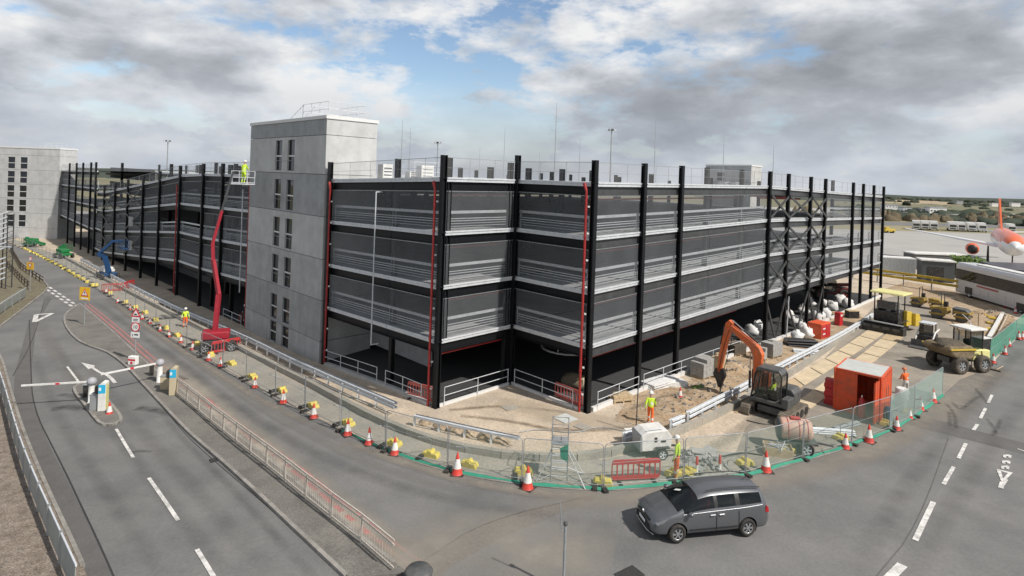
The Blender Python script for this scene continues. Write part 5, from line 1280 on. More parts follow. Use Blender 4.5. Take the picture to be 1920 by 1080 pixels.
    MB().tube([(-2.36, -.75, .30), (-2.45, -.4, .28), (-2.455, .4, .28), (-2.36, .75, .30)], .02, 6).build('bumper_strip', 'chrome', root)
    MB().box((-2.47, 0, .52), (.015, .50, .11)).build('number_plate', 'sign_white', root); MB().box((2.425, 0, .62), (.03, .50, .11)).build('number_plate', 'sign_yellow', root)
    e = MB(); e.tube([(-2.425, .085 * math.cos(t), .775 + .085 * math.sin(t)) for t in [i * math.pi / 8 for i in range(16)]], .010, 5, closed=True)
    for p, q in (((-.05, .06), (0, .0)), ((0, .0), (.05, .06)), ((-.055, 0), (-.025, -.06)), ((-.025, -.06), (0, -.01)), ((0, -.01), (.025, -.06)), ((.025, -.06), (.055, 0))): e.bar((-2.43, p[0], .775 + p[1]), (-2.43, q[0], .775 + q[1]), .01, .012)
    e.build('badge', 'chrome', root)
    for s_ in (-1, 1): MB().bar((-1.38, s_ * .15, 1.14), (-1.24, s_ * .62, 1.19), .015, .02).build('wiper', 'car_trim', root)
    MB().bar((-.90, .05, 1.43), (-1.02, .25, 1.36), .16, .008).build('sticker', 'sign_white', root)
    MB().tube([(1.75, 0, 1.70), (1.95, 0, 1.83)], .008, 5).build('aerial', 'car_trim', root)
    root.location = (ctr.x, ctr.y, 0.022); root.rotation_euler[2] = rz; root.scale = (1.0,) * 3
    return root
dm('seat_red', (.25, .03, .04), .8, var=.2); dm('seat_grey', (.25, .22, .18), .8, var=.2); dm('alloy', (.55, .56, .58), .3, metal=.8, var=.08)
people_carrier()

# ---- people
def person(label, px, rz, pose='stand', top='hiviz_yellow', leg='hiviz_orange', hat='white', h=1.78, loc=None, tape=True, z=None):
    """one continuous skinned figure; x forward. pose gives joint places for legs and arms"""
    k = h / 1.78
    J = {'pel': (0, 0, .95), 'sp': (0.01, 0, 1.15), 'ch': (0, 0, 1.38), 'nk': (0, 0, 1.50), 'hd': (.02, 0, 1.58), 'hd2': (.03, 0, 1.72)}
    P = {'stand': dict(lean=0, hipL=(0, .1, .92), kL=(.03, .12, .50), aL=(0, .13, .08), kR=(.0, -.12, .50), aR=(-.03, -.14, .08), eL=(-.02, .27, 1.14), wL=(.08, .30, .90), eR=(-.02, -.27, 1.14), wR=(.1, -.28, .92)),
         'walk': dict(lean=.04, kL=(.20, .10, .52), aL=(.28, .11, .10), kR=(-.06, -.10, .50), aR=(-.30, -.11, .14), eL=(-.12, .26, 1.16), wL=(-.12, .28, .92), eR=(.08, -.26, 1.14), wR=(.26, -.24, .98)),
         'work': dict(lean=.20, kL=(.12, .14, .50), aL=(.05, .16, .08), kR=(.02, -.14, .50), aR=(-.12, -.16, .08), eL=(.18, .26, 1.10), wL=(.38, .16, 1.00), eR=(.18, -.26, 1.10), wR=(.40, -.12, 1.02)),
         'sit': dict(lean=.0, kL=(.45, .14, .90), aL=(.50, .14, .48), kR=(.45, -.14, .90), aR=(.52, -.14, .48), eL=(.10, .27, 1.14), wL=(.34, .20, 1.12), eR=(.1, -.27, 1.14), wR=(.36, -.18, 1.12)),
         'bend': dict(lean=.45, kL=(.10, .14, .50), aL=(.0, .16, .08), kR=(.06, -.14, .50), aR=(-.1, -.16, .08), eL=(.42, .22, .98), wL=(.52, .12, .76), eR=(.42, -.22, .98), wR=(.5, -.12, .74))}[pose]
    ln = P['lean']
    def up(p):
        t = max(0, p[2] - .95); return (p[0] + t * math.sin(ln), p[1], .95 + t * math.cos(ln))
    V = [(0, 0, .95), up((0, 0, 1.12)), up((0, 0, 1.36)), up((0, 0, 1.48)), up((.015, 0, 1.56)), up((.03, 0, 1.68)),
         (.0, .10, .90), P['kL'], P['aL'], (P['aL'][0] + .16, P['aL'][1] + .02, P['aL'][2] - .03 if pose != 'sit' else P['aL'][2]),
         (.0, -.10, .90), P['kR'], P['aR'], (P['aR'][0] + .16, P['aR'][1] - .02, P['aR'][2] - .03 if pose != 'sit' else P['aR'][2]),
         up((0, .19, 1.42)), P['eL'], P['wL'], up((0, -.19, 1.42)), P['eR'], P['wR']]
    for w_ in (16, 19):
        e_ = Vector(V[w_ - 1]); q = Vector(V[w_]); V.append(tuple(q + (q - e_).normalized() * .09))
    E_ = [(0, 1), (1, 2), (2, 3), (3, 4), (4, 5), (0, 6), (6, 7), (7, 8), (8, 9), (0, 10), (10, 11), (11, 12), (12, 13), (2, 14), (14, 15), (15, 16), (2, 17), (17, 18), (18, 19), (16, 20), (19, 21)]
    Rd = [(.16, .125), (.15, .12), (.18, .125), (.065, .065), (.075, .07), (.085, .075), (.105, .10), (.075, .075), (.055, .055), (.045, .05), (.105, .10), (.075, .075), (.055, .055), (.045, .05), (.075, .07), (.055, .055), (.04, .035), (.075, .07), (.055, .055), (.04, .035), (.035, .02), (.035, .02)]
    me = bpy.data.meshes.new('sk'); me.from_pydata(V, E_, []); o = bpy.data.objects.new('sk', me); C.objects.link(o)
    md = o.modifiers.new('skin', 'SKIN'); md.use_smooth_shade = True
    sl = me.skin_vertices[0].data
    for i, r_ in enumerate(Rd): sl[i].radius = (r_[0], r_[1])
    sl[0].use_root = True
    s_ = o.modifiers.new('s', 'SUBSURF'); s_.levels = 1; s_.render_levels = 1
    bpy.context.view_layer.update(); ev = bpy.data.meshes.new_from_object(o.evaluated_get(bpy.context.evaluated_depsgraph_get())); bpy.data.objects.remove(o)
    ev.materials.clear()
    for q in (top, leg, 'skin', 'boot', 'reflect'): ev.materials.append(M[q])
    segs = [(0, 1, 0), (1, 2, 0), (2, 3, 0), (3, 4, 2), (4, 5, 2), (0, 6, 1), (6, 7, 1), (7, 8, 1), (8, 9, 3), (0, 10, 1), (10, 11, 1), (11, 12, 1), (12, 13, 3), (2, 14, 0), (14, 15, 0), (15, 16, 0), (2, 17, 0), (17, 18, 0), (18, 19, 0), (16, 20, 2), (19, 21, 2)]
    VV = [Vector(q) for q in V]
    for p in ev.polygons:
        c = p.center; best = (9, 0, 0, 0)
        for a, b, m_ in segs:
            A_, B_ = VV[a], VV[b]; t = max(0, min(1, (c - A_).dot(B_ - A_) / (B_ - A_).length_squared)); d = (c - A_.lerp(B_, t)).length
            if d < best[0]: best = (d, m_, t, (a, b))
        m_ = best[1]
        if m_ == 0 and best[3] in ((0, 1),) and best[2] < .25: m_ = 1
        if tape:
            if best[3] in ((7, 8), (11, 12)) and .25 < best[2] < .5: m_ = 4
            if best[3] == (1, 2) and .1 < best[2] < .35: m_ = 4
            if best[3] in ((15, 16), (18, 19)) and .1 < best[2] < .4: m_ = 4
        p.material_index = m_; p.use_smooth = True
    root = thing('person', label, 'person', loc if loc is not None else G(*px), rz)
    b = bpy.data.objects.new('body', ev); C.objects.link(b); b.parent = root
    hd = Vector(up((.03, 0, 1.66)))
    f = MB(); f.blob(tuple(hd + Vector((.095, 0, -.01))), (.02, .015, .025), amp=0, n=6, m=4); f.build('nose', 'skin', root)
    f = MB()
    for y in (-.032, .032): f.blob(tuple(hd + Vector((.078, y, .025))), (.010, .012, .008), amp=0, n=6, m=4)
    f.box(tuple(hd + Vector((.082, 0, -.05))), (.01, .045, .01)); f.build('face_features', 'hair', root)
    for y in (-1, 1): MB().blob(tuple(hd + Vector((0, y * .082, 0))), (.02, .012, .03), amp=0, n=6, m=4).build('ear', 'skin', root)
    if hat:
        c = hd + Vector((0, 0, .055)); pr = [(.135, .0), (.132, .03), (.118, .08), (.08, .125), (.03, .142), (.005, .144)]
        hm = MB().lathe(pr, 14, tuple(c)); hm.extr([(-.08, -.05), (.08, -.05), (.06, .05), (-.06, .05)], (c.x + .14, c.y, c.z), (0, 1, 0), (1, 0, 0), (0, 0, .012)); hm.build('helmet', hat, root)
    else: MB().blob(tuple(hd + Vector((-.012, 0, .05))), (.10, .09, .085), amp=.1).build('hair', 'hair', root)
    for w_, y in ((16, 1), (19, -1)):
        q = VV[w_]; d = (q - VV[w_ - 1]).normalized(); s2 = Vector((0, 1, 0)).cross(d).normalized() if abs(d.y) < .9 else Vector((1, 0, 0)); hnd = MB(); side_ = d.cross(s2)
        b0 = q + d * .08
        for i in range(4): 
            off = side_ * (i - 1.5) * .019; L_ = (.062, .072, .068, .052)[i]; hnd.tube([b0 + off, b0 + off + d * L_ * .55 + s2 * .006, b0 + off + d * L_ * .9 + s2 * .03], [.009, .008, .006], 5)
        hnd.tube([q + d * .03 + side_ * -.03, q + d * .07 + side_ * -.055 + s2 * .012, q + d * .10 + side_ * -.058 + s2 * .03], [.011, .010, .008], 5); hnd.build('fingers', 'skin', root)
    if k != 1: root.scale = (k, k, k)
    return root
person('worker in yellow jacket and orange trousers walking on the tan yard near the corner column', (1219, 796), rad(75), 'walk')
person('worker in yellow vest and white helmet standing beside the white trailer generator', (1268, 897), rad(150), 'stand', h=1.9)
person('worker all in orange with an orange helmet standing behind the orange container', (1698, 742), rad(100), 'work', top='hiviz_orange', leg='white', hat='orange', h=1.85)
person('worker in yellow top and orange trousers on the footway between fence and crash barrier', (347, 614), rad(-60), 'stand')
person('worker in white helmet and dark clothes under the deck left of the stair tower', (459, 607), rad(-100), 'stand', top='navy', leg='machine_grey')
for i, (x, t_, l_) in enumerate(((1743, 'hiviz_yellow', 'hiviz_yellow'), (1752, 'hiviz_orange', 'hiviz_yellow'), (1761, 'hiviz_yellow', 'hiviz_yellow'))):
    q = G(x, 527 + i); person(['left one of three workers before the dark cabin, all in yellow', 'middle one of three workers before the dark cabin, in an orange top', 'right one of three workers before the dark cabin, all in yellow'][i], None, rad(-90 + i * 30), 'stand', top=t_, leg=l_, hat='white' if i != 1 else 'orange', loc=q)
# ---------------------------------------------------------------- plant and machines
def loc(px, dz=0): q = G(*px); return Vector((q.x, q.y, q.z + dz))
def tracks(root, length, width, gap, h, m='track_mud'):
    for s_ in (-1, 1):
        y = s_ * gap; r = h / 2; L2 = length / 2 - r; n = 8
        pts = [(L2 + r * math.sin(math.pi * i / n), r + r * math.cos(math.pi * i / n)) for i in range(n + 1)] + [(-L2 - r * math.sin(math.pi * i / n), r - r * math.cos(math.pi * i / n)) for i in range(n + 1)]
        t = MB().side(pts, y - width / 2 + .02, y + width / 2 - .02).build('track', m, root)
        mb = MB(); per = []
        for (x0, z0), (x1, z1) in zip(pts, pts[1:] + pts[:1]):
            d = math.hypot(x1 - x0, z1 - z0); k = max(1, int(d / .16))
            for i in range(k): per.append((x0 + (x1 - x0) * (i + .5) / k, z0 + (z1 - z0) * (i + .5) / k, math.atan2(z1 - z0, x1 - x0)))
        for x, z, a in per: mb.box((x, y, z), (.10, width, .05), tilt=-a)
        mb.build('track_shoes', m, t, kind='stuff')
        mb = MB()
        for x in [-L2, L2] + [-L2 + 2 * L2 * i / 4 for i in range(1, 4)]: mb.lathe([(r * .62, -.02), (r * .62, .02)], 12, (x, y - s_ * 0 + (-1) * (width / 2 + .0), r), 'Y')
        mb.build('track_rollers', 'machine_black', t)
# orange excavator with breaker
ex = thing('excavator', 'orange tracked excavator with a rock breaker and a driver in its cab', 'excavator', loc((1452, 778)), rad(135)); ex.scale = (1.1,) * 3
u = bpy.data.objects
und = thing('undercarriage_tmp', '', ''); tracks(und, 3.0, .46, .98, .66)
for o in [o for o in C.objects if o.parent is und]:
    o.parent = ex; o.rotation_euler[2] = rad(-92)
bpy.data.objects.remove(und)
MB().box((0, 0, .45), (1.3, 1.5, .35), rz=0).lathe([(.5, .6), (.5, .78)], 16).build('chassis', 'machine_grey', ex, bevel=.03)
MB().side([(-1.0, .80), (-1.05, 1.4), (-.9, 1.62), (-.3, 1.62), (-.2, 1.25), (1.05, 1.22), (1.1, .80)], -.95, .12).build('engine_housing', 'machine_grey', ex, bevel=.06)
MB().side([(-1.0, .80), (-1.05, 1.3), (-.66, 1.3), (-.66, 1.0), (1.0, 1.0), (1.02, .80)], .125, .96).build('platform', 'machine_grey', ex, bevel=.04)
cabp = [(-.62, 1.0), (-.66, 2.45), (-.5, 2.62), (.55, 2.62), (.72, 2.3), (.92, 1.0)]
fr = MB()
for y in (.14, .94):
    for a, b in zip(cabp, cabp[1:]): fr.tube([(a[0], y, a[1]), (b[0], y, b[1])], .045, 6)
    fr.tube([(.08, y, 1.0), (.05, y, 2.6)], .035, 6)
for x, z in cabp[1:]: fr.tube([(x, .14, z), (x, .94, z)], .045, 6)
cab_ = fr.build('cab', 'machine_black', ex)
MB().side([(-.66, 2.56), (-.52, 2.72), (.58, 2.70), (.72, 2.52)], .08, 1.0).build('cab_roof', 'machine_grey', cab_, bevel=.03)
for y in (.15, .93): MB().side([(-.6, 1.35), (-.63, 2.5), (.02, 2.55), (.04, 1.35)], y, y + .01).build('cab_window', 'cab_glass', cab_); MB().side([(.12, 1.08), (.09, 2.55), (.52, 2.57), (.68, 2.3), (.85, 1.1)], y, y + .01).build('cab_window', 'cab_glass', cab_)
MB().quad((.93, .18, 1.1), (.93, .9, 1.1), (.73, .9, 2.3), (.73, .18, 2.3)).build('cab_window', 'cab_glass', cab_); MB().box((-.15, .55, 1.3), (.5, .5, .5)).build('seat', 'machine_black', cab_, bevel=.05)
boom = [(.95, 1.0), (.85, 2.2), (.78, 3.05), (1.0, 3.45), (1.5, 3.75), (2.75, 4.42), (2.86, 4.30), (2.72, 4.12), (1.55, 3.35), (1.28, 2.95), (1.25, 2.2), (1.28, 1.0)]
MB().side(boom, -.40, -.02).build('boom', 'orange', ex, bevel=.02)
st = [(2.55, 4.50), (2.75, 4.62), (2.95, 4.42), (3.30, 2.4), (3.36, 1.5), (3.20, 1.46), (3.02, 2.4), (2.62, 4.15)]
MB().side(st, -.37, -.05).build('stick', 'orange', ex, bevel=.02)
def ram(a, b, y, root, t=.5):
    m_ = (a[0] + (b[0] - a[0]) * t, a[1] + (b[1] - a[1]) * t); MB().tube([(a[0], y, a[1]), (m_[0], y, m_[1])], .07, 8).build('ram_barrel', 'machine_black', root); MB().tube([(m_[0], y, m_[1]), (b[0], y, b[1])], .035, 8).build('ram_rod', 'chrome', root)
ram((1.25, 3.75), (2.6, 4.62), -.21, ex); ram((3.05, 4.2), (3.42, 2.0), -.21, ex); ram((1.4, 1.1), (1.42, 3.0), -.42, ex); ram((1.4, 1.1), (1.42, 3.0), .0, ex)
MB().tube([(.9, -.05, 1.2), (.82, -.05, 2.6), (1.2, -.05, 3.65), (2.6, -.05, 4.45), (3.0, -.05, 3.0), (3.25, -.05, 1.6)], .02, 5).tube([(.9, -.37, 1.2), (.74, -.37, 2.6), (1.1, -.37, 3.62), (2.55, -.37, 4.5), (2.75, -.37, 3.0), (3.1, -.37, 1.6)], .02, 5).build('hoses', 'black_pipe', ex)
MB().side([(3.0, 1.7), (3.5, 1.65), (3.62, 1.3), (3.4, .95), (3.3, .62), (3.12, .6), (3.05, .95), (2.9, 1.3)], -.38, -.05).build('breaker', 'machine_black', ex, bevel=.03)
MB().tube([(3.2, -.21, .62), (3.18, -.21, .02)], [.05, .03], 8).build('breaker_chisel', 'steel_dark', ex)
MB().side([(.55, .8), (1.4, .85), (1.4, 1.7), (.9, 2.1), (.55, 2.0)], -.85, -.42).build('side_cover', 'orange', ex, bevel=.02)
q = ex.location + Matrix.Rotation(rad(135), 3, 'Z') @ Vector((-.16, .60, .62)) ; person('digger driver in yellow jacket seated in the cab', None, rad(135), 'sit', loc=q, hat='', h=1.7, leg='navy')

# orange container store
K = Vector((22.65, 35.3, gz(22.65, 35.3))); Uc = Vector((-.745, .667, 0)); Vc = Vector((.667, .745, 0))
box_ = thing('site_container', 'bright orange steel store container with one door leaf swung open beside the footway netting', 'container', K)
def cpart(mb, name, m, parent=box_, **k): return mb.build(name, m, parent, **k)
def corr(P, U, w, h, n, out, m, name, z0=.1, step=.32):
    """corrugated sheet"""
    U = Vector(U); out = Vector(out); mb = MB(); xs = []; x = 0; i = 0
    while x < w: xs.append((x, (0, 1, 1, 0)[i % 4] * .085)); x += step * (.35 if i % 2 == 0 else .65); i += 1
    xs.append((w, 0))
    for (a, da), (b, db) in zip(xs, xs[1:]): mb.quad(P + U * a + out * da + Vector((0, 0, z0)), P + U * b + out * db + Vector((0, 0, z0)), P + U * b + out * db + Vector((0, 0, h)), P + U * a + out * da + Vector((0, 0, h)))
    return mb.build(name, m, box_)
Hc = 2.7; O = Vector((0, 0, 0))
corr(O + Vc * .02, Vc, 2.86, Hc - .12, 0, -Uc, 'orange_box', 'side_wall', .15); corr(Uc * 2.5 + Vc * .02, Vc, 2.86, Hc - .12, 0, Uc, 'orange_box', 'side_wall', .15); corr(Vc * 2.88, Uc, 2.5, Hc - .12, 0, Vc, 'orange_box', 'end_wall', .15)
mb = MB().extr([(1.28, .15), (2.44, .15), (2.44, Hc - .12), (1.28, Hc - .12)], O, Uc, (0, 0, 1), Vc * .06); dl = cpart(mb, 'door', 'orange_box')
for z in (.6, 1.1, 1.6): MB().extr([(1.38, z), (2.34, z), (2.34, z + .1), (1.38, z + .1)], -Vc * .02, Uc, (0, 0, 1), Vc * .02).build('door_rib', 'orange_box', dl)
Dd = (-Vc * .75 - Uc * .0 + Vector((-.30, -.20, 0))).normalized(); corr(O - Dd * 0 + Uc * .02, Dd, 1.15, Hc - .14, 0, Vector((Dd.y, -Dd.x, 0)), 'orange_box', 'open_door', .15, .26)
for c_ in (O, Uc * 2.5, Vc * 2.9, Uc * 2.5 + Vc * 2.9): cpart(MB().bar(c_ + Vector((0, 0, .02)), c_ + Vector((0, 0, Hc)), .12, .12), 'corner_post', 'orange_box')
for z in (.08, Hc - .06):
    cpart(MB().bar(O + Vector((0, 0, z)), Uc * 2.5 + Vector((0, 0, z)), .1, .12).bar(Vc * 2.9 + Vector((0, 0, z)), Uc * 2.5 + Vc * 2.9 + Vector((0, 0, z)), .1, .12), 'end_beam', 'orange_box'); cpart(MB().bar(O + Vector((0, 0, z + .002)), Vc * 2.9 + Vector((0, 0, z + .002)), .098, .12).bar(Uc * 2.5 + Vector((0, 0, z + .002)), Uc * 2.5 + Vc * 2.9 + Vector((0, 0, z + .002)), .098, .12), 'side_beam', 'orange_box')
mb = MB()
for i in range(9): mb.hexa([tuple(Uc * (.06 + 2.38 * a) + Vc * (.06 + (i + b) * .309) + Vector((0, 0, Hc - .04 + z))) for z in (0, .05) for a, b in ((0, .02), (1, .02), (1, .98), (0, .98))])
cpart(mb, 'roof_sheets', 'slab_pale'); cpart(MB().hexa([tuple(Uc * a + Vc * b + Vector((0, 0, z))) for z in (.12, .15) for a, b in ((.05, .05), (2.45, .05), (2.45, 2.85), (.05, 2.85))]), 'floor', 'timber'); cpart(MB().extr([(1.0, 1.15), (2.2, 1.15), (2.3, 1.75), (1.1, 1.8)], -Uc * .05, Vc, (0, 0, 1), -Uc * .01), 'olive_patch', 'bark')
q = K + Uc * .95 - Vc * .25; r = thing('gas_bottle', 'tall red gas bottle at the open container doorway', 'gas bottle', (q.x, q.y, q.z + .02)); MB().lathe([(.19, 0), (.20, .05), (.20, 1.0), (.13, 1.2), (.05, 1.28)], 16).build('cylinder', 'red_plastic', r); MB().lathe([(.05, 1.281), (.05, 1.4), (.02, 1.42)], 8).build('valve', 'chrome', r)
q = G(1563, 760); r = thing('water_barrier', 'stack of dark red plastic barriers at the left corner of the orange container', 'water barrier', q, rad(140))
for i in range(3): MB().side([(-.55, 0), (.55, 0), (.55, .22), (.48, .38), (.52, .55), (-.52, .55), (-.48, .38), (-.55, .22)], -.3 , .25).build('barrier_block', 'red_plastic', r, bevel=.05).location = (0, random.uniform(-.05, .05), i * .56)

# asphalt paver seen from behind
pv = thing('asphalt_paver', 'black and yellow asphalt paver with a pale yellow canopy and wide rear screed', 'paver', loc((1668, 619)), rad(38)); pv.scale = (1.12,) * 3
# x points ahead (away from camera), y to the left
tracks(pv, 3.0, .35, .85, .6, 'machine_black')
MB().side([(-1.0, .5), (-1.1, 1.9), (.9, 1.9), (1.4, 1.5), (1.7, .5)], -1.0, 1.0).build('body', 'machine_black', pv, bevel=.05)
s_ = MB().side([(-2.0, .05), (-2.0, .65), (-1.7, .85), (-1.25, .75), (-1.2, .05)], -1.75, 1.55).build('screed', 'machine_black', pv, bevel=.03)
for y in (-1.2, -.4, .4, 1.2): MB().box((-2.02, y, .5), (.03, .55, .25)).build('screed_plate', 'machine_grey', s_)
MB().box((-1.75, -.1, .92), (.45, 3.1, .05)).build('catwalk', 'galv_dull', s_); MB().tube([(-1.3, -1.25, 1.0), (0, -1.3, 1.15), (1.0, -1.25, .9)], .06, 6).build('tow_arm', 'machine_black', pv)
for x, y in ((-1.0, -.95), (-1.0, .95), (.6, -.95), (.6, .95)): MB().bar((x, y, 1.85), (x, y, 3.45), .08, .08).build('canopy_post', 'machine_black', pv)
MB().side([(-1.35, 3.45), (-1.25, 3.6), (.9, 3.6), (1.0, 3.45)], -1.45, 1.25).build('canopy', 'yellow_pale', pv, bevel=.04)
MB().box((-.5, .5, 2.3), (.5, .5, .8)).box((-.5, -.5, 2.3), (.5, .5, .8)).build('seats', 'machine_black', pv, bevel=.06); MB().box((-.9, 0, 2.4), (.3, 1.5, .7)).build('console', 'machine_grey', pv, bevel=.03)
MB().side([(1.4, .5), (1.3, 1.7), (2.3, 1.5), (2.7, 1.1), (2.6, .45)], -1.62, -.2).build('hopper', 'yellow', pv, bevel=.05)
MB().side([(1.5, .5), (1.4, 1.6), (2.4, 1.4), (2.6, .45)], .1, 1.5).build('hopper', 'yellow', pv, bevel=.05)
MB().side([(.1, .6), (.1, 2.0), (1.3, 1.8), (1.35, .6)], -1.32, -1.02).build('side_cover', 'yellow', pv, bevel=.04)
MB().tube([(-1.0, -1.05, 1.9), (-1.0, -1.05, 2.8)], .03, 5).tube([(-.9, -.9, 2.6), (-.9, .9, 2.6)], .03, 5).build('grab_rail', 'galv_dull', pv)
q = pv.location + Matrix.Rotation(rad(38), 3, 'Z') @ Vector((-.5, .75, 1.6)); person('paver driver in dark clothes seated under the yellow canopy', None, rad(-60), 'sit', loc=q, hat='', top='navy', leg='navy', h=1.7)
# rollers
def roller(p, rz, lab, sc_=1.0, cover=True):
    r = thing('road_roller', lab, 'road roller', loc(p), rz, 'road rollers'); r.scale = (sc_,) * 3
    for x in (-1.15, 1.15): d = MB().lathe([(.1, -.78), (.55, -.78), (.58, -.74), (.58, .74), (.55, .78), (.1, .78)], 28, (x, 0, .58), 'Y').build('drum', 'machine_grey', r); MB().bar((x - .7, -.82, .62), (x + .7, -.82, .62), .05, .22).bar((x - .7, .82, .62), (x + .7, .82, .62), .05, .22).build('drum_frame', 'roller_yellow', d)
    MB().side([(.3, .7), (.3, 1.55), (1.5, 1.45), (1.85, 1.15), (1.85, .95), (.6, .95)], -.72, .72).build('bonnet', 'machine_grey' if cover else 'roller_yellow', r, bevel=.06)
    MB().side([(.35, .95), (.35, 1.2), (1.9, 1.2), (1.9, .95)], -.8, .8).build('nose', 'roller_yellow', r, bevel=.04); MB().side([(-1.8, 1.0), (-1.8, 1.3), (-.2, 1.45), (-.1, .7), (-.5, .7)], -.75, .75).build('rear_body', 'roller_yellow', r, bevel=.05)
    MB().box((-.45, 0, 1.7), (.4, .5, .6)).build('seat', 'machine_black', r, bevel=.06)
    MB().tube([(-.75, -.65, 1.3), (-.75, -.65, 2.7), (-.75, -.55, 2.8), (-.75, .55, 2.8), (-.75, .65, 2.7), (-.75, .65, 1.3)], .045, 8).build('roll_bar', 'machine_black', r); return r
roller((1782, 600), rad(-50), 'yellow tandem road roller with a grey bonnet nearest the brown sand', 1.0); roller((1738, 578), rad(-50), 'second road roller, half hidden behind the first and the yellow paver hopper', .9, False)
# skid steer
sk = thing('skid_steer_loader', 'dark skid steer loader with white lift arms and an empty bucket beside the dumper', 'skid steer', loc((1738, 650)), rad(-140))
MB().box((-.1, 0, .75), (1.9, 1.15, .8)).build('body', 'machine_black', sk, bevel=.05)
for x in (-.6, .5):
    for y in (-.72, .72): wheel(sk, (x, y, .38), .38, .26, 1 if y > 0 else -1, 'galv_dull', 5)
fr = MB()
for x, y in ((.45, -.5), (.45, .5), (-.6, -.5), (-.6, .5)): fr.tube([(x, y, 1.1), (x * .9, y, 2.15)], .045, 6)
c_ = fr.build('cab', 'machine_black', sk); MB().box((-.07, 0, 2.2), (1.25, 1.15, .10)).build('cab_roof', 'galv', c_, bevel=.03); MB().box((.45, 0, 1.62), (.02, .95, .95)).build('cab_window', 'car_glass', c_); MB().box((-.1, -.52, 1.65), (.95, .02, .9)).build('cab_window', 'car_glass', c_)
for y in (-.66, .66): MB().tube([(-.95, y, 1.6), (.2, y, 1.45), (.95, y, .9), (1.15, y, .4)], .07, 6).build('lift_arm', 'white', sk)
MB().side([(1.1, .05), (1.9, .05), (1.95, .12), (1.25, .2), (1.2, .75), (1.1, .75)], -.95, .95).build('bucket', 'machine_grey', sk, bevel=.01)
# dumper with its skip, and its cab
du = thing('site_dumper', 'muddy yellow site dumper with a heaped front skip, big tyres and a pale cab roof', 'dumper', loc((1795, 692)), rad(-165)); du.scale = (1.12,) * 3
for x in (1.0, -1.1):
    for y in (-.95, .95): wheel(du, (x, y, .62), .62, .42, 1 if y > 0 else -1, 'galv_dull', 6, 'tyre_mud', .5)
MB().box((-.1, 0, .85), (3.0, .9, .4)).build('chassis', 'machine_grey', du, bevel=.04)
MB().extr([(-.2, 1.05), (.25, 1.0), (1.5, 1.15), (2.15, 1.65), (1.9, 1.95), (-.05, 1.95), (-.3, 1.6)], (0, -1.05, 0), (1, 0, 0), (0, 0, 1), (0, 2.1, 0)).build('skip', 'skip_mud', du, bevel=.12)
MB().blob((.85, 0, 1.85), (1.15, .95, .38), 3, 18, 8, .35, -.3).build('soil_load', 'soil', du); MB().bar((-.25, -1.09, 1.72), (2.05, -1.09, 1.78), .06, .1).bar((-.25, 1.09, 1.72), (2.05, 1.09, 1.78), .06, .1).build('skip_rim', 'yellow', du)
MB().side([(-2.1, .7), (-2.1, 1.5), (-1.2, 1.6), (-.5, 1.2), (-.5, .8)], -.75, .75).build('engine_cover', 'yellow_pale', du, bevel=.08); MB().tube([(-1.3, .8, 1.0), (-.9, 1.0, 1.6), (-.2, 1.05, 1.65)], .07, 6).build('mudguard', 'yellow_pale', du)
fr = MB()
for x, y in ((-.35, -.62), (-.35, .62), (-1.5, -.62), (-1.5, .62)): fr.tube([(x, y, 1.3), (x, y, 2.95)], .05, 6)
c_ = fr.build('cab', 'machine_black', du); MB().box((-.92, 0, 3.0), (1.6, 1.6, .14)).build('cab_roof', 'white', c_, bevel=.04)
for x in (-.35, -1.5): MB().box((x, 0, 2.25), (.02, 1.15, 1.25)).build('cab_window', 'cab_glass', c_)
MB().box((-.92, .62, 2.2), (1.05, .02, 1.3)).build('cab_window', 'cab_glass', c_); MB().box((-1.0, 0, 1.8), (.5, .5, .7)).build('seat', 'machine_black', c_, bevel=.05)
gd = thing('black_skip', 'black open plastic bin on thin steel legs right of the dumper', 'bin', loc((1838, 690)), rad(20)); MB().side([(-.5, 1.1), (.5, 1.1), (.6, 2.5), (-.6, 2.5)], -.4, .4).build('hopper', 'machine_black', gd, bevel=.02)
for x, y in ((-.5, -.35), (.5, -.35), (.5, .35), (-.5, .35)): MB().tube([(x * 1.1, y, 0), (x * .95, y, 1.15)], .035, 6).build('leg', 'galv_dull', gd)
MB().box((0, 0, 2.52), (1.25, .85, .05)).build('rim', 'white', gd)
br = thing('broom', 'long pale handled broom lying on the ground at the site gap', 'broom', loc((1850, 690)) + Vector((.3, -.6, .06)), rad(35)); MB().tube([(0, 0, 0), (1.6, 0, .05)], .03, 6).build('handle', 'timber', br); MB().box((-.2, 0, .0), (.25, .7, .12)).build('head', 'bark', br)
# white trailer generator
gn = thing('trailer_generator', 'white single-axle trailer generator behind the mesh fence near the red barrier', 'generator', loc((1222, 852)), rad(12))
MB().side([(-.75, .40), (-.80, 1.15), (-.5, 1.32), (.55, 1.38), (.8, 1.05), (.78, .55), (.5, .40)], -.5, .55).build('casing', 'white', gn, bevel=.04)
MB().side([(-.82, .38), (-.86, 1.1), (-.80, 1.18), (-.75, .38)], -.48, .53).build('louvred_end', 'galv_dull', gn); MB().box((-.05, -.51, .95), (.14, .02, .22)).box((.35, -.51, .85), (.25, .02, .08)).build('handle_recess', 'machine_black', gn)
for y in (-.62, .66): wheel(gn, (.25, y, .28), .28, .16, 1 if y > 0 else -1, 'galv', 5)
MB().box((.25, .02, .3), (.1, 1.2, .08)).bar((.7, 0, .42), (1.5, 0, .35), .08, .08).tube([(1.35, 0, .35), (1.35, 0, 0)], .03, 6).build('chassis', 'machine_black', gn); MB().box((.25, -.64, .60), (.7, .2, .04)).build('mudguard', 'machine_black', gn); MB().tube([(-.5, -.4, 1.35), (-.3, -.4, 1.42), (.3, -.4, 1.42)], .025, 6).build('lifting_bar', 'galv', gn)
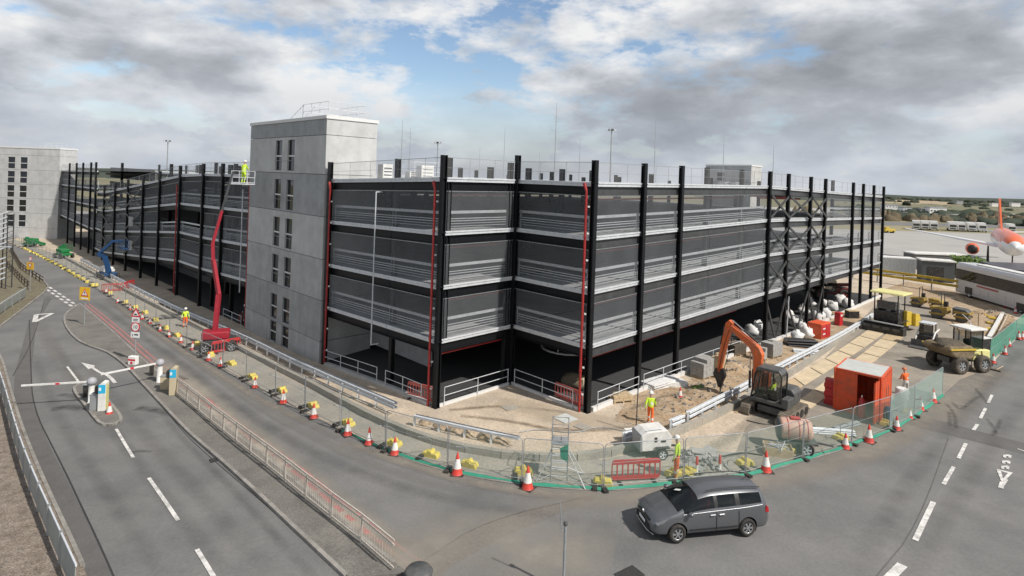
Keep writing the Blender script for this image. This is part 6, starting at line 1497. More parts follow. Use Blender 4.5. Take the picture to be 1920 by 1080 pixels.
gp = thing('white_panel_crate', 'low white slatted frame just behind the trailer generator', 'frame', loc((1183, 828)), rad(12)); MB().box((.3, 0, .3), (1.3, .06, .5)).box((.3, 0, .62), (1.3, .3, .06)).build('panel', 'white', gp)
# pink drum tank trailer
tk = thing('bowser', 'muddy pink drum bowser on wheels behind the green-tinted mesh fence', 'bowser', loc((1489, 845)), rad(-12)); tk.scale = (1.15,) * 3
for x in (-.35, .1, .45): MB().lathe([(.475, x - .02), (.49, x), (.475, x + .02)], 22, (0, 0, .98), 'X').build('band', 'red_faded', tk)
MB().lathe([(.05, -.72), (.40, -.66), (.46, -.55), (.47, .5), (.40, .66), (.06, .72)], 22, (0, 0, .98), 'X').build('drum', 'pink_drum', tk); MB().lathe([(.02, -.80), (.38, -.76), (.44, -.70), (.45, -.66)], 20, (0, 0, .98), 'X').build('dark_end', 'machine_grey', tk)
for y in (-.45, .45): wheel(tk, (.4, y, .3), .3, .18, 1 if y > 0 else -1, 'galv', 5)
MB().box((.1, 0, .48), (1.6, .7, .08)).box((.4, 0, .3), (.08, .9, .08)).bar((.8, 0, .48), (1.6, 0, .4), .07, .07).build('chassis', 'machine_grey', tk); MB().box((0, 0, 1.46), (.4, .3, .08)).build('hatch', 'red_faded', tk)
# scaffold access tower
sf = thing('access_tower', 'light alloy step tower with spread stabiliser legs standing behind the mesh fence', 'access tower', loc((1048, 897)), rad(-6))
w, dpt, hh = .72, .8, 2.6; mb = MB()
for x in (-w / 2, w / 2):
    for y in (-dpt / 2, dpt / 2): MB().tube([(x, y, .05), (x, y, hh)], .024, 6).build('upright', 'galv_dull', sf)
for z in (.3, .6, .9, 1.2, 1.5): 
    for y in (-dpt / 2, dpt / 2): MB().tube([(-w / 2, y, z), (w / 2, y, z)], .018, 6).build('rung', 'galv', sf)
for z in (2.1, 2.58):
    mb = MB(); mb.tube([(-w / 2, -dpt / 2, z), (w / 2, -dpt / 2, z), (w / 2, dpt / 2, z), (-w / 2, dpt / 2, z)], .02, 6, closed=True); mb.build('guard_rail', 'galv_dull', sf)
MB().box((0, 0, 1.68), (w, dpt, .06)).build('platform', 'galv_dull', sf); MB().quad((.0, -dpt / 2 - .03, 1.55), (w / 2, -dpt / 2 - .03, 1.75), (w / 2, -dpt / 2 - .03, .95), (.05, -dpt / 2 - .03, 1.1)).build('green_sheet', 'teal', sf)
for x, y, z in ((-1.0, -.5, 1.3), (1.15, -.8, 1.4), (1.1, .5, 1.3), (-.7, .9, 1.2)): sx = w / 2 * (1 if x > 0 else -1); sy = dpt / 2 * (1 if y > 0 else -1); MB().tube([(sx, sy, z), (x, y, .04)], .022, 6).tube([(sx, sy, .35), (x, y, .05)], .016, 5).build('stabiliser', 'galv', sf)
# boom lifts
def lift(p, rz, lab, col, pts, platform, basket, rad_=.16, sc_=1.0, low=None):
    """pts: boom joints in pixels with distances (world), basket centre in world"""
    b = loc(p); r = thing('boom_lift', lab, 'boom lift', b, rz); Ri = Matrix.Rotation(-rz, 3, 'Z'); loc_ = lambda q: Ri @ (Vector(q) - b)
    MB().box((0, 0, .7), (2.2, 1.5, .4)).build('chassis', platform, r, bevel=.05)
    for x in (-.95, .95):
        for y in (-.9, .9): wheel(r, (x, y, .42), .42, .3, 1 if y > 0 else -1, 'galv_dull', 5)
    MB().box((-.3, 0, 1.25), (2.0, 1.3, .65)).build('turret', 'white' if col == 'blue' else col, r, bevel=.12)
    prev = None
    for i, (a, c_) in enumerate(zip(pts, pts[1:])):
        w_ = rad_ * (1 - .15 * i) * 2; MB().bar(loc_(a), loc_(c_), w_, w_ * 1.2).build('boom_section', (col if i < len(pts) - 2 or col != 'boom_red' else 'steel_dark'), r)
    mb = MB(); c_ = loc_(basket); 
    rail_box(mb, Vector((c_.x - .9, c_.y - .4, 0)), (1, 0, 0), (0, 1, 0), 1.8, .8, c_.z, 1.1, .6); mb.box((c_.x, c_.y, c_.z), (1.85, .85, .07)); mb.build('basket', 'galv' if col == 'boom_red' else col, r)
    return r
lift((412, 655), rad(20), 'red articulated boom lift reaching up the building left of the stair tower', 'boom_red', [D(402, 632, 47), D(410, 552, 47.5), D(400, 488, 48), D(399, 455, 48), D(416, 395, 48.5), D(437, 322, 49)], 'steel_dark', D(456, 345, 50), .15)
q = D(456, 345, 50); person('worker in yellow clothes up in the basket of the red boom lift', None, rad(80), 'work', leg='hiviz_yellow', loc=(q.x, q.y, q.z + .04), h=1.95)
lift((202, 522), rad(-40), 'blue articulated boom lift with folded arms parked on the footway', 'blue', [D(205, 512, 79), D(196, 480, 79), D(184, 477, 79), D(212, 452, 79), D(228, 452, 79)], 'blue', D(232, 466, 79), .2)
lift((119, 484), rad(-30), 'green boom lift, nearer of two at the far end of the street', 'green', [D(122, 476, 103), D(112, 466, 103), D(122, 461, 103)], 'green', D(127, 470, 103), .3)
lift((62, 462), rad(-20), 'green boom lift, further one by the distant pale tower', 'green', [D(64, 455, 114), D(48, 447, 114), D(72, 455, 114), D(84, 458, 114)], 'green', D(50, 458, 114), .3)
# telehandler under the braced bays
th = thing('telehandler', 'dark red telehandler with big tyres parked under the far bays of the car park', 'telehandler', loc((1556, 561)), rad(165))
for x in (-1.4, 1.3):
    for y in (-1.0, 1.0): wheel(th, (x, y, .75), .75, .45, 1 if y > 0 else -1, 'red_faded', 5, 'rubber', .5)
MB().side([(-2.2, .8), (-2.3, 1.6), (-.5, 1.7), (-.3, 1.1), (2.0, 1.1), (2.1, .8)], -.8, .8).build('body', 'maroon', th, bevel=.05); MB().side([(-.6, 1.1), (-.5, 2.6), (.5, 2.6), (.8, 1.1)], .1, .95).build('cab', 'car_glass', th, bevel=.05); MB().bar((-2.2, -.3, 2.0), (3.0, -.3, 1.6), .35, .4).build('boom', 'maroon', th)
for y in (-.9, .1): MB().bar((3.0, y, .5), (3.0, y, 1.7), .08, .12).bar((3.0, y, .5), (4.1, y, .5), .12, .05).build('fork', 'steel_dark', th)
# ---------------------------------------------------------------- heaps, pallets, bags on the site
def pallet(p, rz, w, d, h, m, lab, rows=4, cols=4, wrap=False, name='block_pallet'):
    r = thing(name, lab, 'pallet', loc(p, .0), rz)
    for i in range(5): MB().box((0, -d / 2 + d * (i + .5) / 5, .13), (w, d / 7, .02)).build('slat', 'timber', r)
    for x in (-w / 2 + .06, 0, w / 2 - .06): MB().box((x, 0, .06), (.1, d, .11)).build('bearer', 'timber', r)
    bw, bd, bh = w / cols, d / 2, (h - .15) / rows; me = MB().box((0, 0, bh / 2), (bw - .015, bd - .02, bh - .012)).mesh('block', m)
    for k in range(rows):
        for i in range(cols):
            for j in range(2):
                if k == rows - 1 and random.random() < .12: continue
                inst('block', me, r, (-w / 2 + bw * (i + .5) + random.uniform(-.01, .01), -d / 2 + bd * (j + .5), .15 + k * bh), random.uniform(-.02, .02))
    return r
pallet((1318, 706), rad(38), 1.5, 1.1, 1.35, 'blockwork', 'wrapped stack of grey blocks on a pallet left of the breaker', 5, 4)
pallet((1346, 706), rad(38), 1.0, .6, 1.6, 'timber', 'tall stack of timber slats beside the grey blocks', 9, 2)
pallet((1446, 668), rad(38), 1.5, 1.1, 1.2, 'blockwork', 'grey block stack with light wrapping behind the digger boom', 5, 4); pallet((1424, 675), rad(50), .9, .9, 1.0, 'blockwork', 'small round-cornered concrete block stack next to the digger arm', 3, 2)
pallet((1163, 752), rad(20), 1.3, .8, .45, 'timber', 'low stack of short timber beams by the corner column', 2, 4); pallet((1380, 665), rad(30), 1.4, .9, .9, 'bark', 'dark pile of boards on the sand left of the digger arm', 3, 3)
def sheets(p, rz, w, d, n, m, lab, dz=.03, nm_='sheet_stack'):
    r = thing(nm_, lab, 'stack', loc(p), rz)
    for i in range(n): MB().box((random.uniform(-.08, .08), random.uniform(-.06, .06), .04 + dz * i), (w, d, dz * .85), rz=random.uniform(-.12, .12)).build('sheet', m, r)
sheets((1235, 722), rad(35), 2.6, 1.2, 6, 'white_bag', 'loose stack of white insulation sheets along the kerb behind the worker', .06); sheets((1262, 722), rad(10), 1.7, .8, 4, 'white', 'smaller pile of white channels next to the insulation sheets', .07)
sheets((1060, 786), rad(45), 1.0, 1.0, 1, 'slab_pale', 'pale square cover plate on the tan yard under the corner column', .04, 'cover_plate'); sheets((1092, 800), rad(45), .7, .7, 1, 'yard_concrete', 'dull square ground plate right of the pale cover plate', .04, 'cover_plate'); sheets((958, 765), rad(40), .9, .7, 1, 'yard_concrete', 'dull rectangular ground plate in the middle of the tan yard', .04, 'cover_plate')
def pipes(p, rz, n, L_, r_, m, lab, layers=2):
    r = thing('pipe_bundle', lab, 'pipes', loc(p), rz)
    for k in range(layers):
        for i in range(n - k): MB().tube([(-L_ / 2, (i - (n - k) / 2) * r_ * 2.1, r_ + k * r_ * 1.8), (L_ / 2, (i - (n - k) / 2) * r_ * 2.1 + random.uniform(-.05, .05), r_ + k * r_ * 1.8)], r_, 8).build('pipe', m, r)
pipes((1500, 648), rad(-5), 6, 2.6, .11, 'black_pipe', 'bundle of black ducts lying in front of the red cabinet', 3); pipes((1512, 662), rad(-10), 4, 2.2, .08, 'galv', 'short pile of pale pipes below the black ducts', 2); pipes((1575, 590), rad(-15), 4, 4.0, .08, 'timber', 'long timber poles lying by the far white bags', 2)
pipes((1555, 812), rad(-5), 5, 2.6, .05, 'galv', 'galvanised poles heaped between the pink bowser and the orange container', 3); pipes((1585, 800), rad(28), 4, 2.2, .05, 'galv_dull', 'second heap of steel poles nearer the orange container', 2)
r = thing('tool_cabinet', 'red orange steel site cabinet standing among the white bags', 'cabinet', loc((1535, 632)), rad(38))
MB().box((0, 0, .75), (1.9, 1.3, 1.4)).build('body', 'orange_box', r, bevel=.03)
for x in (-.45, .45): MB().box((x, -.66, .75), (.82, .03, 1.2)).build('door', 'red_plastic', r)
for z in (.5, 1.0): MB().box((-.45, -.685, z), (.5, .02, .12)).build('plate', 'white', r)
r = thing('tool_cabinet', 'small narrow red cabinet right of the red orange one', 'cabinet', loc((1572, 610)), rad(30)); MB().box((0, 0, .7), (.6, .6, 1.35)).build('body', 'red_plastic', r, bevel=.04); MB().box((0, -.31, 1.1), (.3, .02, .2)).build('plate', 'white', r)
r = thing('dark_crate', 'black square crate on the ground before the timber poles', 'crate', loc((1597, 596)), rad(5)); MB().box((0, 0, .4), (1.2, .8, .8)).build('crate', 'machine_black', r, bevel=.02); MB().box((0, 0, .82), (1.25, .85, .04)).build('lid', 'timber', r)
bags = [(1490, 612, 1.0), (1506, 590, 1.1), (1518, 575, 1.0), (1532, 603, 1.15), (1548, 598, 1.1), (1560, 583, 1.1), (1575, 572, 1.2), (1588, 577, 1.1), (1523, 622, .9), (1503, 622, .9), (1512, 634, 1.0), (1494, 640, .9), (1478, 598, .9), (1545, 577, .9), (1420, 620, .9), (1408, 628, .9), (1396, 640, .8)]
bag0 = None
for i, (x, y, s_) in enumerate(bags):
    lab = 'white bulk bag, %s counted from the left in the heap under the braced bays' % ORD[sorted(bags).index((x, y, s_))]
    if i % 4 == 0:
        bag0 = thing('bulk_bag', lab, 'bulk bag', loc((x, y)), random.uniform(0, 2), 'white bulk bags'); MB().blob((0, 0, .46), (.62, .55, .62), i + 2, 12, 8, .55, -.72).build('sack', 'white_bag', bag0)
        for a in (0, 1.57, 3.14, 4.71): MB().tube([(.4 * math.cos(a), .4 * math.sin(a), .85), (.3 * math.cos(a + .3), .3 * math.sin(a + .3), 1.1), (.38 * math.cos(a + .6), .38 * math.sin(a + .6), .85)], .02, 5).build('strap', 'white_bag', bag0)
        bag0.scale = (s_,) * 3; learn(bag0)
    else: dup(bag0, loc((x, y)), random.uniform(0, 6), lab, 'white bulk bags', s_)
# sand and rubble heaps
def heap(p, r_, h, m, lab, seed, rub=0, rubm='stone'):
    g = loc(p); n = 28; mb = MB(); vs = []
    for j in range(n + 1):
        for i in range(n + 1):
            x, y = (i / n * 2 - 1), (j / n * 2 - 1); d = math.hypot(x, y); k = max(0, 1 - d ** 1.5) * (1 + .55 * noise.noise(Vector((x * 2.2 + seed, y * 2.2, seed)))) + .10 * noise.noise(Vector((x * 7 + seed, y * 7, 1))) * max(0, 1 - d)
            vs.append((x * r_[0], y * r_[1], k * h - .02 - .06 * (d > 1)))
    mb.v = vs
    for j in range(n):
        for i in range(n): a = j * (n + 1) + i; mb.face((a, a + 1, a + n + 2, a + n + 1), True)
    r = thing('spoil_heap', lab, 'heap', g, seed); mb.build('heap', m, r)
    if rub:
        mb = MB()
        for i in range(rub):
            a = random.uniform(0, 6.3); d = random.random() ** .6; s_ = random.uniform(.04, .13); x, y = math.cos(a) * d * r_[0], math.sin(a) * d * r_[1]
            mb.box((x, y, max(0, 1 - d ** 1.5) * h + .02), (s_ * 1.6, s_, s_), rz=a * 3, tilt=random.uniform(-.6, .6))
        mb.build('rubble', rubm, r, kind='stuff')
heap((1330, 740), (2.6, 1.7), .38, 'sand', 'low brown sand heap where the breaker works', 1, 60); heap((1262, 760), (2.0, 1.3), .30, 'sand', 'low sand heap beside the lone traffic cone', 4, 25); heap((1370, 690), (1.8, 1.5), .5, 'sand', 'sand and rubble heap behind the digger arm', 7, 60)
heap((1400, 650), (2.2, 1.5), .4, 'sand', 'sand heap under the deck edge left of the grey blocks', 9, 20); heap((1330, 870), (1.6, .8), .30, 'yard_concrete', 'grey slab and rubble heap behind the white and red cylinders', 11, 70, 'blockwork'); heap((1295, 862), (1.0, .6), .25, 'stone', 'small rubble pile right of the worker in the yellow vest', 14, 30, 'blockwork')
for i, x in enumerate((800, 826, 852, 880, 908, 938)): heap((x, 792 + i * 7.5), (.55, .42), .36, 'sand', '%s rounded lump of tan spoil under the low curved barrier, from the left' % ORD[i], 20 + i)
heap((1860, 590), (2.4, 1.2), .5, 'sand', 'brown soil mound below the coach', 31, 30); heap((1790, 560), (3.0, 1.2), .35, 'sand', 'flat brown soil mound behind the road roller', 33, 20)
def slabs(p, rz, lab, n=7):
    r = thing('slab_stack', lab, 'slabs', loc(p), rz)
    for i in range(n): MB().box((random.uniform(-.5, .5), random.uniform(-.3, .3), .05 + i * .05), (.6, .6, .05), rz=random.uniform(-.5, .5), tilt=random.uniform(-.15, .15)).build('slab', 'blockwork', r)
slabs((1320, 862), .3, 'scattered grey paving slabs behind the parked car roof'); slabs((1300, 880), .8, 'small stack of grey paving slabs between the yellow weights and the cylinders', 4)
r = thing('tool_crate', 'shallow cream crate full of loose metal fittings inside the green mesh', 'crate', loc((1458, 852)), rad(-15))
for d_, s_ in (((0, -.42, .22), (1.3, .04, .44)), ((0, .42, .22), (1.3, .04, .44)), ((-.65, 0, .22), (.04, .8, .44)), ((.65, 0, .22), (.04, .8, .44)), ((0, 0, .03), (1.3, .84, .04))): MB().box(d_, s_).build('board', 'timber', r)
mb = MB()
for i in range(16): a = random.uniform(0, 3.1); c_ = Vector((random.uniform(-.4, .4), random.uniform(-.25, .25), random.uniform(.35, .6))); d_ = Vector((math.cos(a), math.sin(a), random.uniform(-.2, .3))) * .4; mb.tube([c_ - d_, c_ + d_], .02, 5)
mb.build('fittings', 'galv', r, kind='stuff')
r = thing('white_drum', 'white round bag holder behind the worker in orange', 'drum', loc((1690, 760)), 0); MB().lathe([(.4, 0), (.42, .5), (.38, 1.1), (.3, 1.15)], 16).build('drum', 'white_bag', r)
r = thing('blue_bin', 'small blue pump behind the mesh at the container corner', 'pump', loc((1663, 790)), .5); MB().box((0, 0, .35), (.5, .4, .7)).lathe([(.18, .7), (.12, .9)], 12).build('body', 'blue', r, bevel=.05)
r = thing('hose', 'pale hose curving over the footway to the white trailer', 'hose', (0, 0, 0)); hl = smooth_line([G(*p) for p in [(1250, 792), (1244, 800)]], 1)
bpy.data.objects.remove(r)
# green and white object at the corner
r = thing('green_pump', 'mossy green and cream covered machine inside the corner by the red pipe barrier', 'pump unit', loc((1072, 742)) + Vector((.3, 1.0, 0)), rad(-40)); MB().blob((0, 0, .55), (1.0, .6, .5), 5, 14, 8, .4, -1).build('cover', 'verge', r); MB().box((.6, -.1, .7), (.5, .5, .5)).build('cream_part', 'cream', r, bevel=.05)
# upright steel props and small white frame at right
r = thing('trestle', 'white metal frame lying over the ditch at the right of the site', 'frame', loc((1862, 640)), 0); o0 = r.location.copy()
a = G(1855, 632, .3) - o0; b = G(1881, 585, .3) - o0; c_ = G(1888, 592, .3) - o0; d_ = G(1870, 628, .3) - o0; MB().bar(a, b, .35, .12).build('beam', 'white', r); MB().tube([b, c_, d_], .05, 6).build('rail', 'cream_rail', r)
r = thing('edge_rail', 'curved galvanised tube rail behind the road roller', 'rail', loc((1797, 592)), 0); o0 = r.location.copy(); MB().tube([G(x, y, 1.0) - o0 for x, y in ((1798, 584), (1812, 596), (1820, 606), (1820, 622))], .05, 6).build('rail', 'galv', r)
for x, y in ((1812, 606), (1834, 612)): q = G(x, y); rr_ = thing('marker_post', 'thin dark marker post on the brown soil, ' + ('left' if x < 1820 else 'right') + ' one of two', 'post', q); MB().tube([(0, 0, 0), (0, 0, 1.4)], .03, 6).build('stake', 'steel_dark', rr_)
for i, (x, y) in enumerate(((1860, 596), (1853, 606), (1862, 608), (1850, 618), (1846, 590), (1866, 600))): q = G(x, y); rr_ = thing('timber_offcut', 'bright yellow timber offcut, %s in the scatter on the brown soil' % ORD[i], 'timber', q + Vector((0, 0, .1)), i * 1.1); MB().box((0, 0, 0), (1.1, .3, .12), tilt=.1).build('board', 'yellow', rr_)

# ---------------------------------------------------------------- coach, cabins, aircraft, far airfield
p0 = Vector((63.6, 83.5, -.9)); cz = rad(-97)
co = thing('coach', 'long white coach with a dark window band parked behind the site at the right', 'coach', p0, cz)
L_, Wd, Hh = 16.0, 2.9, 4.55
prof = [(-Wd / 2, .35), (-Wd / 2, Hh - .35), (-Wd / 2 + .3, Hh), (Wd / 2 - .3, Hh), (Wd / 2, Hh - .35), (Wd / 2, .35)]
MB().extr([(a - .0, z) for a, z in prof], (0, Wd / 2, 0), (0, 1, 0), (0, 0, 1), (L_, 0, 0)).build('body', 'coach_paint', co, bevel=.06)
for i in range(7): MB().box((.95 + i * 2.15, -.015, 2.95), (2.08, .03, 1.35)).build('window', 'car_glass', co)
MB().box((L_ / 2, -.01, 2.95), (L_ - .3, .02, 1.45)).build('window_band', 'machine_black', co)
for x in (3.0, 12.6): wheel(co, (x, .12, .52), .52, .3, -1, 'galv', 8)
for i in range(5): MB().box((4.6 + i * 1.55, -.015, 1.15), (1.45, .02, .95)).build('locker_door', 'coach_paint', co, bevel=.01)
MB().box((2.9, -.02, 1.0), (1.5, .04, .9)).box((12.6, -.02, .8), (1.4, .04, .9)).build('wheel_arch', 'machine_black', co)
text_mesh('lettering', 'AIRPORT COACHES', .5, 'red_faded', co, (7.2, -.03, 1.95), (FACE, 0, 0)) if False else MB().box((6.6, -.02, 1.92), (4.2, .01, .22)).build('faded_lettering', 'red_faded', co)
MB().box((8, 1.45, Hh + .08), (10, 1.3, .16)).build('roof_unit', 'white', co, bevel=.05)
for i in range(9): MB().bar((1 + i * 1.6, .2, Hh + .01), (1 + i * 1.6, 2.7, Hh + .01), .03, .02).build('roof_rib', 'galv_dull', co)
q = D(1842, 489, 92); r = thing('canopy_roof', 'flat dark canopy roof behind the coach', 'canopy', (q.x, q.y, 0)); MB().hexa([(a, b, z) for z in (2.0, 2.5) for a, b in ((-1, -6), (22, -16), (26, 2), (2, 3))]).build('roof', 'roof_dark', r)
for x, y in ((1, -4), (3, 1), (12, -8), (20, -12)): MB().tube([(x, y, -1), (x, y, 2)], .1, 6).build('column', 'galv_dull', r)
q = G(1654, 515); e_ = G(1717, 519); r = thing('site_cabin', 'long grey-white panelled container wall beyond the yellow barrier', 'cabin', q, head(q, e_)); L_ = (e_ - q).length
MB().box((L_ / 2, 1.3, 1.6), (L_, 2.5, 2.9)).build('body', 'white', r, bevel=.03)
for i in range(9): MB().box((L_ * (i + .5) / 9, .04, 1.6), (L_ / 9 - .08, .04, 2.6)).build('panel', 'galv_dull', r)
q = G(1728, 527); e_ = G(1790, 532); r = thing('site_cabin', 'dark grey cabin with a pale roof edge behind the three workers', 'cabin', q, head(q, e_)); L_ = (e_ - q).length
MB().box((L_ / 2, 1.5, 1.7), (L_, 2.8, 3.2)).build('body', 'fence_dark', r, bevel=.03) if 'fence_dark' in M else MB().box((L_ / 2, 1.5, 1.7), (L_, 2.8, 3.2)).build('body', 'machine_grey', r, bevel=.03)
MB().box((L_ / 2, 1.5, 3.4), (L_ + .3, 3.1, .2)).build('roof_edge', 'white', r); MB().box((L_ * .42, .08, 1.3), (2.2, .04, 2.2)).build('doorway', 'machine_black', r)
q = D(1722, 483, 108); r = thing('site_cabin', 'long dark low roofed building with a white top edge behind the dark cabin', 'cabin', (q.x, q.y, -.9)); MB().box((4.0, 1.5, 1.4), (9.5, 3, 2.9)).build('body', 'machine_grey', r); MB().box((4.0, 1.5, 2.95), (9.8, 3.3, .22)).build('roof_edge', 'white', r)
for i, (x, y, Y, w_) in enumerate(((1812, 489, 100, 2.6), (1828, 491, 98, 2.2), (1800, 491, 101, 2.0))):
    q = D(x, y, Y); r = thing('hedge_bush', ['green bush clipped behind the cabins, middle of three', 'green bush nearest the coach roof', 'green bush nearest the dark cabin'][i], 'bush', (q.x, q.y, -.9)); mb = MB()
    for k in range(220):
        a = random.uniform(0, 6.3); zz = random.uniform(.2, 3.6); rr_ = w_ * .5 * random.random() ** .4; c_ = Vector((math.cos(a) * rr_ * 1.6, math.sin(a) * rr_, zz)); d1 = Vector((random.uniform(-1, 1), random.uniform(-1, 1), random.uniform(-1, 1))).normalized() * .22; d2 = d1.orthogonal().normalized() * .2; mb.quad(c_ - d1 - d2, c_ + d1 - d2, c_ + d1 + d2, c_ - d1 + d2)
    mb.build('leaves', 'grass_leaf', r) if 'grass_leaf' in M else mb.build('leaves', 'foliage', r)
# aircraft, nose towards the camera
AY = 104.0; nz = D(1904, 463, AY); ac = thing('airliner', 'white and orange airliner parked nose-on at the right edge of the picture', 'aircraft', (nz.x, nz.y, -.9), rad(-36)); zc = nz.z + .9 + .1
R0 = 2.05; mb = MB(); mb.lathe([(.05, -.2), (.55, .1), (1.05, .7), (1.5, 1.6), (1.85, 3.0), (R0, 5.0), (R0, 26), (1.7, 30), (.9, 35), (.3, 37.5)], 28, (0, 0, 0), 'X')
mb.v = [(y, x, z) for x, y, z in mb.v]; mb.v = [(-x, y, z + zc - (0 if y > 5 else .25 * (1 - y / 5))) for x, y, z in mb.v]
for i, f in enumerate(mb.f):
    c_ = sum((Vector(mb.v[k]) for k in f), Vector()) / len(f); mb.m[i] = 1 if c_.z > zc + .45 and c_.y > .9 else 0
mb.build('fuselage', ['plane_white', 'plane_orange'], ac)
MB().hexa([(-.75, 1.05, zc + .55), (.75, 1.05, zc + .55), (.95, 1.7, zc + .5), (-.95, 1.7, zc + .5), (-.62, 1.35, zc + .98), (.62, 1.35, zc + .98), (.8, 1.8, zc + 1.0), (-.8, 1.8, zc + 1.0)]).build('cockpit_windows', 'glass', ac)
for s_ in (-1, 1):
    MB().hexa([(s_ * 1.8, 11, zc - 1.2), (s_ * 17, 18.5, zc + .9), (s_ * 17, 20, zc + .9), (s_ * 1.8, 18, zc - 1.2), (s_ * 1.8, 11.2, zc - .75), (s_ * 17, 18.5, zc + 1.0), (s_ * 17, 20, zc + 1.0), (s_ * 1.8, 18, zc - .85)]).build('wing', 'plane_white', ac)
    e_ = MB().lathe([(.85, 0), (1.08, .3), (1.1, 2.0), (.8, 3.6), (.55, 4.0)], 20, (0, 0, 0), 'Y'); e_.v = [(x + s_ * 5.6, y + 9.5, z + zc - 1.75) for x, y, z in e_.v]; en = e_.build('engine', 'plane_orange', ac)
    f_ = MB().lathe([(.1, -.02), (.84, -.02), (.84, .05)], 20, (0, 0, 0), 'Y'); f_.v = [(x + s_ * 5.6, y + 9.47, z + zc - 1.75) for x, y, z in f_.v]; f_.build('fan', 'machine_black', en)
    MB().hexa([(s_ * .3, 33, zc + .6), (s_ * 6, 36, zc + 1), (s_ * 6, 37.3, zc + 1), (s_ * .3, 36.4, zc + .6), (s_ * .3, 33, zc + .8), (s_ * 6, 36, zc + 1.1), (s_ * 6, 37.3, zc + 1.1), (s_ * .3, 36.4, zc + .8)]).build('tailplane', 'plane_white', ac)
    for y in (4.0,): MB().tube([(s_ * 2.9, 15.5, zc - 1.3), (s_ * 2.9, 15.5, .5)], .15, 6).lathe([(.1, -.2), (.55, -.2), (.55, .2), (.1, .2)], 14, (0, 0, 0), 'Y').build('main_gear', 'machine_black', ac) if False else MB().tube([(s_ * 2.9, 15.5, zc - 1.3), (s_ * 2.9, 15.5, .0)], [.15, .3], 6).build('main_gear', 'machine_black', ac)
MB().tube([(0, 4.5, zc - 1.9), (0, 4.5, 0)], .12, 6).build('nose_gear', 'machine_black', ac)
MB().side([(28.5, zc + 1.6), (35.5, zc + 8.2), (37.6, zc + 8.2), (36.0, zc + 1.2)], -.15, .15).build('tail_fin', 'plane_orange', ac).rotation_euler[2] = rad(90)
# service trucks in a row across the apron
tr0 = None
for i, (x, y) in enumerate(((1718, 424), (1734, 425.5), (1750, 427), (1785, 428), (1801, 429.5), (1820, 431), (1839, 432.5), (1893, 434))):
    q = D(x, y, 222); q.z = -.9
    lab = 'white service truck in the row across the apron, %s from the left' % ORD[i]
    if tr0 is None:
        tr0 = thing('service_truck', lab, 'truck', q, rad(-33), 'white trucks across the apron'); tr0.scale = (1.12,) * 3
        MB().box((0, 1.2, 2.0), (2.3, 4.2, 2.2)).build('box_body', 'white', tr0); MB().side([(-1.1, .5), (1.1, .5), (1.1, 1.9), (.85, 2.6), (-.85, 2.6), (-1.1, 1.9)], -2.6, -1.0).build('cab', 'white', tr0); MB().box((0, -2.62, 1.8), (1.8, .04, .7)).build('windscreen', 'glass', tr0); MB().box((0, -2.63, .9), (1.6, .05, .35)).build('grille', 'machine_black', tr0)
        for x_ in (-1, 1):
            for y_ in (-1.7, 2.2): MB().lathe([(.1, -.15), (.45, -.15), (.45, .15), (.1, .15)], 12, (0, 0, 0), 'X').build('wheel', 'rubber', tr0).location = (x_, y_, .45)
        learn(tr0)
    else: dup(tr0, q, rad(-33 + (i * 37) % 9), lab, 'white trucks across the apron', 1.12)
q = D(1667, 430, 200); r = thing('utility_truck', 'small yellow vehicle alone on the grass edge of the apron', 'utility truck', (q.x, q.y, -.9)); MB().box((0, 0, .9), (3.5, 1.6, .9)).box((-.8, 0, 1.6), (1.3, 1.5, .7)).build('body', 'yellow', r, bevel=.1)
MB().lathe([(.4, -.8), (.4, .8)], 10, (-1, 0, .4), 'Y').lathe([(.4, -.8), (.4, .8)], 10, (1, 0, .4), 'Y').build('wheels', 'rubber', r)
# far land: embankment, rolling fields, woods and buildings
def far_land():
    mb = MB(); na, nr = 150, 46; V0 = []
    for j in range(nr + 1):
        rr_ = 300 * (13.0 ** (j / nr))
        for i in range(na + 1):
            a = rad(-52 + 104 * i / na); x, y = rr_ * math.sin(a), rr_ * math.cos(a); t = (rr_ - 300) / 3600
            z = -1.2 - 17 * sstep(0, .35, t) + 11 * sstep(.3, .8, t) + 7.5 * noise.noise(Vector((x / 520, y / 520, 3))) * sstep(.02, .3, t) + 2.0 * noise.noise(Vector((x / 150, y / 150, 9))) * sstep(.02, .2, t)
            if j == nr: z = -60
            if j == 0: z = -2.5
            V0.append((x, y, z))
    mb.v = V0
    for j in range(nr):
        for i in range(na):
            k = j * (na + 1) + i; c_ = Vector(V0[k]); d = math.hypot(c_.x, c_.y)
            n_ = noise.noise(Vector((c_.x / 260, c_.y / 420, 5))) + .45 * noise.noise(Vector((c_.x / 90, c_.y / 160, 2)))
            mb.m.append(0 if (n_ > .02 or d > 2300 or d > 1500 and n_ > -.1) else (1 if n_ < -.16 else 2)); mb.f.append((k, k + 1, k + na + 2, k + na + 1)); mb.s.append(True)
    structure(mb.build('hills', ['foliage_far', 'field', 'grass_dry']))
far_land()
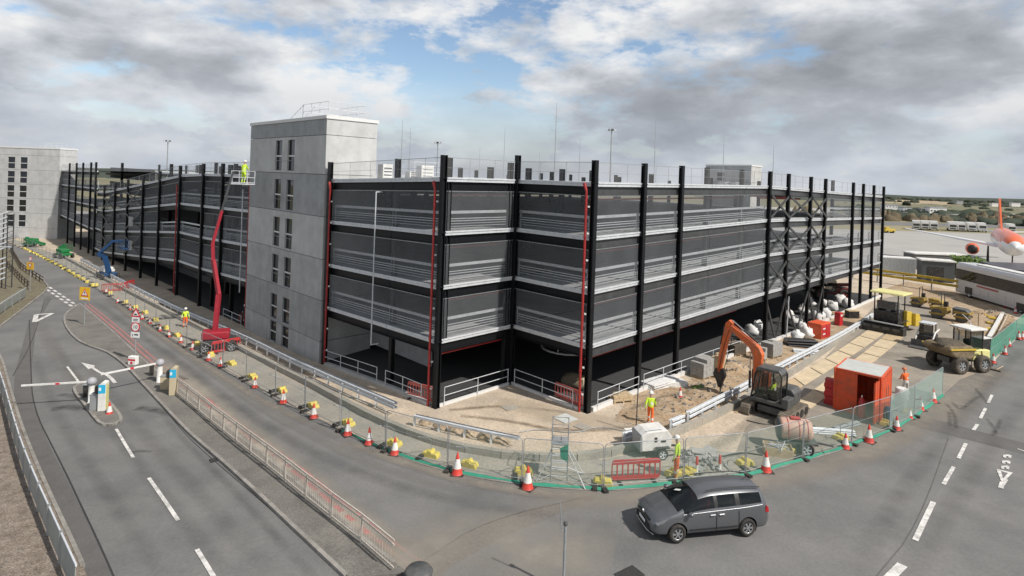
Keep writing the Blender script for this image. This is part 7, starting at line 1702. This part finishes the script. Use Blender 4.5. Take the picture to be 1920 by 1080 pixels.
# belts of trees on the far land
mb = MB(); rnd = random.Random(5)
for k in range(2200):
    a = rad(rnd.uniform(29, 46)); d = rnd.choice((380, 520, 760, 1100, 1500, 1900, 2300)) * rnd.uniform(.95, 1.05); x, y = d * math.sin(a), d * math.cos(a)
    if noise.noise(Vector((x / 200, y / 90, 8))) < -.05: continue
    s_ = rnd.uniform(1.6, 4) * (1 + d / 1500); t = (d - 300) / 3600; z = -1.2 - 17 * sstep(0, .35, t) + 11 * sstep(.3, .8, t)
    mb.blob((x, y, z + s_ * .1), (s_ * rnd.uniform(1, 2), s_, s_ * rnd.uniform(.5, .8)), k, 6, 4, .8)
o = mb.build('distant_woods', 'foliage_far'); o['kind'] = 'stuff'; o['label'] = 'belts of dark distant woodland along the horizon at the right'
mb = MB()
for i in range(300):
    t = i / 299; x = 60 + 560 * t; y = 262 + 95 * t; mb.blob((x + rnd.uniform(-4, 4), y + rnd.uniform(-5, 5), -1.2), (rnd.uniform(2, 4), 2.5, rnd.uniform(2.0, 4.6)), i, 7, 5, .9)
o = mb.build('hedge_belt', 'bank'); o['kind'] = 'stuff'; o['label'] = 'brown scrub bank running behind the white service trucks'
structure(drape('ground_strip', [(60, 262), (600, 357), (600, 300), (60, 236)], .08, 'verge')) if False else None
for i, (x, y, Y, w_, h_, m_) in enumerate(((1759, 404, 400, 11.5, 5.0, 'white'), (1733, 404, 405, 5, 4, 'galv_dull'), (1672, 392, 420, 9, 2.6, 'white'), (1690, 394, 430, 8, 2.2, 'white'), (1702, 396, 410, 6, 2.4, 'galv'), (1790, 402, 500, 12, 2.5, 'galv_dull'), (1812, 401, 560, 14, 3, 'white'), (1852, 405, 520, 12, 3, 'galv_dull'), (1880, 408, 480, 14, 3, 'galv'), (1835, 410, 430, 9, 2.6, 'white'), (1905, 412, 420, 14, 3, 'galv_dull'), (1868, 385, 1100, 16, 4, 'white'), (1905, 384, 1200, 18, 4, 'white'), (1800, 380, 1300, 14, 4, 'galv_dull'))):
    q = D(x, y, Y); r = thing('farm_building' if i > 10 else 'airfield_building', ['white two-storey block with a dark window row beyond the truck row', 'grey shed left of the white two-storey block'][i] if i < 2 else 'low %s building beyond the airfield, %s from the left' % ('white' if m_ == 'white' else 'grey', ORD[sorted([1672, 1690, 1702, 1790, 1812, 1852, 1880, 1835, 1905.1, 1868, 1905, 1800]).index(x) if x in (1672, 1690, 1702, 1790, 1812, 1852, 1880, 1835, 1868, 1905, 1800) else 3]) + (' on the hill' if i > 10 else ''), 'building', (q.x, q.y, q.z))
    MB().box((0, 3, h_ / 2 - 2), (w_, 6, h_ + 4)).build('wall', m_, r)
    MB().side([(-w_ / 2 - .2, h_), (w_ / 2 + .2, h_), (w_ / 2, h_ + .5), (-w_ / 2, h_ + .5)], -.2, 6.2).build('roof', 'galv_dull' if m_ == 'white' else 'concrete_dark', r)
    for k in range(max(1, int(w_ / 2.2))): MB().box((-w_ / 2 + 1.2 + k * 2.2, -.03, h_ * .62), (1.2, .05, h_ * .18)).build('window', 'glass', r)
# nearer trees among the far buildings
for i, (x, y, Y, h_) in enumerate(((1700, 385, 600, 7), (1745, 388, 700, 6), (1720, 403, 385, 4), (1683, 400, 380, 4.5), (1772, 392, 640, 6), (1846, 398, 560, 8), (1893, 400, 540, 7), (1815, 393, 620, 7), (1708, 402, 390, 4))):
    q = D(x, y, Y); r = thing('tree', 'small dark round tree among the airfield buildings, %s from the left' % ORD[sorted([1700, 1745, 1720, 1683, 1772, 1846, 1893, 1815, 1708]).index(x)], 'tree', (q.x, q.y, q.z - 2), 0, 'far airfield trees'); MB().tube([(0, 0, -1), (0, 0, h_ * .5)], [.4, .2], 6).build('trunk', 'bark', r); mb = MB()
    for k in range(7): a = k * .9; mb.blob((math.cos(a) * h_ * .3, math.sin(a) * h_ * .25, h_ * (.5 + .08 * (k % 3))), (h_ * .32, h_ * .3, h_ * .28), k + i * 9, 8, 5, .7)
    mb.build('crown', 'foliage_far', r)
# loose site clutter
def hose(px, lab, m='black_pipe', r_=.035):
    pts = smooth_line([G(*p) for p in px]); o0 = onground(pts[0].x, pts[0].y); r = thing('hose', lab, 'hose', o0)
    MB().tube([onground(p.x, p.y, r_ + .03) - o0 for p in pts], r_, 6).build('tube', m, r)
hose([(1245, 858), (1290, 850), (1340, 862), (1390, 850), (1430, 856)], 'thin black hose snaking from the white trailer generator towards the cream crate')
hose([(1180, 812), (1120, 800), (1080, 815), (1010, 806), (975, 812)], 'grey cable lying in loops across the tan yard left of the trailer generator', 'galv_dull', .025)
hose([(1400, 790), (1440, 800), (1480, 790), (1530, 802)], 'black cable behind the pink bowser', r_=.03)
r = thing('green_sack', 'small crumpled green sack on the sand right of the lone cone', 'sack', loc((1309, 732)), .4); MB().blob((0, 0, .12), (.55, .3, .22), 8, 12, 7, .8, -.5).build('sack', 'grass_leaf', r)
for i, (x, y, a_, w_) in enumerate(((1290, 775, .6, 1.6), (1385, 770, .9, 1.2), (1250, 800, .4, 1.1), (1432, 705, .7, 1.8), (1600, 615, .5, 1.5))):
    r = thing('timber_plank', 'rough timber plank, %s from the left along the crash barrier foot' % ORD[[1290, 1385, 1250, 1432, 1600].index(x) if False else sorted([1290, 1385, 1250, 1432, 1600]).index(x)], 'plank', loc((x, y), .04), a_); MB().box((0, 0, 0), (w_, .16, .05)).build('plank', 'timber', r)
rnd = random.Random(3); mb = MB()
for k in range(700):
    x = rnd.uniform(1150, 1560); y = rnd.uniform(640, 800)
    if not (620 + (1560 - x) * .30 < y < 800 - (x - 1150) * .42 + 20): continue
    q = G(x, y); s_ = rnd.uniform(.02, .07); mb.box((q.x, q.y, q.z + s_ * .4), (s_ * 1.7, s_ * 1.2, s_), rz=rnd.uniform(0, 3), tilt=rnd.uniform(-.5, .5))
o = mb.build('loose_stones', 'stone'); o['kind'] = 'stuff'; o['label'] = 'loose stones and clods strewn over the dug sand'
